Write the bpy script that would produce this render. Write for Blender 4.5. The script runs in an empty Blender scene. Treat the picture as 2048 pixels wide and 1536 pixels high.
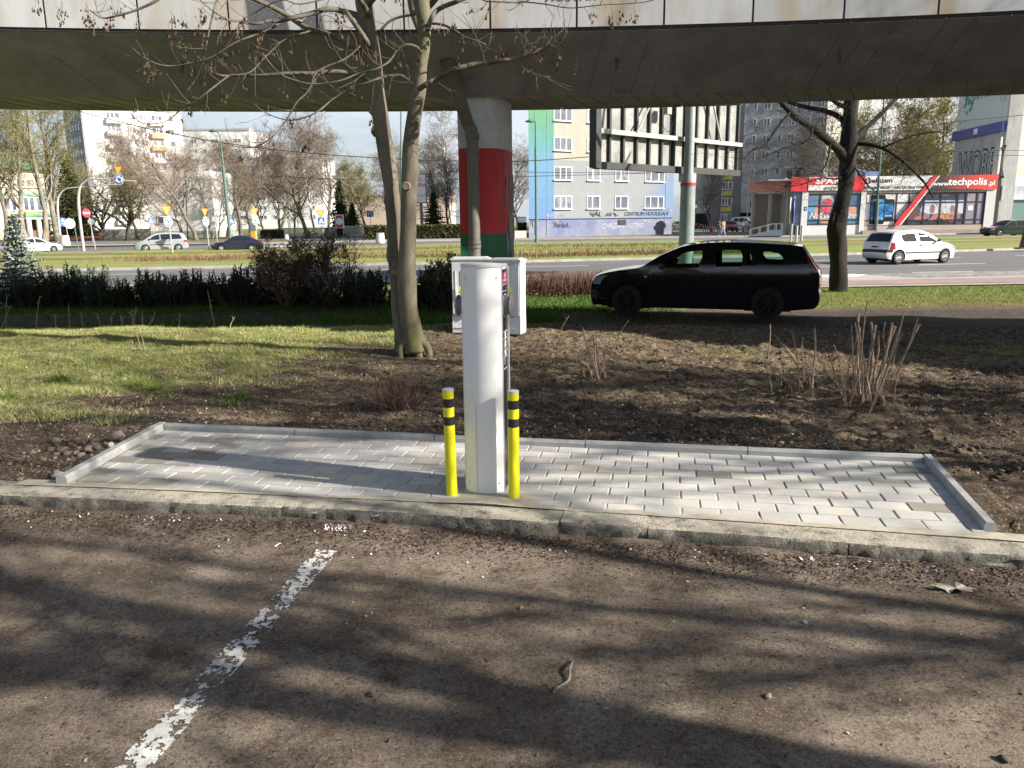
import bpy, bmesh, math, random
import numpy as np
from mathutils import Vector, Matrix
from mathutils.geometry import delaunay_2d_cdt
R_ = math.radians
SC = bpy.context.scene
COL = SC.collection
random.seed(7)
# ---------------------------------------------------------------- camera numbers (used to turn survey angles into places)
FPX, PITCH, ROLL, CAMH = 1571.0, R_(11.8), .012, 1.5
_f = (0, math.cos(PITCH), -math.sin(PITCH)); _u = (0, math.sin(PITCH), math.cos(PITCH)); _r = (1, 0, 0)
_R = [math.cos(ROLL)*_r[i]-math.sin(ROLL)*_u[i] for i in range(3)]
_U = [math.cos(ROLL)*_u[i]+math.sin(ROLL)*_r[i] for i in range(3)]
def ray(px, py):
    a = (px-1024)/FPX; b = -(py-768)/FPX
    return [_f[i]+a*_R[i]+b*_U[i] for i in range(3)]
def gz(px, py, z=-.5):
    d = ray(px, py); t = (z-CAMH)/d[2]; return Vector((d[0]*t, d[1]*t, z))
def at(px, py, Y):
    d = ray(px, py); t = Y/d[1]; return Vector((d[0]*t, Y, CAMH+d[2]*t))
GZ = -.5
SUN_AZ = Vector((.945, -.326, 0)).normalized(); SUN_EL = R_(28)
# ---------------------------------------------------------------- materials
MATS = {}
def nd(nt, t, **kw):
    n = nt.nodes.new(t)
    for k, v in kw.items():
        if k in n.inputs: n.inputs[k].default_value = v
        else: setattr(n, k, v)
    return n
def M(name, col, rough=.8, metal=0, col2=None, scale=4, cmin=.4, cmax=.6, bump=0, bscale=60, spec=.5, detail=6,
      fine=0, coat=0, attr=None, stretch=None, trans=0, alpha=None, col3=None, scale3=1.3, ior=1.45, bdist=.01):
    if name in MATS: return MATS[name]
    m = bpy.data.materials.new(name); m.use_nodes = True; nt = m.node_tree; L = nt.links
    b = nt.nodes['Principled BSDF']
    b.inputs['Base Color'].default_value = (*col, 1); b.inputs['Roughness'].default_value = rough
    b.inputs['Metallic'].default_value = metal; b.inputs['Specular IOR Level'].default_value = spec
    b.inputs['Coat Weight'].default_value = coat; b.inputs['Coat Roughness'].default_value = .05
    b.inputs['Transmission Weight'].default_value = trans; b.inputs['IOR'].default_value = ior
    tc = nd(nt, 'ShaderNodeTexCoord'); co = tc.outputs['Object']
    if stretch:
        mp = nd(nt, 'ShaderNodeMapping'); mp.inputs['Scale'].default_value = stretch
        L.new(co, mp.inputs[0]); co = mp.outputs[0]
    out = None
    if col2 is not None:
        n = nd(nt, 'ShaderNodeTexNoise', Scale=scale, Detail=detail, Roughness=.65); L.new(co, n.inputs['Vector'])
        r = nd(nt, 'ShaderNodeMapRange'); r.inputs[1].default_value = cmin; r.inputs[2].default_value = cmax
        L.new(n.outputs[0], r.inputs[0])
        x = nd(nt, 'ShaderNodeMix', data_type='RGBA'); L.new(r.outputs[0], x.inputs[0])
        x.inputs[6].default_value = (*col, 1); x.inputs[7].default_value = (*col2, 1); out = x.outputs[2]
        if col3 is not None:
            n3 = nd(nt, 'ShaderNodeTexNoise', Scale=scale3, Detail=5); L.new(co, n3.inputs['Vector'])
            r3 = nd(nt, 'ShaderNodeMapRange'); r3.inputs[1].default_value = .52; r3.inputs[2].default_value = .68
            L.new(n3.outputs[0], r3.inputs[0])
            x3 = nd(nt, 'ShaderNodeMix', data_type='RGBA'); L.new(r3.outputs[0], x3.inputs[0])
            L.new(out, x3.inputs[6]); x3.inputs[7].default_value = (*col3, 1); out = x3.outputs[2]
    if attr:
        a = nd(nt, 'ShaderNodeAttribute', attribute_name=attr)
        if out is None: out = a.outputs['Color']
        else:
            x = nd(nt, 'ShaderNodeMix', data_type='RGBA', blend_type='MULTIPLY'); x.inputs[0].default_value = 1
            L.new(out, x.inputs[6]); L.new(a.outputs['Color'], x.inputs[7]); out = x.outputs[2]
    if fine:
        n = nd(nt, 'ShaderNodeTexNoise', Scale=bscale*1.5, Detail=3); L.new(co, n.inputs['Vector'])
        r = nd(nt, 'ShaderNodeMapRange'); r.inputs[1].default_value = .3; r.inputs[2].default_value = .7
        r.inputs[3].default_value = 1-fine; r.inputs[4].default_value = 1+fine; L.new(n.outputs[0], r.inputs[0])
        x = nd(nt, 'ShaderNodeMix', data_type='RGBA', blend_type='MULTIPLY'); x.inputs[0].default_value = 1
        if out is None: x.inputs[6].default_value = (*col, 1)
        else: L.new(out, x.inputs[6])
        L.new(r.outputs[0], x.inputs[7]); out = x.outputs[2]
    if out is not None: L.new(out, b.inputs['Base Color'])
    if bump:
        n = nd(nt, 'ShaderNodeTexNoise', Scale=bscale, Detail=6, Roughness=.7); L.new(co, n.inputs['Vector'])
        bp = nd(nt, 'ShaderNodeBump', Strength=bump, Distance=bdist); L.new(n.outputs[0], bp.inputs['Height'])
        L.new(bp.outputs[0], b.inputs['Normal'])
    MATS[name] = m; return m
# ---------------------------------------------------------------- objects
def tag(o, label=None, cat=None, group=None, kind=None):
    if label: o['label'] = label
    if cat: o['category'] = cat
    if group: o['group'] = group
    if kind: o['kind'] = kind
    return o
def empty(name, loc=(0, 0, 0), rz=0, label=None, cat=None, group=None):
    o = bpy.data.objects.new(name, None); COL.objects.link(o); o.location = loc; o.rotation_euler = (0, 0, rz)
    o.empty_display_size = .2
    return tag(o, label, cat, group)
def link_mesh(name, me, parent=None):
    o = bpy.data.objects.new(name, me); COL.objects.link(o)
    if parent is not None: o.parent = parent
    return o
def copy_tree(o, parent=None):
    c = o.copy(); COL.objects.link(c)
    if parent is not None: c.parent = parent
    for ch in list(o.children): copy_tree(ch, c)
    return c
class MB:
    def __init__(s): s.v = []; s.f = []; s.m = []; s.mi = 0; s.col = []; s.c = None; s.sm = True
    def addv(s, vs):
        b = len(s.v); s.v.extend(tuple(x) for x in vs)
        if s.c is not None: s.col.extend([s.c]*len(vs))
        return b
    def face(s, idx): s.f.append(tuple(idx)); s.m.append(s.mi)
    def poly(s, pts): b = s.addv(pts); s.face(range(b, b+len(pts)))
    def box(s, c, d, rz=0, rx=0, ry=0):
        hx, hy, hz = d[0]/2, d[1]/2, d[2]/2
        vs = [Vector((x, y, z)) for z in (-hz, hz) for y in (-hy, hy) for x in (-hx, hx)]
        if rx or ry or rz:
            m = Matrix.Rotation(rz, 3, 'Z') @ Matrix.Rotation(ry, 3, 'Y') @ Matrix.Rotation(rx, 3, 'X')
            vs = [m @ v for v in vs]
        b = s.addv([v+Vector(c) for v in vs])
        for q in ((0, 2, 3, 1), (4, 5, 7, 6), (0, 1, 5, 4), (1, 3, 7, 5), (3, 2, 6, 7), (2, 0, 4, 6)): s.face([b+i for i in q])
    def tube(s, pts, rad, n=8, cap=True, twist=0, squash=None):
        pts = [Vector(p) for p in pts]
        if not hasattr(rad, '__len__'): rad = [rad]*len(pts)
        k = len(pts); ref = None; rings = []
        for i, p in enumerate(pts):
            t = (pts[min(i+1, k-1)]-pts[max(i-1, 0)])
            if t.length < 1e-9: t = Vector((0, 0, 1))
            t.normalize()
            if ref is None: ref = Vector((1, 0, 0)) if abs(t.x) < .8 else Vector((0, 1, 0))
            a = (ref-t*ref.dot(t))
            if a.length < 1e-6: a = t.orthogonal()
            a.normalize(); ref = a; b2 = t.cross(a)
            vs = []
            for j in range(n):
                an = 2*math.pi*j/n+twist
                r = rad[i]
                if squash: r *= squash(i, j)
                vs.append(p+a*(math.cos(an)*r)+b2*(math.sin(an)*r))
            rings.append(s.addv(vs))
        for i in range(k-1):
            for j in range(n):
                a, b = rings[i], rings[i+1]; j2 = (j+1) % n
                s.face((a+j, a+j2, b+j2, b+j))
        if cap:
            s.face([rings[0]+j for j in reversed(range(n))]); s.face([rings[-1]+j for j in range(n)])
    def cyl(s, p0, p1, r0, r1=None, n=12): s.tube([p0, p1], [r0, r0 if r1 is None else r1], n)
    def lathe(s, prof, n=24, c=(0, 0, 0), axis='z', ang=None):
        c = Vector(c); rings = []
        for (r, h) in prof:
            vs = []
            for j in range(n):
                a = 2*math.pi*j/n; x, y = r*math.cos(a), r*math.sin(a)
                vs.append(c+(Vector((x, y, h)) if axis == 'z' else Vector((x, h, y)) if axis == 'y' else Vector((h, x, y))))
            rings.append(s.addv(vs))
        for i in range(len(prof)-1):
            for j in range(n):
                a, b = rings[i], rings[i+1]; j2 = (j+1) % n; s.face((a+j, a+j2, b+j2, b+j))
    def prism(s, poly, z0, z1, bottom=True):
        n = len(poly); a = s.addv([(p[0], p[1], z0) for p in poly]); b = s.addv([(p[0], p[1], z1) for p in poly])
        for j in range(n): j2 = (j+1) % n; s.face((a+j, a+j2, b+j2, b+j))
        s.face([b+j for j in range(n)])
        if bottom: s.face([a+j for j in reversed(range(n))])
    def build(s, name, mats, parent=None, smooth=None, loc=None, rz=0):
        me = bpy.data.meshes.new(name); me.from_pydata(s.v, [], s.f)
        if not isinstance(mats, (list, tuple)): mats = [mats]
        for m in mats: me.materials.append(m)
        me.polygons.foreach_set('material_index', s.m)
        if s.col and len(s.col) == len(s.v):
            a = me.color_attributes.new('tint', 'FLOAT_COLOR', 'POINT')
            a.data.foreach_set('color', np.array([(*c, 1) for c in s.col], dtype=np.float32).ravel())
        if smooth is not None: me.shade_smooth() if smooth >= 180 else shade_auto(me, smooth)
        me.update()
        o = link_mesh(name, me, parent)
        if loc is not None: o.location = loc
        if rz: o.rotation_euler = (0, 0, rz)
        return o
def shade_auto(me, deg):
    me.shade_smooth()
    try: me.set_sharp_from_angle(angle=R_(deg))
    except Exception: pass
def np_mesh(name, V, F, mats, parent=None, col=None, smooth=False, mi=None):
    V = np.asarray(V, dtype=np.float32); F = np.asarray(F, dtype=np.int32); k = F.shape[1]
    me = bpy.data.meshes.new(name); me.vertices.add(len(V)); me.vertices.foreach_set('co', V.ravel())
    me.loops.add(F.size); me.loops.foreach_set('vertex_index', F.ravel())
    me.polygons.add(len(F)); me.polygons.foreach_set('loop_start', np.arange(0, F.size, k, dtype=np.int32))
    me.polygons.foreach_set('loop_total', np.full(len(F), k, dtype=np.int32))
    if not isinstance(mats, (list, tuple)): mats = [mats]
    for m in mats: me.materials.append(m)
    if mi is not None: me.polygons.foreach_set('material_index', np.asarray(mi, dtype=np.int32))
    if col is not None:
        a = me.color_attributes.new('tint', 'FLOAT_COLOR', 'POINT'); c = np.ones((len(V), 4), dtype=np.float32)
        c[:, :3] = col; a.data.foreach_set('color', c.ravel())
    if smooth: me.polygons.foreach_set('use_smooth', np.ones(len(F), dtype=bool))
    me.update(calc_edges=True); me.validate()
    return link_mesh(name, me, parent)
# numpy value noise
def _h(ix, iy, s):
    n = (ix.astype(np.int64)*374761393+iy.astype(np.int64)*668265263+s*1442695041) & 0xffffffff
    n = ((n ^ (n >> 13))*1274126177) & 0xffffffff
    return ((n ^ (n >> 16)) & 0xffff)/65535.0
def vnoise(x, y, s=0):
    ix = np.floor(x); iy = np.floor(y); fx = x-ix; fy = y-iy; fx = fx*fx*(3-2*fx); fy = fy*fy*(3-2*fy)
    ix = ix.astype(np.int64)+100000; iy = iy.astype(np.int64)+100000
    a = _h(ix, iy, s); b = _h(ix+1, iy, s); c = _h(ix, iy+1, s); d = _h(ix+1, iy+1, s)
    return (a*(1-fx)+b*fx)*(1-fy)+(c*(1-fx)+d*fx)*fy
def fbm(x, y, sc, o=4, s=0, g=.5):
    t = 0; a = 1; w = 0
    for i in range(o): t = t+a*vnoise(x*sc+17.3*i, y*sc-9.1*i, s+i); w += a; a *= g; sc *= 2.03
    return t/w-.5
def sstep(a, b, x): t = np.clip((x-a)/(b-a), 0, 1); return t*t*(3-2*t)
TXT_N = 0
def text(s, name, mat, parent, loc, size, rot, shear=0, bold=0, extrude=.004, align='CENTER', sx=1, font_space=1):
    cu = bpy.data.curves.new('tmp', 'FONT'); cu.body = s; cu.size = size; cu.extrude = extrude; cu.shear = shear; cu.offset = bold
    cu.align_x = align; cu.align_y = 'CENTER'; cu.resolution_u = 3; cu.space_character = font_space
    t = bpy.data.objects.new('tmp', cu); COL.objects.link(t)
    dg = bpy.context.evaluated_depsgraph_get(); dg.update()
    me = bpy.data.meshes.new_from_object(t.evaluated_get(dg)); bpy.data.objects.remove(t); bpy.data.curves.remove(cu)
    me.materials.clear(); me.materials.append(mat); me.name = name
    o = link_mesh(name, me, parent); o.location = loc; o.rotation_euler = rot; o.scale = (sx, 1, 1)
    return o
# ================================================================ SETTING: ground, lot, kerb, pad, roads
def yk(x):
    x = np.asarray(x, dtype=float); c = np.clip(x, -3.2, 3.2)
    s = -.195-.024*c
    return 3.78-.195*c-.012*c*c+s*(x-c)
PAD = [Vector((-2.62, 4.48)), Vector((2.27, 3.54)), Vector((2.54, 4.65)), Vector((-2.60, 5.67))]
def in_pad(x, y, m=0):
    r = np.ones_like(x, dtype=bool)
    for i in range(4):
        a = PAD[i]; b = PAD[(i+1) % 4]; e = (b-a).normalized()
        r &= ((x-a.x)*(-e.y)+(y-a.y)*e.x) > -m
    return r
def edge_profile(y):
    return np.interp(y, [4, 6, 10.5, 11.6, 12.6, 15, 18, 21, 400], [0, 0, .01, -.02, -.17, -.36, -.46, -.5, -.5])
STUMP = [gz(1745, 812, 0), gz(1590, 778, 0), gz(1195, 752, 0), gz(790, 812, 0)]
def soil_h(x, y, fine=True):
    x = np.asarray(x, dtype=float); y = np.asarray(y, dtype=float)
    ys = y+.12*x*np.clip((y-6)/6, 0, 1)*np.where(x > 0, 1.6, .15)
    z = edge_profile(ys)-.02
    near = np.clip((22-y)/8, 0, 1)
    z = z+near*fbm(x, y, .9, 3, 5)*.10*np.clip((y-4.5)/2, .3, 1)
    for s, (a, w) in zip(STUMP, ((.10, .35), (.06, .3), (.03, .3), (.04, .4))):
        z = z+a*np.exp(-((x-s.x)**2+(y-s.y)**2)/(w*w))
    if fine:
        soil = sstep(-.12, .12, (x+1.0)*.18+fbm(x, y, .7, 3, 11)*1.2-np.clip(y-9.5, 0, 9)*.02)
        nn = np.clip((15-y)/5, 0, 1)
        z = z+nn*(.4+.6*soil)*(np.abs(fbm(x, y, 5, 3, 21, .6))*.13+np.abs(fbm(x, y, 15, 4, 31, .7))*.085-.035)
    yy = yk(x)
    z = np.where(y < yy+.3, np.minimum(z, -.03-.0*z), z)
    z = np.where(y < yy+.1, -.25, z)
    z = np.where(in_pad(x, y, .02), -.09, z)
    z = np.where((~in_pad(x, y, .03)) & in_pad(x, y, .22) & (y > yy+.46), np.clip(z, .012, .034), z)
    z = np.where((y < yy+.46) & in_pad(x, y, .12), np.minimum(z, -.03), z)
    z = np.where(y < -8, -.25, z)
    return z
def masks(x, y):
    # what grows or lies where: R grass cover, G dry straw/leaf litter, B packed path earth
    n1 = fbm(x, y, .55, 4, 41); n2 = fbm(x, y, 2.2, 4, 51)
    g = sstep(-.05, .75, -(x+2.1)*.24+(y-8.3)*.30*np.where(x < 0, 1, .3)+n1*1.9+n2*1.1)*(y > 5.6)*(x < 1.8)
    g = g*np.where(x < -1.2, 1, .35)*(1-sstep(12.0, 12.8, y)*.75)
    edge = np.exp(-((y-(9.2-.26*(x-3)))/.8)**2)*(x > 2.2)
    g = np.maximum(g, edge*sstep(-.2, .15, n2+n1)*.7)
    v = sstep(16.6, 18.6, y+n1*2)*(x > 4)+sstep(13.5, 14.5, y+n1)*(x <= 4)
    g = np.maximum(g, v*(y < 26)*.95)
    g = np.where(y > 26, .9, g)
    lot = sstep(13.9, 14.5, y+n1)*(1-sstep(16.9, 17.8, y+n1))*(1-sstep(-4.2, -2.6, x+n1*2))+sstep(11.4-.3*0, 12.6, y+n1+.2*x)*(1-sstep(16.0, 17.4, y+n1*2))*(x >= 1)
    g = g*(1-np.clip(lot, 0, 1)*.93)
    s = sstep(-.1, .25, fbm(x, y, 1.3, 4, 61)+.02+np.clip((y-6.6)*.09, -.1, .3))
    s = np.where((y > 16.5) & (y < 21.5) & (x > 3), np.maximum(s, .8), s)
    return np.clip(g, 0, 1), s, np.clip(lot, 0, 1)
def axis_pts(lo, hi, fine_lo, fine_hi, d):
    a = list(np.arange(fine_lo, fine_hi+1e-6, d)); s = d; v = fine_hi
    while v < hi: s *= 1.13; v += s; a.append(min(v, hi))
    s = d; v = fine_lo; b = []
    while v > lo: s *= 1.13; v -= s; b.append(max(v, lo))
    return np.array(b[::-1]+a)
def ground_material():
    m = bpy.data.materials.new('ground_soil_and_grass'); m.use_nodes = True; nt = m.node_tree; L = nt.links
    b = nt.nodes['Principled BSDF']; b.inputs['Roughness'].default_value = .95; b.inputs['Specular IOR Level'].default_value = .15
    tc = nd(nt, 'ShaderNodeTexCoord'); co = tc.outputs['Object']
    def noise(sc, det=6, ro=.65):
        n = nd(nt, 'ShaderNodeTexNoise', Scale=sc, Detail=det, Roughness=ro); L.new(co, n.inputs['Vector']); return n.outputs[0]
    def rng(s, a, b2, c=0, d=1):
        r = nd(nt, 'ShaderNodeMapRange'); L.new(s, r.inputs[0])
        for i, v in enumerate((a, b2, c, d)): r.inputs[i+1].default_value = v
        return r.outputs[0]
    def mix(f, a, c):
        x = nd(nt, 'ShaderNodeMix', data_type='RGBA')
        if isinstance(f, float): x.inputs[0].default_value = f
        else: L.new(f, x.inputs[0])
        for i, q in ((6, a), (7, c)):
            if isinstance(q, tuple): x.inputs[i].default_value = (*q, 1)
            else: L.new(q, x.inputs[i])
        return x.outputs[2]
    at_ = nd(nt, 'ShaderNodeAttribute', attribute_name='tint'); sp = nd(nt, 'ShaderNodeSeparateColor'); L.new(at_.outputs['Color'], sp.inputs[0])
    soil = mix(rng(noise(9), .35, .65), (.028, .020, .014), (.095, .070, .050))
    soil = mix(rng(noise(60, 4), .52, .66), soil, (.30, .235, .17))
    soil = mix(rng(noise(38, 5, .8), .54, .66), soil, (.022, .016, .012))
    soil = mix(rng(noise(2.2, 5), .50, .62), soil, (.055, .040, .030))
    straw = mix(rng(noise(45, 5), .4, .6), (.11, .08, .05), (.33, .26, .17))
    grass = mix(rng(noise(3), .35, .65), (.12, .17, .03), (.26, .28, .08))
    grass = mix(rng(noise(26, 8, .8), .50, .64), grass, (.30, .25, .13))
    grass = mix(rng(noise(34, 8, .8), .55, .68), grass, (.04, .04, .018))
    def mul(a, c):
        x = nd(nt, 'ShaderNodeMath', operation='MULTIPLY'); L.new(a, x.inputs[0]); L.new(c, x.inputs[1]); return x.outputs[0]
    c = mix(mul(rng(noise(14, 6, .7), .42, .60), sp.outputs[1]), soil, straw)
    gadd = nd(nt, 'ShaderNodeMath', operation='ADD'); L.new(sp.outputs[0], gadd.inputs[0]); L.new(rng(noise(11, 6, .75), .3, .7, -.35, .35), gadd.inputs[1])
    c = mix(rng(gadd.outputs[0], .35, .75), c, grass)
    path = mix(rng(noise(6), .4, .6), (.05, .042, .034), (.09, .075, .06))
    c = mix(mul(sp.outputs[2], rng(noise(8), .3, .5, .6, 1)), c, path)
    L.new(c, b.inputs['Base Color'])
    bp = nd(nt, 'ShaderNodeBump', Strength=.9, Distance=.02); L.new(noise(55, 8, .75), bp.inputs['Height']); L.new(bp.outputs[0], b.inputs['Normal'])
    return m
GMAT = ground_material()
def make_ground():
    X = axis_pts(-520, 520, -8.5, 8.5, .034); Y = axis_pts(-60, 620, 3.2, 13.4, .034)
    gx, gy = np.meshgrid(X, Y); x = gx.ravel(); y = gy.ravel(); z = soil_h(x, y)
    g, s, p = masks(x, y)
    nx, ny = len(X), len(Y); i = np.arange((ny-1)*(nx-1)); a = (i//(nx-1))*nx+i % (nx-1)
    F = np.stack([a, a+1, a+nx+1, a+nx], 1)
    o = np_mesh('ground', np.stack([x, y, z], 1), F, GMAT, col=np.stack([g, s, p], 1), smooth=True)
    tag(o, kind='structure')
make_ground()
def strip(name, left, right, z, mat, sub=1, kind='structure', noise=0):
    # a sheet between two polylines with equal point counts
    mb = MB(); mb.addv([(p[0], p[1], z) for p in left]); n = len(left); mb.addv([(p[0], p[1], z) for p in right])
    for i in range(n-1): mb.face((i, i+1, n+i+1, n+i))
    return tag(mb.build(name, mat), kind=kind)
# ---- parking lot, worn dusty asphalt
def lot_material():
    m = bpy.data.materials.new('dusty_asphalt'); m.use_nodes = True; nt = m.node_tree; L = nt.links
    b = nt.nodes['Principled BSDF']; b.inputs['Roughness'].default_value = .93; b.inputs['Specular IOR Level'].default_value = .2
    tc = nd(nt, 'ShaderNodeTexCoord'); co = tc.outputs['Object']
    def noise(sc, det=6, ro=.65):
        n = nd(nt, 'ShaderNodeTexNoise', Scale=sc, Detail=det, Roughness=ro); L.new(co, n.inputs['Vector']); return n.outputs[0]
    def rng(s, a, b2, c=0, d=1):
        r = nd(nt, 'ShaderNodeMapRange'); L.new(s, r.inputs[0])
        for i, v in enumerate((a, b2, c, d)): r.inputs[i+1].default_value = v
        return r.outputs[0]
    def mix(f, a, c, bt='MIX'):
        x = nd(nt, 'ShaderNodeMix', data_type='RGBA', blend_type=bt); L.new(f, x.inputs[0]) if not isinstance(f, float) else setattr(x.inputs[0], 'default_value', f)
        for i, q in ((6, a), (7, c)):
            if isinstance(q, tuple): x.inputs[i].default_value = (*q, 1)
            else: L.new(q, x.inputs[i])
        return x.outputs[2]
    base = mix(rng(noise(1.1, 7), .38, .62), (.105, .081, .061), (.245, .200, .156))
    base = mix(rng(noise(3.2, 9, .8), .47, .63), base, (.062, .044, .032))
    vor = nd(nt, 'ShaderNodeTexVoronoi', Scale=240.0); L.new(co, vor.inputs['Vector'])
    grit = rng(noise(120, 8, .85), .38, .62, .32, 1.95)
    base = mix(1.0, base, grit, 'MULTIPLY')
    n3 = noise(80, 4, .75)
    base = mix(rng(n3, .56, .70, 0, .8), base, (.33, .28, .225))
    base = mix(rng(noise(60, 3, .65), .57, .66, 0, .85), base, (.04, .03, .023))
    base = mix(rng(noise(.8, 4), .56, .7, 0, .55), base, (.22, .18, .12))
    L.new(base, b.inputs['Base Color'])
    ad = nd(nt, 'ShaderNodeMath', operation='MULTIPLY_ADD'); L.new(vor.outputs['Distance'], ad.inputs[0]); ad.inputs[1].default_value = -.3; L.new(noise(110, 8, .85), ad.inputs[2])
    bp = nd(nt, 'ShaderNodeBump', Strength=1.0, Distance=.009); L.new(ad.outputs[0], bp.inputs['Height']); L.new(bp.outputs[0], b.inputs['Normal'])
    return m
def lot_z(x, y): return -.066+fbm(x, y, .6, 3, 71)*.02+fbm(x, y, 9, 3, 73)*.006
def make_lot():
    X = axis_pts(-40, 40, -4.5, 4.5, .04); T = axis_pts(-60, .1, -2.8, .08, .04)
    gx, t = np.meshgrid(X, T); x = gx.ravel(); y = yk(x)+t.ravel(); z = lot_z(x, y)+.012*np.exp(-(t.ravel()/.08)**2)*(.6+fbm(x, y, 5, 3, 77)*2)
    nx, ny = len(X), len(T); i = np.arange((ny-1)*(nx-1)); a = (i//(nx-1))*nx+i % (nx-1)
    tag(np_mesh('parking_lot', np.stack([x, y, z], 1), np.stack([a, a+1, a+nx+1, a+nx], 1), lot_material(), smooth=True), kind='structure')
make_lot()
# painted bay line, flaking: small chips of thermoplastic on the asphalt
def make_line():
    p0 = gz(655, 1100, -.066); p1 = gz(255, 1545, -.066); d = (p1-p0); Ln = d.length; d.normalize(); n = Vector((-d.y, d.x, 0))
    ext = 2.6; c = .006; nu = int((Ln+ext)/c); nv = int(.118/c)
    u, v = np.meshgrid(np.arange(nu)*c, (np.arange(nv)-nv/2+.5)*c); u = u.ravel(); v = v.ravel()
    a = fbm(u*1.0, v*1.0, 34, 5, 81, .68); e = fbm(u, v*0+3, 5, 3, 83)
    wear = np.interp(u, [0, .12, .3, .6, .85, 1.1, 1.25, 1.5, 2.2, 9], [.02, .06, .1, -.03, .04, -.06, -.02, .10, .14, .14])
    keep = a+wear-.045+fbm(u, v, 90, 2, 85)*.22 > np.abs(v)*1.5-.055+e*.14
    u = u[keep]; v = v[keep]; k = len(u); q = []
    for (du, dv) in ((-.5, -.5), (.5, -.5), (.5, .5), (-.5, .5)):
        X = p0.x+d.x*(u+du*c)+n.x*(v+dv*c); Y = p0.y+d.y*(u+du*c)+n.y*(v+dv*c)
        X = X+(vnoise(X*400, Y*400, 3)-.5)*.004; Y = Y+(vnoise(X*400+9, Y*400, 5)-.5)*.004
        q.append(np.stack([X, Y, lot_z(X, Y)+.0035], 1))
    V = np.stack(q, 1).reshape(-1, 3); F = np.arange(k*4).reshape(-1, 4)
    o = np_mesh('painted_line', V, F, M('flaking_white_paint', (.62, .62, .60), .8, col2=(.45, .44, .42), scale=30, bump=.4, bscale=200))
    tag(o, kind='structure')
make_line()
# ---- old kerb stones along the lot
def make_kerb():
    mat = M('old_kerb_concrete', (.19, .175, .145), .97, col2=(.095, .088, .074), scale=7, bump=1, bscale=70, fine=.45, col3=(.27, .245, .20), scale3=4, bdist=.014)
    js = [-15, -12.2, -9.2, -6.2, -3.2, -2.16, -1.25, -.29, .23, .66, 1.57, 2.5, 3.5, 6.5, 9.5, 12.5, 15.5, 20]
    V = []; F = []
    rows = [(.006, -.16), (.0, -.075), (-.002, -.05), (.0, -.028), (.003, -.010), (.014, -.001), (.05, .0), (.09, .0), (.12, .0), (.15, -.002), (.175, -.004), (.205, -.008), (.209, -.05)]
    cr = [(.014, -.16), (.014, -.03), (.026, -.010), (.06, -.005), (.26, -.004)]; xs = np.linspace(js[0], js[-1], 900)
    for i, x in enumerate(xs):
        s = -.195-.024*max(-3.2, min(3.2, x)); L_ = math.hypot(1, s)
        for t, z in cr: V.append((x-s/L_*t, float(yk(x))+t/L_, z))
        if i:
            for k in range(4): p = (i-1)*5+k; F.append((p, p+5, p+6, p+1))
    for a, b in zip(js[:-1], js[1:]):
        g = .004+.005*random.random(); xs = np.linspace(a+g/2, b-g/2, max(3, int((b-a)/.022))); base = len(V); dz = random.uniform(-.006, .004)
        for x in xs:
            end = min(x-a, b-x); er = math.exp(-end/.03)
            s = -.195-.024*max(-3.2, min(3.2, x)); L_ = math.hypot(1, s); nx, ny = -s/L_, 1/L_
            for k, (t, z) in enumerate(rows):
                nz = float(fbm(np.array(x*1.0), np.array(t*1.0+z), 16, 3, 91))
                nn2 = float(fbm(np.array(x*1.0), np.array(z*1.0), 50, 2, 93))
                ero = (.034 if k < 5 else .010)*(abs(nz)*2)+.022*nn2*(k < 6)
                chip = .06*max(0, float(vnoise(np.array(x*2.3), np.array(3.1), 97))-.72) if k in (3, 4, 5) else 0
                tt = t+ero*.7+chip*.6+er*.006*(k < 6); zz = z-ero*.45*(k in (4, 5))-chip*.6-er*.003*(k in (4, 5, 6, 7, 8, 9))+dz+(.006*nn2 if k > 5 else 0)
                V.append((x+nx*tt, float(yk(x))+ny*tt, zz))
        m = len(rows)
        for i in range(len(xs)-1):
            for k in range(m-1):
                p = base+i*m+k; F.append((p, p+m, p+m+1, p+1))
        F.append(tuple(base+k for k in range(m)) ); F.append(tuple(base+(len(xs)-1)*m+k for k in reversed(range(m))))
    nt = mat.node_tree; L = nt.links; b = nt.nodes['Principled BSDF']; src = b.inputs['Base Color'].links[0].from_socket
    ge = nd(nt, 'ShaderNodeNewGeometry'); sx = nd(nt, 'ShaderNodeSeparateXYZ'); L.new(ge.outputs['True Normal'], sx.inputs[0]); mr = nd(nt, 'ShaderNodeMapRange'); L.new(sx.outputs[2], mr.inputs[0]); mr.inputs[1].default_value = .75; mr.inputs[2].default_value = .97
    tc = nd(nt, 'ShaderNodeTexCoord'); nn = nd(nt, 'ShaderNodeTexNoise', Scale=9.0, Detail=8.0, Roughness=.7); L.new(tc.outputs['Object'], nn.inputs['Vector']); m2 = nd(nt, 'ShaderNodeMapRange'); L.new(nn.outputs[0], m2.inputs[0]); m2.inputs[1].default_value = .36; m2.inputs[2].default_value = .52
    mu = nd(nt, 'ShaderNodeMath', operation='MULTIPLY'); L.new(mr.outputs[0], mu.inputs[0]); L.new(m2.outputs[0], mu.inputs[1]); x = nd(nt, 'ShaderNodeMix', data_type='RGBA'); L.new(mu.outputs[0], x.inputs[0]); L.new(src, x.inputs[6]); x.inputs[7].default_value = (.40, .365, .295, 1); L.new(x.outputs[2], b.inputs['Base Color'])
    me = bpy.data.meshes.new('kerb'); me.from_pydata(V, [], F); me.materials.append(mat); shade_auto(me, 50); me.update()
    tag(link_mesh('kerb', me), kind='structure')
make_kerb()
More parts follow.
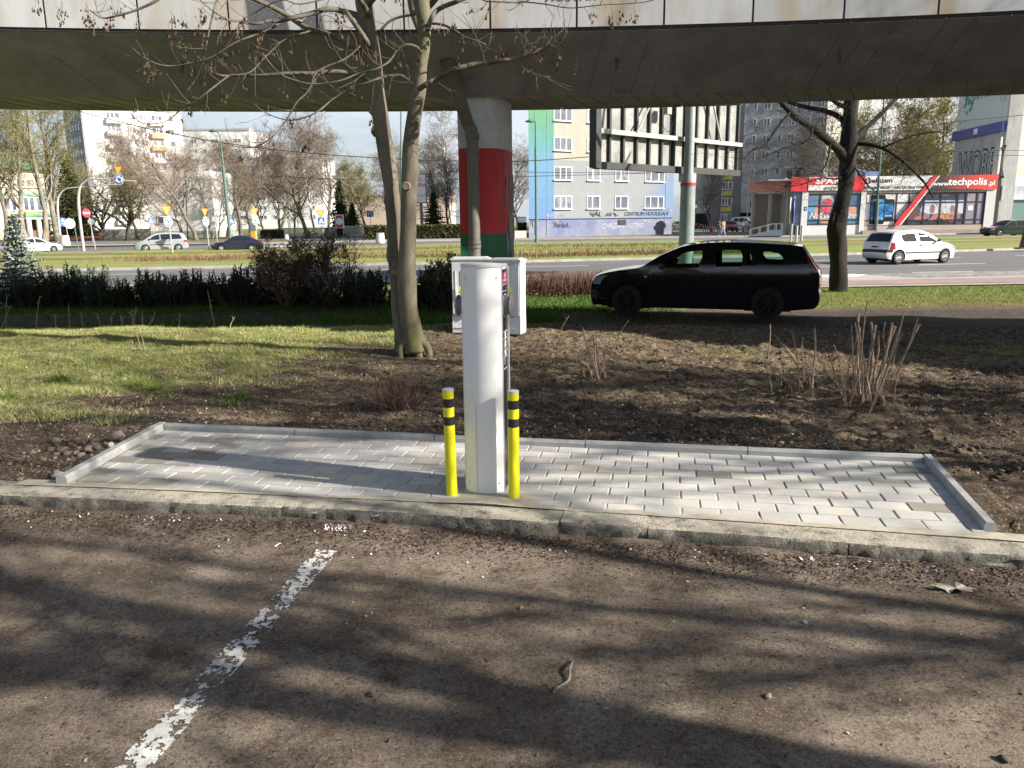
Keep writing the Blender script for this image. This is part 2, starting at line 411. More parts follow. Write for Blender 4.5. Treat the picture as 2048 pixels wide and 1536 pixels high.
# ---- paved pad: sand bed, pavers, edging
def clip_poly(poly, quad):
    for i in range(4):
        a = quad[i]; b = quad[(i+1) % 4]; e = (b-a).normalized(); out = []
        sd = lambda p: (p[0]-a.x)*(-e.y)+(p[1]-a.y)*e.x
        for j in range(len(poly)):
            p, q = poly[j], poly[(j+1) % len(poly)]; dp, dq = sd(p), sd(q)
            if dp >= 0: out.append(p)
            if dp*dq < 0: t = dp/(dp-dq); out.append((p[0]+(q[0]-p[0])*t, p[1]+(q[1]-p[1])*t))
        poly = out
        if len(poly) < 3: return []
    return poly
def make_pad():
    sand = M('jointing_sand', (.46, .415, .325), .97, col2=(.36, .325, .26), scale=12, bump=.5, bscale=300, fine=.12)
    mb = MB(); X = np.linspace(-2.95, 2.7, 160)
    V = []; F = []
    for i, x in enumerate(X):
        y0 = float(yk(x))+.185
        for j in range(45):
            y = y0+j*.04; zz = -.0052+.007*float(fbm(np.array(x), np.array(y), 2.2, 4, 101))
            if j < 3: zz = .0015-.004*j/2+.004*float(fbm(np.array(x), np.array(y), 6, 2, 103))
            zz += .011*math.exp(-((x+.15)**2+(y-4.05)**2)/.05)
            if not bool(in_pad(np.array(x), np.array(y), .05)) and j > 3: zz = -.12
            V.append((x, y, zz))
        if i:
            for j in range(44): a = (i-1)*45+j; F.append((a, a+45, a+46, a+1))
    me = bpy.data.meshes.new('sand_bed'); me.from_pydata(V, [], F); me.materials.append(sand); me.shade_smooth()
    tag(link_mesh('sand_bed', me), kind='structure')
    pm = M('grey_concrete_pavers', (.455, .445, .415), .88, col2=(.36, .355, .345), scale=5, cmin=.35, cmax=.65, bump=.35, bscale=220, fine=.12, attr='tint', col3=(.50, .46, .38), scale3=2.5, bdist=.004)
    u = (PAD[1]-PAD[0]).normalized(); v = Vector((-u.y, u.x)); L_, W_, g = .196, .1285, .0048
    mb = MB()
    for r in range(-1, 12):
        off = (.5*L_ if r % 2 else 0)+.02
        for k in range(-3, 29):
            a0, a1, b0, b1 = k*L_+off+g, (k+1)*L_+off-g, r*W_+.01+g, (r+1)*W_+.01-g
            q = [PAD[0]+u*a+v*b for a, b in ((a0, b0), (a1, b0), (a1, b1), (a0, b1))]
            q = clip_poly([(p.x, p.y) for p in q], PAD)
            if len(q) < 3: continue
            ar = abs(sum(q[i][0]*q[(i+1) % len(q)][1]-q[(i+1) % len(q)][0]*q[i][1] for i in range(len(q))))/2
            if ar < .0015: continue
            cx = sum(p[0] for p in q)/len(q); cy = sum(p[1] for p in q)/len(q); t = random.uniform(.88, 1.1)
            wet = (cx < -1.95 and random.random() < .33) or random.random() < .008
            c = (t*.60, t*.58, t*.53) if wet else (t, t*random.uniform(.97, 1.01), t*random.uniform(.96, 1.03))
            mb.c = c; z = random.uniform(-.0015, .0015); n = len(q)
            ins = lambda s: [(cx+(p[0]-cx)*s, cy+(p[1]-cy)*s) for p in q]
            rings = [(q, -.04), (q, z-.003), (ins(.965), z)]
            bs = [mb.addv([(p[0], p[1], zz) for p in pp]) for pp, zz in rings]
            for a, b in zip(bs[:-1], bs[1:]):
                for j in range(n): mb.face((a+j, a+(j+1) % n, b+(j+1) % n, b+j))
            mb.face([bs[-1]+j for j in range(n)])
    tag(mb.build('paved_pad', pm), kind='structure')
    em = M('new_edging_concrete', (.34, .345, .34), .85, col2=(.26, .265, .265), scale=6, bump=.4, bscale=160, fine=.1, bdist=.004)
    mb = MB()
    def edging(a, b, out, w=.052, n=None):
        d = (b-a); Ln = d.length; d.normalize(); k = n or max(1, round(Ln/1.0)); nr = Vector((d.y, -d.x))*out
        for i in range(k):
            s0, s1 = Ln*i/k+.003, Ln*(i+1)/k-.003; dz = random.uniform(-.003, .003)
            prof = [(0, -.06), (0, .030), (.010, .044), (w-.012, .045), (w, .030), (w, -.06)]
            A = [mb.addv([tuple(a+d*s+nr*t)+(z+dz,) for t, z in prof]) for s in (s0, s1)]
            m = len(prof)
            for j in range(m-1): mb.face((A[0]+j, A[1]+j, A[1]+j+1, A[0]+j+1))
            mb.face([A[0]+j for j in range(m)]); mb.face([A[1]+j for j in reversed(range(m))])
    edging(PAD[2], PAD[3], 1); edging(PAD[3]+Vector((-.0, .06)), PAD[0]+Vector((-.03, -.03)), 1, .066, 1); edging(PAD[1]+Vector((.004, .03)), PAD[2]+Vector((.014, .05)), 1, .058, 1)
    tag(mb.build('edging_kerb', em), kind='structure')
make_pad()
# ---- roads beyond (z: ground -.52 there; sheets above)
RX = [-200, -90, -45, -20, 0, 18, 40, 90, 200]
def YL(ys): return list(zip(RX, ys))
nearE = YL([20, 22.5, 24.6, 25.6, 26.4, 27.4, 30, 38, 60])
farK = YL([24, 29, 32.5, 34.9, 37.4, 41.3, 48, 66, 106])
farR = YL([52, 55, 57, 59.5, 69, 67, 69, 84, 125])
farP = YL([66, 68, 72, 78, 80.5, 80.5, 80.5, 94, 135])
farB = YL([72, 74, 77, 84, 84.5, 84.5, 84.5, 99, 141])
asph = M('road_asphalt', (.105, .105, .108), .9, col2=(.135, .132, .13), scale=.35, fine=.1, bscale=40, bump=.15, stretch=(.25, 1, 1))
pale = M('pale_pavement', (.36, .33, .30), .9, col2=(.30, .28, .26), scale=.5, fine=.12, bscale=20)
red = M('red_cycle_paving', (.31, .22, .20), .9, col2=(.25, .17, .155), scale=.8, fine=.1, bscale=20)
kerbm = M('road_kerb_stone', (.40, .38, .34), .9, col2=(.3, .28, .25), scale=2, fine=.1, bscale=20)
lawn = M('median_turf', (.17, .24, .04), .95, col2=(.26, .27, .08), scale=.6, cmin=.35, cmax=.65, fine=.3, bscale=14, bump=.9, col3=(.22, .18, .09), scale3=.25, bdist=.1, stretch=(.4, 1, 1))
white = M('road_paint', (.70, .70, .68), .8, fine=.1, bscale=30)
cob = M('granite_setts', (.30, .29, .27), .9, col2=(.14, .135, .13), scale=7, cmin=.45, cmax=.55, bump=.6, bscale=12)
def shift(pl, d): return [(x, y+d) for x, y in pl]
strip('road', nearE, farK, -.488, asph)
strip('far_road', farR, farP, -.488, asph)
def slab(name, near, far, z, mat, kw=.25):
    mb = MB(); n = len(near)
    a = mb.addv([(x, y, -.52) for x, y in near]); b = mb.addv([(x, y, z) for x, y in near]); b2 = mb.addv([(x, y+kw, z) for x, y in near])
    c2 = mb.addv([(x, y-kw, z) for x, y in far]); c = mb.addv([(x, y, z) for x, y in far]); d = mb.addv([(x, y, -.52) for x, y in far])
    for i in range(n-1):
        mb.mi = 1
        for p, q in ((a, b), (b, b2), (c2, c), (c, d)): mb.face((p+i, p+i+1, q+i+1, q+i))
        mb.mi = 0; mb.face((b2+i, b2+i+1, c2+i+1, c2+i))
    return tag(mb.build(name, [mat, kerbm]), kind='structure')
slab('grass_median', farK, farR, -.37, lawn)
slab('pavement', farP, farB, -.38, pale)
strip('cycle_path', shift(farP, 1.2), shift(farP, 2.6), -.374, red)
# near side: pavement strip, cycle path, setts
sl = lambda a, b, k: [(x, y) for x, y in k if a <= x <= b]
strip('verge_pavement', [(7.5, 22.45), (40, 24)], [(7.5, 26.9), (40, 30.0)], -.484, pale)
strip('verge_cycle_path', [(7.5, 22.9), (40, 24.6)], [(7.5, 24.4), (40, 26.8)], -.472, red)
strip('setts', [(13.2, 25.6), (40, 29.4)], [(12.3, 27.3), (40, 31.2)], -.476, cob)
def on(pl, x): return float(np.interp(x, [p[0] for p in pl], [p[1] for p in pl]))
mb = MB()
def dash(x0, x1, f, w=.14, z=-.482):
    xs = np.linspace(x0, x1, 2+int(abs(x1-x0)/6))
    for a, b in zip(xs[:-1], xs[1:]):
        ya, yb = f(a), f(b); mb.poly([(a, ya-w/2, z), (b, yb-w/2, z), (b, yb+w/2, z), (a, ya+w/2, z)])
lane = lambda k: (lambda x: on(nearE, x)*(1-k)+on(farK, x)*k)
dash(-60, 12.0, lambda x: on(nearE, x)+.45, .16)
for i in range(-14, 12): dash(i*6-1.4, i*6+1.6, lane(.36)); dash(i*6+.4, i*6+3.4, lane(.68))
for i in range(4, 9): dash(i*4-1.8, i*4+.4, lambda x: on(nearE, x)+.75 if x < 40 else 30, .14)
dash(-60, 60, lambda x: on(farR, x)+.6, .12)
for i in range(-8, 12): dash(i*7, i*7+3, lambda x: (on(farR, x)+on(farP, x))/2)
mb.poly([(9.3, 26.1, -.481), (11.6, 26.35, -.481), (12.3, 27.3, -.481), (9.2, 26.8, -.481)])
for k in range(7): mb.poly([(-24.5+k*1.0, 66+k*.1, -.481), (-24.0+k*1.0, 66+k*.1, -.481), (-22.8+k*1.0, 70.5, -.481), (-23.4+k*1.0, 70.5, -.481)])
tag(mb.build('road_markings', white), kind='structure')
# tram track sunk in the median
mb = MB()
tr = lambda k, d: (lambda x: on(farK, x)*(1-k)+on(farR, x)*k+d)
for k in (.42, .70):
    for d in (-.72, .72):
        f = tr(k, d)
        for a, b in zip(RX[:-1], RX[1:]):
            mb.mi = 0; mb.box(((a+b)/2, (f(a)+f(b))/2, -.362), (math.hypot(b-a, f(b)-f(a)), .07, .03), rz=math.atan2(f(b)-f(a), b-a))
    for a, b in zip(RX[:-1], RX[1:]):
        mb.mi = 1; mb.poly([(a, tr(k, -1.3)(a), -.367), (b, tr(k, -1.3)(b), -.367), (b, tr(k, 1.3)(b), -.367), (a, tr(k, 1.3)(a), -.367)])
tag(mb.build('tram_track', [M('rusty_rail', (.13, .07, .045), .7), M('dry_track_turf', (.24, .17, .075), .95, col2=(.15, .17, .04), scale=2.5, cmin=.4, cmax=.6, fine=.3, bscale=12)]), kind='structure')
FZ = -.38
def mkpoly(name, pts, z, mat): mb = MB(); mb.poly([(x, y, z) for x, y in pts]); return tag(mb.build(name, mat), kind='structure')
strip('park_lawn', shift(farB, -.1), shift(farB, 190), -.386, M('park_lawn', (.10, .13, .025), .95, col2=(.14, .115, .055), scale=.25, fine=.3, bscale=5))
strip('courtyard', [(19.6, 84.3), (34, 84.3)], [(19.6, 128), (55, 128)], -.378, M('courtyard_asphalt', (.16, .155, .15), .9, col2=(.2, .19, .18), scale=.3, fine=.1, bscale=20))
mkpoly('park_path', [(-62, 84), (-40, 81), (-30, 80.5), (-14, 83), (-14, 85), (-30, 84), (-44, 92), (-62, 110)], -.380, M('park_path', (.15, .155, .165), .9, fine=.1, bscale=20))
mkpoly('park_side_road', [(-34, 90), (-9, 84.6), (8, 84.6), (8, 92), (-9, 93), (-30, 100)], -.379, M('side_road_asphalt', (.12, .125, .135), .9, fine=.1, bscale=20))
mkpoly('red_side_path', [(-66, 78.2), (-40, 72.6), (-20, 78.2), (-20, 79.8), (-40, 76.0), (-66, 82)], -.377, red)
# ================================================================ charging station, bollards, cabinets
def make_charger():
    loc = Vector((-.143, 4.30, 0)); rz = R_(-10)
    r = empty('charging_station', loc, rz, 'white electric car charging station between two yellow and black bollards', 'charging station')
    wp = M('charger_white_powdercoat', (.76, .77, .78), .42, col2=(.60, .60, .58), scale=9, cmin=.62, cmax=.78, col3=(.70, .71, .71), scale3=2, bump=.05, bscale=700, bdist=.001)
    blk = M('charger_black_panel', (.015, .015, .017), .25); rim = M('charger_aluminium_rim', (.62, .63, .64), .35, metal=.3)
    w, d, H = .1075, .085, 1.256
    def half(sgn, n=20):  # shallow convex face
        out = []
        for i in range(n+1):
            t = -1+2*i/n; x = t*w; out.append((x*sgn, (-d-.042*(1-t*t))*sgn))
        return out
    plan = half(1)+half(-1)
    mb = MB()
    n = len(plan)
    zs = [0, .01, .6, H]
    bs = [mb.addv([(x, y, z) for x, y in plan]) for z in zs]
    for a, b in zip(bs[:-1], bs[1:]):
        for j in range(n): mb.face((a+j, a+(j+1) % n, b+(j+1) % n, b+j))
    body = mb.build('body', wp, r, smooth=30)
    mb = MB()
    g = lambda s, z, tilt=0: [(x*s, y*s, z+tilt*y) for x, y in plan]
    bs = [mb.addv(g(1.0, H-.002)), mb.addv(g(1.035, H+.001)), mb.addv(g(1.04, H+.010, -.05)), mb.addv(g(1.0, H+.016, -.05)), mb.addv(g(.5, H+.019, -.05))]
    for a, b in zip(bs[:-1], bs[1:]):
        for j in range(n): mb.face((a+j, a+(j+1) % n, b+(j+1) % n, b+j))
    mb.face([bs[-1]+j for j in range(n)]); mb.build('cap', rim, r, smooth=40)
    for sgn in (1, -1):
        x = sgn*(w+.002); mb = MB(); mb.box((x, -.012, H/2), (.006, .125, H-.03)); p = mb.build('side_panel', blk, r)
        mb = MB(); mb.box((sgn*(w+.006), .066, H/2), (.014, .024, H-.006)); mb.box((sgn*(w+.002), -.080, H/2), (.006, .008, H-.006)); mb.build('side_rail', rim, r)
        # socket with round hinged cover standing off the panel
        mb = MB(); c = (sgn*(w+.004), -.012, 1.045)
        mb.lathe([(0, 0), (.050, 0), (.050, sgn*.028), (.056, sgn*.030), (.058, sgn*.036), (.052, sgn*.042), (0, sgn*.046)], 28, c, axis='x')
        mb.build('socket_cover', M('socket_grey_plastic', (.16, .165, .17), .35), r, smooth=40)
        # printed side graphics: ring, rules, pictogram strokes
        mb = MB(); X = sgn*(w+.0058)
        def lbl(y, z, a, b): mb.box((X, y, z), (.001, a, b))
        for z in (.905, .865, .80, .765, .70): lbl(-.012, z, .10, .003)
        for z, hgt in ((.885, .03), (.835, .04), (.785, .022)):
            lbl(-.012, z, .03, hgt)
        for k in range(10): lbl(-.04+random.uniform(-.01, .02), .84-.003-k*.012, .035, .002)
        lbl(-.012, 1.125, .1, .003); lbl(-.012, 1.16, .1, .003)
        mb.lathe([(.060, 0), (.064, .0), (.064, .001), (.060, .001)], 28, (X, -.012, 1.045), axis='x')
        mb.build('printed_instructions', M('charger_print_white', (.72, .72, .72), .5), r)
        mb = MB(); mb.box((X+sgn*.0005, -.012, 1.195), (.001, .104, .062)); st = mb.build('operator_sticker', M('magenta_sticker', (.62, .02, .16), .4), r)
        mb = MB(); mb.box((X+sgn*.0015, -.012, 1.183), (.001, .07, .008)); mb.box((X+sgn*.0015, -.012, 1.205), (.001, .022, .022), rx=R_(45)); mb.box((X+sgn*.0015, -.005, 1.212), (.001, .012, .016), rx=R_(20))
        mb.build('emblem', M('charger_print_white', (.72, .72, .72)), st)
    mb = MB(); g2 = [(x*1.13, y*1.13) for x, y in plan]; mb.prism(g2, -.004, .006); mb.build('base_flange', M('galvanised_flange', (.38, .38, .37), .6, metal=.3), r)
    mb = MB()
    for xx in (-.085, .085):
        for zz in (.06, 1.20): mb.lathe([(0, 0), (.005, 0), (.004, -.003), (0, -.003)], 8, (xx, -d-.042*(1-(xx/w)**2)-.0005, zz), axis='y')
    mb.build('fixing_screw', M('screw_steel', (.35, .35, .36), .4, metal=.5), r)
    mb = MB(); mb.tube([(-.035, -d-.0405, .012), (-.035, -d-.0405, .72)], .0009, 4); mb.build('front_seam', M('seam_grey', (.35, .36, .37), .6), r)
make_charger()
ymat = M('bollard_yellow', (.72, .68, .015), .38, col2=(.34, .31, .10), scale=16, cmin=.63, cmax=.72, coat=.15, col3=(.60, .57, .03), scale3=5, fine=.06, bscale=120); bmat = M('bollard_black_tape', (.02, .02, .022), .4); cmat = M('bollard_cap', (.50, .51, .52), .45)
def bollard(px, py, lab, lean=0):
    p = gz(px, py, .0); r = empty('bollard', p, 0, lab, 'bollard', 'striped bollards guarding the charging station')
    R, H = .0305, .602
    mb = MB(); mb.lathe([(R, -.02), (R, H), (R-.003, H+.002)], 28); mb.build('post', ymat, r, smooth=40)
    for z0, z1 in ((.505, .553), (.405, .452)):
        mb = MB(); mb.lathe([(R, z0), (R+.0012, z0+.0005), (R+.0012, z1-.0005), (R, z1)], 28); mb.build('black_band', bmat, r, smooth=30)
    mb = MB(); mb.lathe([(R+.0008, H-.008), (R+.0008, H+.002), (R-.004, H+.005), (0, H+.0055)], 28); mb.build('cap', cmat, r, smooth=40)
    r.rotation_euler = (0, lean, 0)
bollard(904, 989, 'yellow and black striped bollard just left of the charging station', R_(-.6))
bollard(1028, 995, 'yellow and black striped bollard just right of the charging station', R_(.2))
def cabinet(loc, w, d, h, rz, lab, col, ribs, tone):
    r = empty('utility_cabinet', loc, rz, lab, 'utility cabinet', 'plastic electrical cabinets under the footbridge')
    m = M('cabinet_plastic_'+tone, col, .5, col2=tuple(c*.93 for c in col), scale=4, bump=.08, bscale=300, bdist=.001); dk = M('cabinet_seam', (.2, .22, .25), .7)
    mb = MB(); mb.box((0, d/2, h*.5), (w, d, h-.04)); mb.build('body', m, r)
    mb = MB(); mb.box((0, d/2, h-.008), (w+.03, d+.03, .022)); mb.box((0, d/2, h+.010), (w-.04, d-.04, .016)); mb.build('lid', m, r)
    mb = MB(); mb.box((0, d/2-.012, .11), (w+.012, d, .22)); mb.box((-.02, -.02, .07), (w*.8, .008, .012)); mb.build('plinth', m, r)
    doors = [(-w/4, w/2-.012), (w/4, w/2-.012)] if ribs else [(0, w-.03)]
    for cx, dw in doors:
        mb = MB(); mb.box((cx, -.006, .24+(h-.30)/2), (dw, .014, h-.32))
        for k in range(3 if ribs else 2): mb.box((cx-dw*.32+k*dw*.32, -.016, .24+(h-.30)/2), (.010, .008, h-.5 if ribs else h-.36))
        dr = mb.build('door', m, r)
    mb = MB(); mb.box((0, -.0005, .228), (w, .004, .006)); mb.box((0, -.004, h-.07), (w, .004, .004)); mb.build('seam', dk, r)
    hx = -w/2+.065 if ribs else -w*.30
    mb = MB(); mb.box((hx, -.028, h*.53), (.035, .035, .15)); mb.box((hx, -.048, h*.53), (.022, .012, .09)); mb.build('handle', M('cabinet_handle', (.78, .79, .8), .4) if ribs else m, r)
    sx = -w/2+.135 if ribs else .055
    mb = MB(); mb.box((sx, -.0225, h*.57), (.085, .002, .11)); sg = mb.build('warning_label', M('warning_yellow', (.72, .70, .05), .5), r)
    mb = MB()
    a, b, c = (sx-.034, h*.55), (sx+.034, h*.55), (sx, h*.61)
    for p, q in ((a, b), (b, c), (c, a)): mb.tube([(p[0], -.0245, p[1]), (q[0], -.0245, q[1])], .003, 4)
    mb.tube([(sx+.004, -.0245, h*.6), (sx-.006, -.0245, h*.578), (sx+.007, -.0245, h*.575), (sx-.002, -.0245, h*.555)], .003, 4)
    for k in range(3): mb.box((sx, -.0245, h*.537-k*.011), (.06, .001, .004))
    mb.build('lightning_triangle', M('label_black', (.02, .02, .02), .5), sg)
cabinet((-.545, 10.66, .0), .50, .24, 1.0, R_(-4), 'ribbed light grey double door cabinet with a white handle behind the tree', (.60, .62, .63), True, 'light')
cabinet((-.085, 10.48, .0), .43, .27, .985, R_(-17), 'plain blue grey cabinet with one door partly hidden by the charging station', (.52, .55, .59), False, 'blue')
# ================================================================ footbridge
def bridge_curve(ramp=False):
    pts = {}
    for sgn in (1, -1):
        x, y, h = -.6, 9.8, 0.0; ds = .1; lst = []
        for i in range(0, 460):
            s = i*ds; k = 1/35 if s < 7.6 else (((1/8.5 if s < 12.5 else 1e-4) if ramp else 1/110) if sgn > 0 else 1/34)
            lst.append((x, y, h)); x += math.cos(h)*ds*sgn; y += math.sin(h)*ds*sgn; h -= k*ds*sgn
        pts[sgn] = lst
    return pts
BC = bridge_curve(); BR = bridge_curve(True)
def bp(s, t, z=0, C=None):
    l = (C or BC)[1 if s >= 0 else -1]; i = min(len(l)-2, int(abs(s)/.1)); f = abs(s)/.1-i
    x = l[i][0]*(1-f)+l[i+1][0]*f; y = l[i][1]*(1-f)+l[i+1][1]*f; h = l[i][2]*(1-f)+l[i+1][2]*f
    return Vector((x-math.sin(h)*t, y+math.cos(h)*t, z))
def make_bridge():
    r = empty('footbridge', bp(0, 1.4, -.4), 0, 'curved concrete footbridge with pale metal side panels crossing above everything', 'footbridge')
    inv = lambda v: v-r.location
    conc = M('bridge_girder_concrete', (.25, .245, .255), .95, col2=(.19, .185, .195), scale=2.2, bump=.4, bscale=25, fine=.12, col3=(.19, .185, .18), scale3=1.6, stretch=(1, 1, .22))
    m2 = conc
    nt = m2.node_tree
    mb = MB()
    sec = [(0.0, 3.63), (1.13, 3.10), (2.3, 3.10), (4.6, 3.75), (4.6, 3.98), (0.0, 3.98)]
    TF = lambda s: 6.9 if s < 3.5 else max(5.5, 6.9-(s-3.5)*.3)  # unseen far edge, widened so the deck shadow reaches pines and car
    S = np.arange(-34, 30.01, .5); rings = [mb.addv([inv(bp(s, TF(s) if t > 4 else t, z)) for t, z in sec]) for s in S]; n = len(sec)
    for a, b in zip(rings[:-1], rings[1:]):
        for j in range(n):
            j2 = (j+1) % n; mb.mi = 1 if j == 1 else 0; mb.face((a+j, b+j, b+j2, a+j2))
    sof = M('bridge_soffit_bounce_lit', (.38, .38, .36), .9, col2=(.25, .25, .235), scale=1.2, bump=.4, bscale=20, fine=.15)  # paler than the web: ground bounce light put into this colour
    g = mb.build('girder', [conc, sof], r)
    mb = MB(); sec2 = [(0.0, 3.63), (1.0, 3.10), (1.9, 3.10), (2.7, 3.63), (2.7, 3.98), (0.0, 3.98)]; rings = [mb.addv([inv(bp(s, t, z, BR)) for t, z in sec2]) for s in np.arange(8.2, 30, .5)]  # unseen ramp branch, added for the bridge shadow at the right
    for a, b in zip(rings[:-1], rings[1:]):
        for j in range(6): j2 = (j+1) % 6; mb.face((a+j, b+j, b+j2, a+j2))
    mb.build('unseen_ramp_girder', [conc], r)
    # board marks: thin raised fins left by the shuttering, diagonal on the web, cross lines on the soffit
    mb = MB()
    for s in np.arange(-30, 26, .27):
        sl = -.55 if s < 0 else .12+.03*s*.3
        k = 6; pp = [inv(bp(s+sl*(1-i/k), 1.13*i/k-.0, 3.63-.53*i/k-.001)) for i in range(k+1)]
        if random.random() < .55: mb.tube(pp[random.randint(0, 2):], random.uniform(.0012, .003), 3, cap=False)
        mb.tube([inv(bp(s, 1.13, 3.099)), inv(bp(s+.35, 2.3, 3.099))], .0035, 3, cap=False)
    mb.build('shuttering_mark', M('shutter_mark_dark', (.05, .047, .042), .95), r)
    pm = M('bridge_fascia_panel', (.44, .45, .46), .5, metal=.15, col2=(.38, .38, .37), scale=3, col3=(.33, .28, .20), scale3=1.8, stretch=(1, 1, .25), bump=.05, bscale=8, bdist=.02)
    W = 1.0; s0 = -.6
    def panel(s, t, out, C=None):
        mb = MB(); a = [bp(s+.012, t, 0, C), bp(s+W*.5, t, 0, C), bp(s+W-.012, t, 0, C)]
        for p, q in zip(a[:-1], a[1:]):
            d = (q-p); nrm = Vector((d.y, -d.x, 0)).normalized()*.03*out
            vs = [p, q, q+nrm, p+nrm]; b = mb.addv([inv(Vector((v.x, v.y, 3.675))) for v in vs]); c = mb.addv([inv(Vector((v.x, v.y, 4.78))) for v in vs])
            for j in range(4): mb.face((b+j, b+(j+1) % 4, c+(j+1) % 4, c+j))
            mb.face((c, c+1, c+2, c+3)); mb.face((b+3, b+2, b+1, b))
        o = mb.build('fascia_panel', pm, r); mj = MB(); p = inv(bp(s, t-.004*out, 4.22, C)); mj.box(p, (.02, .012, 1.06)); mj.build('panel_joint', M('dark_drip_rail', (.03, .03, .032), .7), o); return o
    for k in range(-26, 9): panel(s0+k*W, -.012, 1)
    for k in range(-26, 26): panel(s0+k*W, TF(s0+k*W)+.04, 1)
    for k in range(9, 26): panel(s0+k*W, -.012, 1, BR); panel(s0+k*W, 2.74, 1, BR)
    mb = MB()
    for t in (-.01,):
        for a, b in zip(S[:-1], S[1:]): mb.tube([inv(bp(a, t, 3.655)), inv(bp(b, t, 3.655))], .018, 4, cap=False, twist=math.pi/4)
        for s in np.arange(-26, 26, .335): mb.box(inv(bp(s, t-.02, 3.635)), (.012, .012, .014))
    mb.build('drip_rail', M('dark_drip_rail', (.03, .03, .032), .7), r)
    mb = MB(); prev = None
    for t in (0.05,):
        for a, b in zip(S[:-1], S[1:]): mb.tube([inv(bp(a, t, 4.86)), inv(bp(b, t, 4.86))], .03, 6, cap=False)
    mb.build('handrail', M('handrail_steel', (.35, .36, .37), .4, metal=.6), r)
    # short drain spouts in the web
    mb = MB()
    for s, zz in ((-6.3, .45), (-3.3, .4), (1.9, .4), (4.5, .36), (7.9, .4)):
        p = bp(s, .40+zz*.2, 3.39); mb.tube([inv(p+Vector((0, -.02, .06))), inv(p+Vector((0, -.05, -.10)))], .017, 8)
    mb.build('weep_pipe', M('weep_pipe_grey', (.07, .07, .068), .8), r)
    text('MOSTAR', 'lettering', M('stencil_grey', (.20, .21, .22), .7), r, inv(at(1146, -10, bp(1.4, 0).y-.05)), .15, (R_(90), 0, R_(-1.8)), align='CENTER', sx=.9, font_space=1.15)
    # pier, painted white / red / green
    pw, pr_, pg = M('pier_white_paint', (.50, .53, .55), .8, col2=(.40, .42, .43), scale=2, fine=.08, bscale=20), M('pier_red_paint', (.40, .022, .022), .6, col2=(.33, .02, .02), scale=2), M('pier_green_paint', (.012, .11, .05), .6, col2=(.01, .085, .04), scale=2)
    plan = [(-.69, 11.05), (-.255, 11.05), (-.16, 11.12), (-.07, 11.27), (0, 11.5), (.035, 11.72), (.045, 12.0), (-.69, 12.0)]
    pier = MB(); base = r.location
    for z0, z1, mi in ((-.6, 1.315, 2), (1.315, 2.455, 1), (2.455, 3.12, 0)):
        pier.mi = mi; pier.prism([(x-base.x, y-base.y) for x, y in plan], z0-base.z, z1-base.z, bottom=False)
    pr = pier.build('pier', [pw, pr_, pg], r)
    # sprayed silver tag on the curved side
    mb = MB(); rr = random.Random(3)
    cen = [(-.07, 11.27), (0, 11.5), (.035, 11.72), (.045, 12.0)]
    for k in range(34):
        u = rr.uniform(.25, 2.9); i = min(2, int(u)); f = u-i; x = cen[i][0]*(1-f)+cen[i+1][0]*f; y = cen[i][1]*(1-f)+cen[i+1][1]*f
        z = rr.uniform(.8, 1.95)+.2*math.sin(u*2); h = rr.uniform(.15, .5); nx, ny = .97, -.2
        mb.tube([inv(Vector((x+nx*.001, y+ny*.001, z))), inv(Vector((x+nx*.001+rr.uniform(-.0, .003), y+rr.uniform(-.05, .05), z+h*.5))), inv(Vector((x+nx*.001, y+rr.uniform(-.03, .03), z+h)))], [.006, rr.uniform(.01, .028), .005], 4)
    mb.build('graffiti', M('silver_spray', (.22, .26, .28), .6), pr)
    # downpipe
    pp = M('downpipe_grey', (.13, .115, .10), .6, col2=(.10, .09, .08), scale=3, fine=.1, bscale=40); mb = MB()
    top = at(893, 118, 10.25); bend = at(943, 262, 10.88)
    mb.tube([inv(top+Vector((-.02, .12, .12))), inv(top+Vector((0, -.02, 0))), inv(bend+Vector((-.05, 0, .10))), inv(bend), inv(bend+Vector((.005, 0, -.1)))], [.085]*5, 16)
    mb.tube([inv(Vector((bend.x+.01, bend.y, bend.z-.06))), inv(Vector((bend.x+.012, bend.y+.02, -.3)))], .078, 16)
    for z, rr2 in ((bend.z-.07, .094), (bend.z-.25, .09), (1.2, .086), (1.16, .086)):
        mb.tube([inv(Vector((bend.x+.01, bend.y, z-.03))), inv(Vector((bend.x+.01, bend.y, z+.03)))], rr2, 16)
    mb.tube([inv(top+Vector((-.02, .10, .16))), inv(top+Vector((-.0, -.015, .02)))], [.12, .12], 18)
    mb.build('downpipe', pp, r, smooth=40)
make_bridge()
# ================================================================ front tree (two stems), built limb by limb
bark = M('smooth_olive_bark', (.15, .132, .095), .85, col2=(.085, .075, .055), scale=3.2, cmin=.4, cmax=.62, bump=.5, bscale=28, fine=.12, col3=(.135, .13, .05), scale3=1.6, stretch=(1, 1, .45), bdist=.01)
barkd = M('dark_bark', (.085, .075, .058), .9, col2=(.05, .043, .034), scale=4, bump=.7, bscale=30, fine=.15, stretch=(1, 1, .3), bdist=.015)
twigm = M('pale_twig', (.15, .125, .095), .8, col2=(.075, .06, .05), scale=12, fine=.1)
seedm = M('dry_seed_brown', (.10, .055, .03), .9, col2=(.035, .025, .018), scale=30)
def smooth_path(P, Rr, k=4):
    P = [Vector(p) for p in P]; out = []; ro = []
    for i in range(len(P)-1):
        p0, p1, p2, p3 = P[max(i-1, 0)], P[i], P[i+1], P[min(i+2, len(P)-1)]
        for j in range(k):
            t = j/k; out.append(.5*((2*p1)+(p2-p0)*t+(2*p0-5*p1+4*p2-p3)*t*t+(3*p1-p0-3*p2+p3)*t**3)); ro.append(Rr[i]*(1-t)+Rr[i+1]*t)
    out.append(P[-1]); ro.append(Rr[-1]); return out, ro
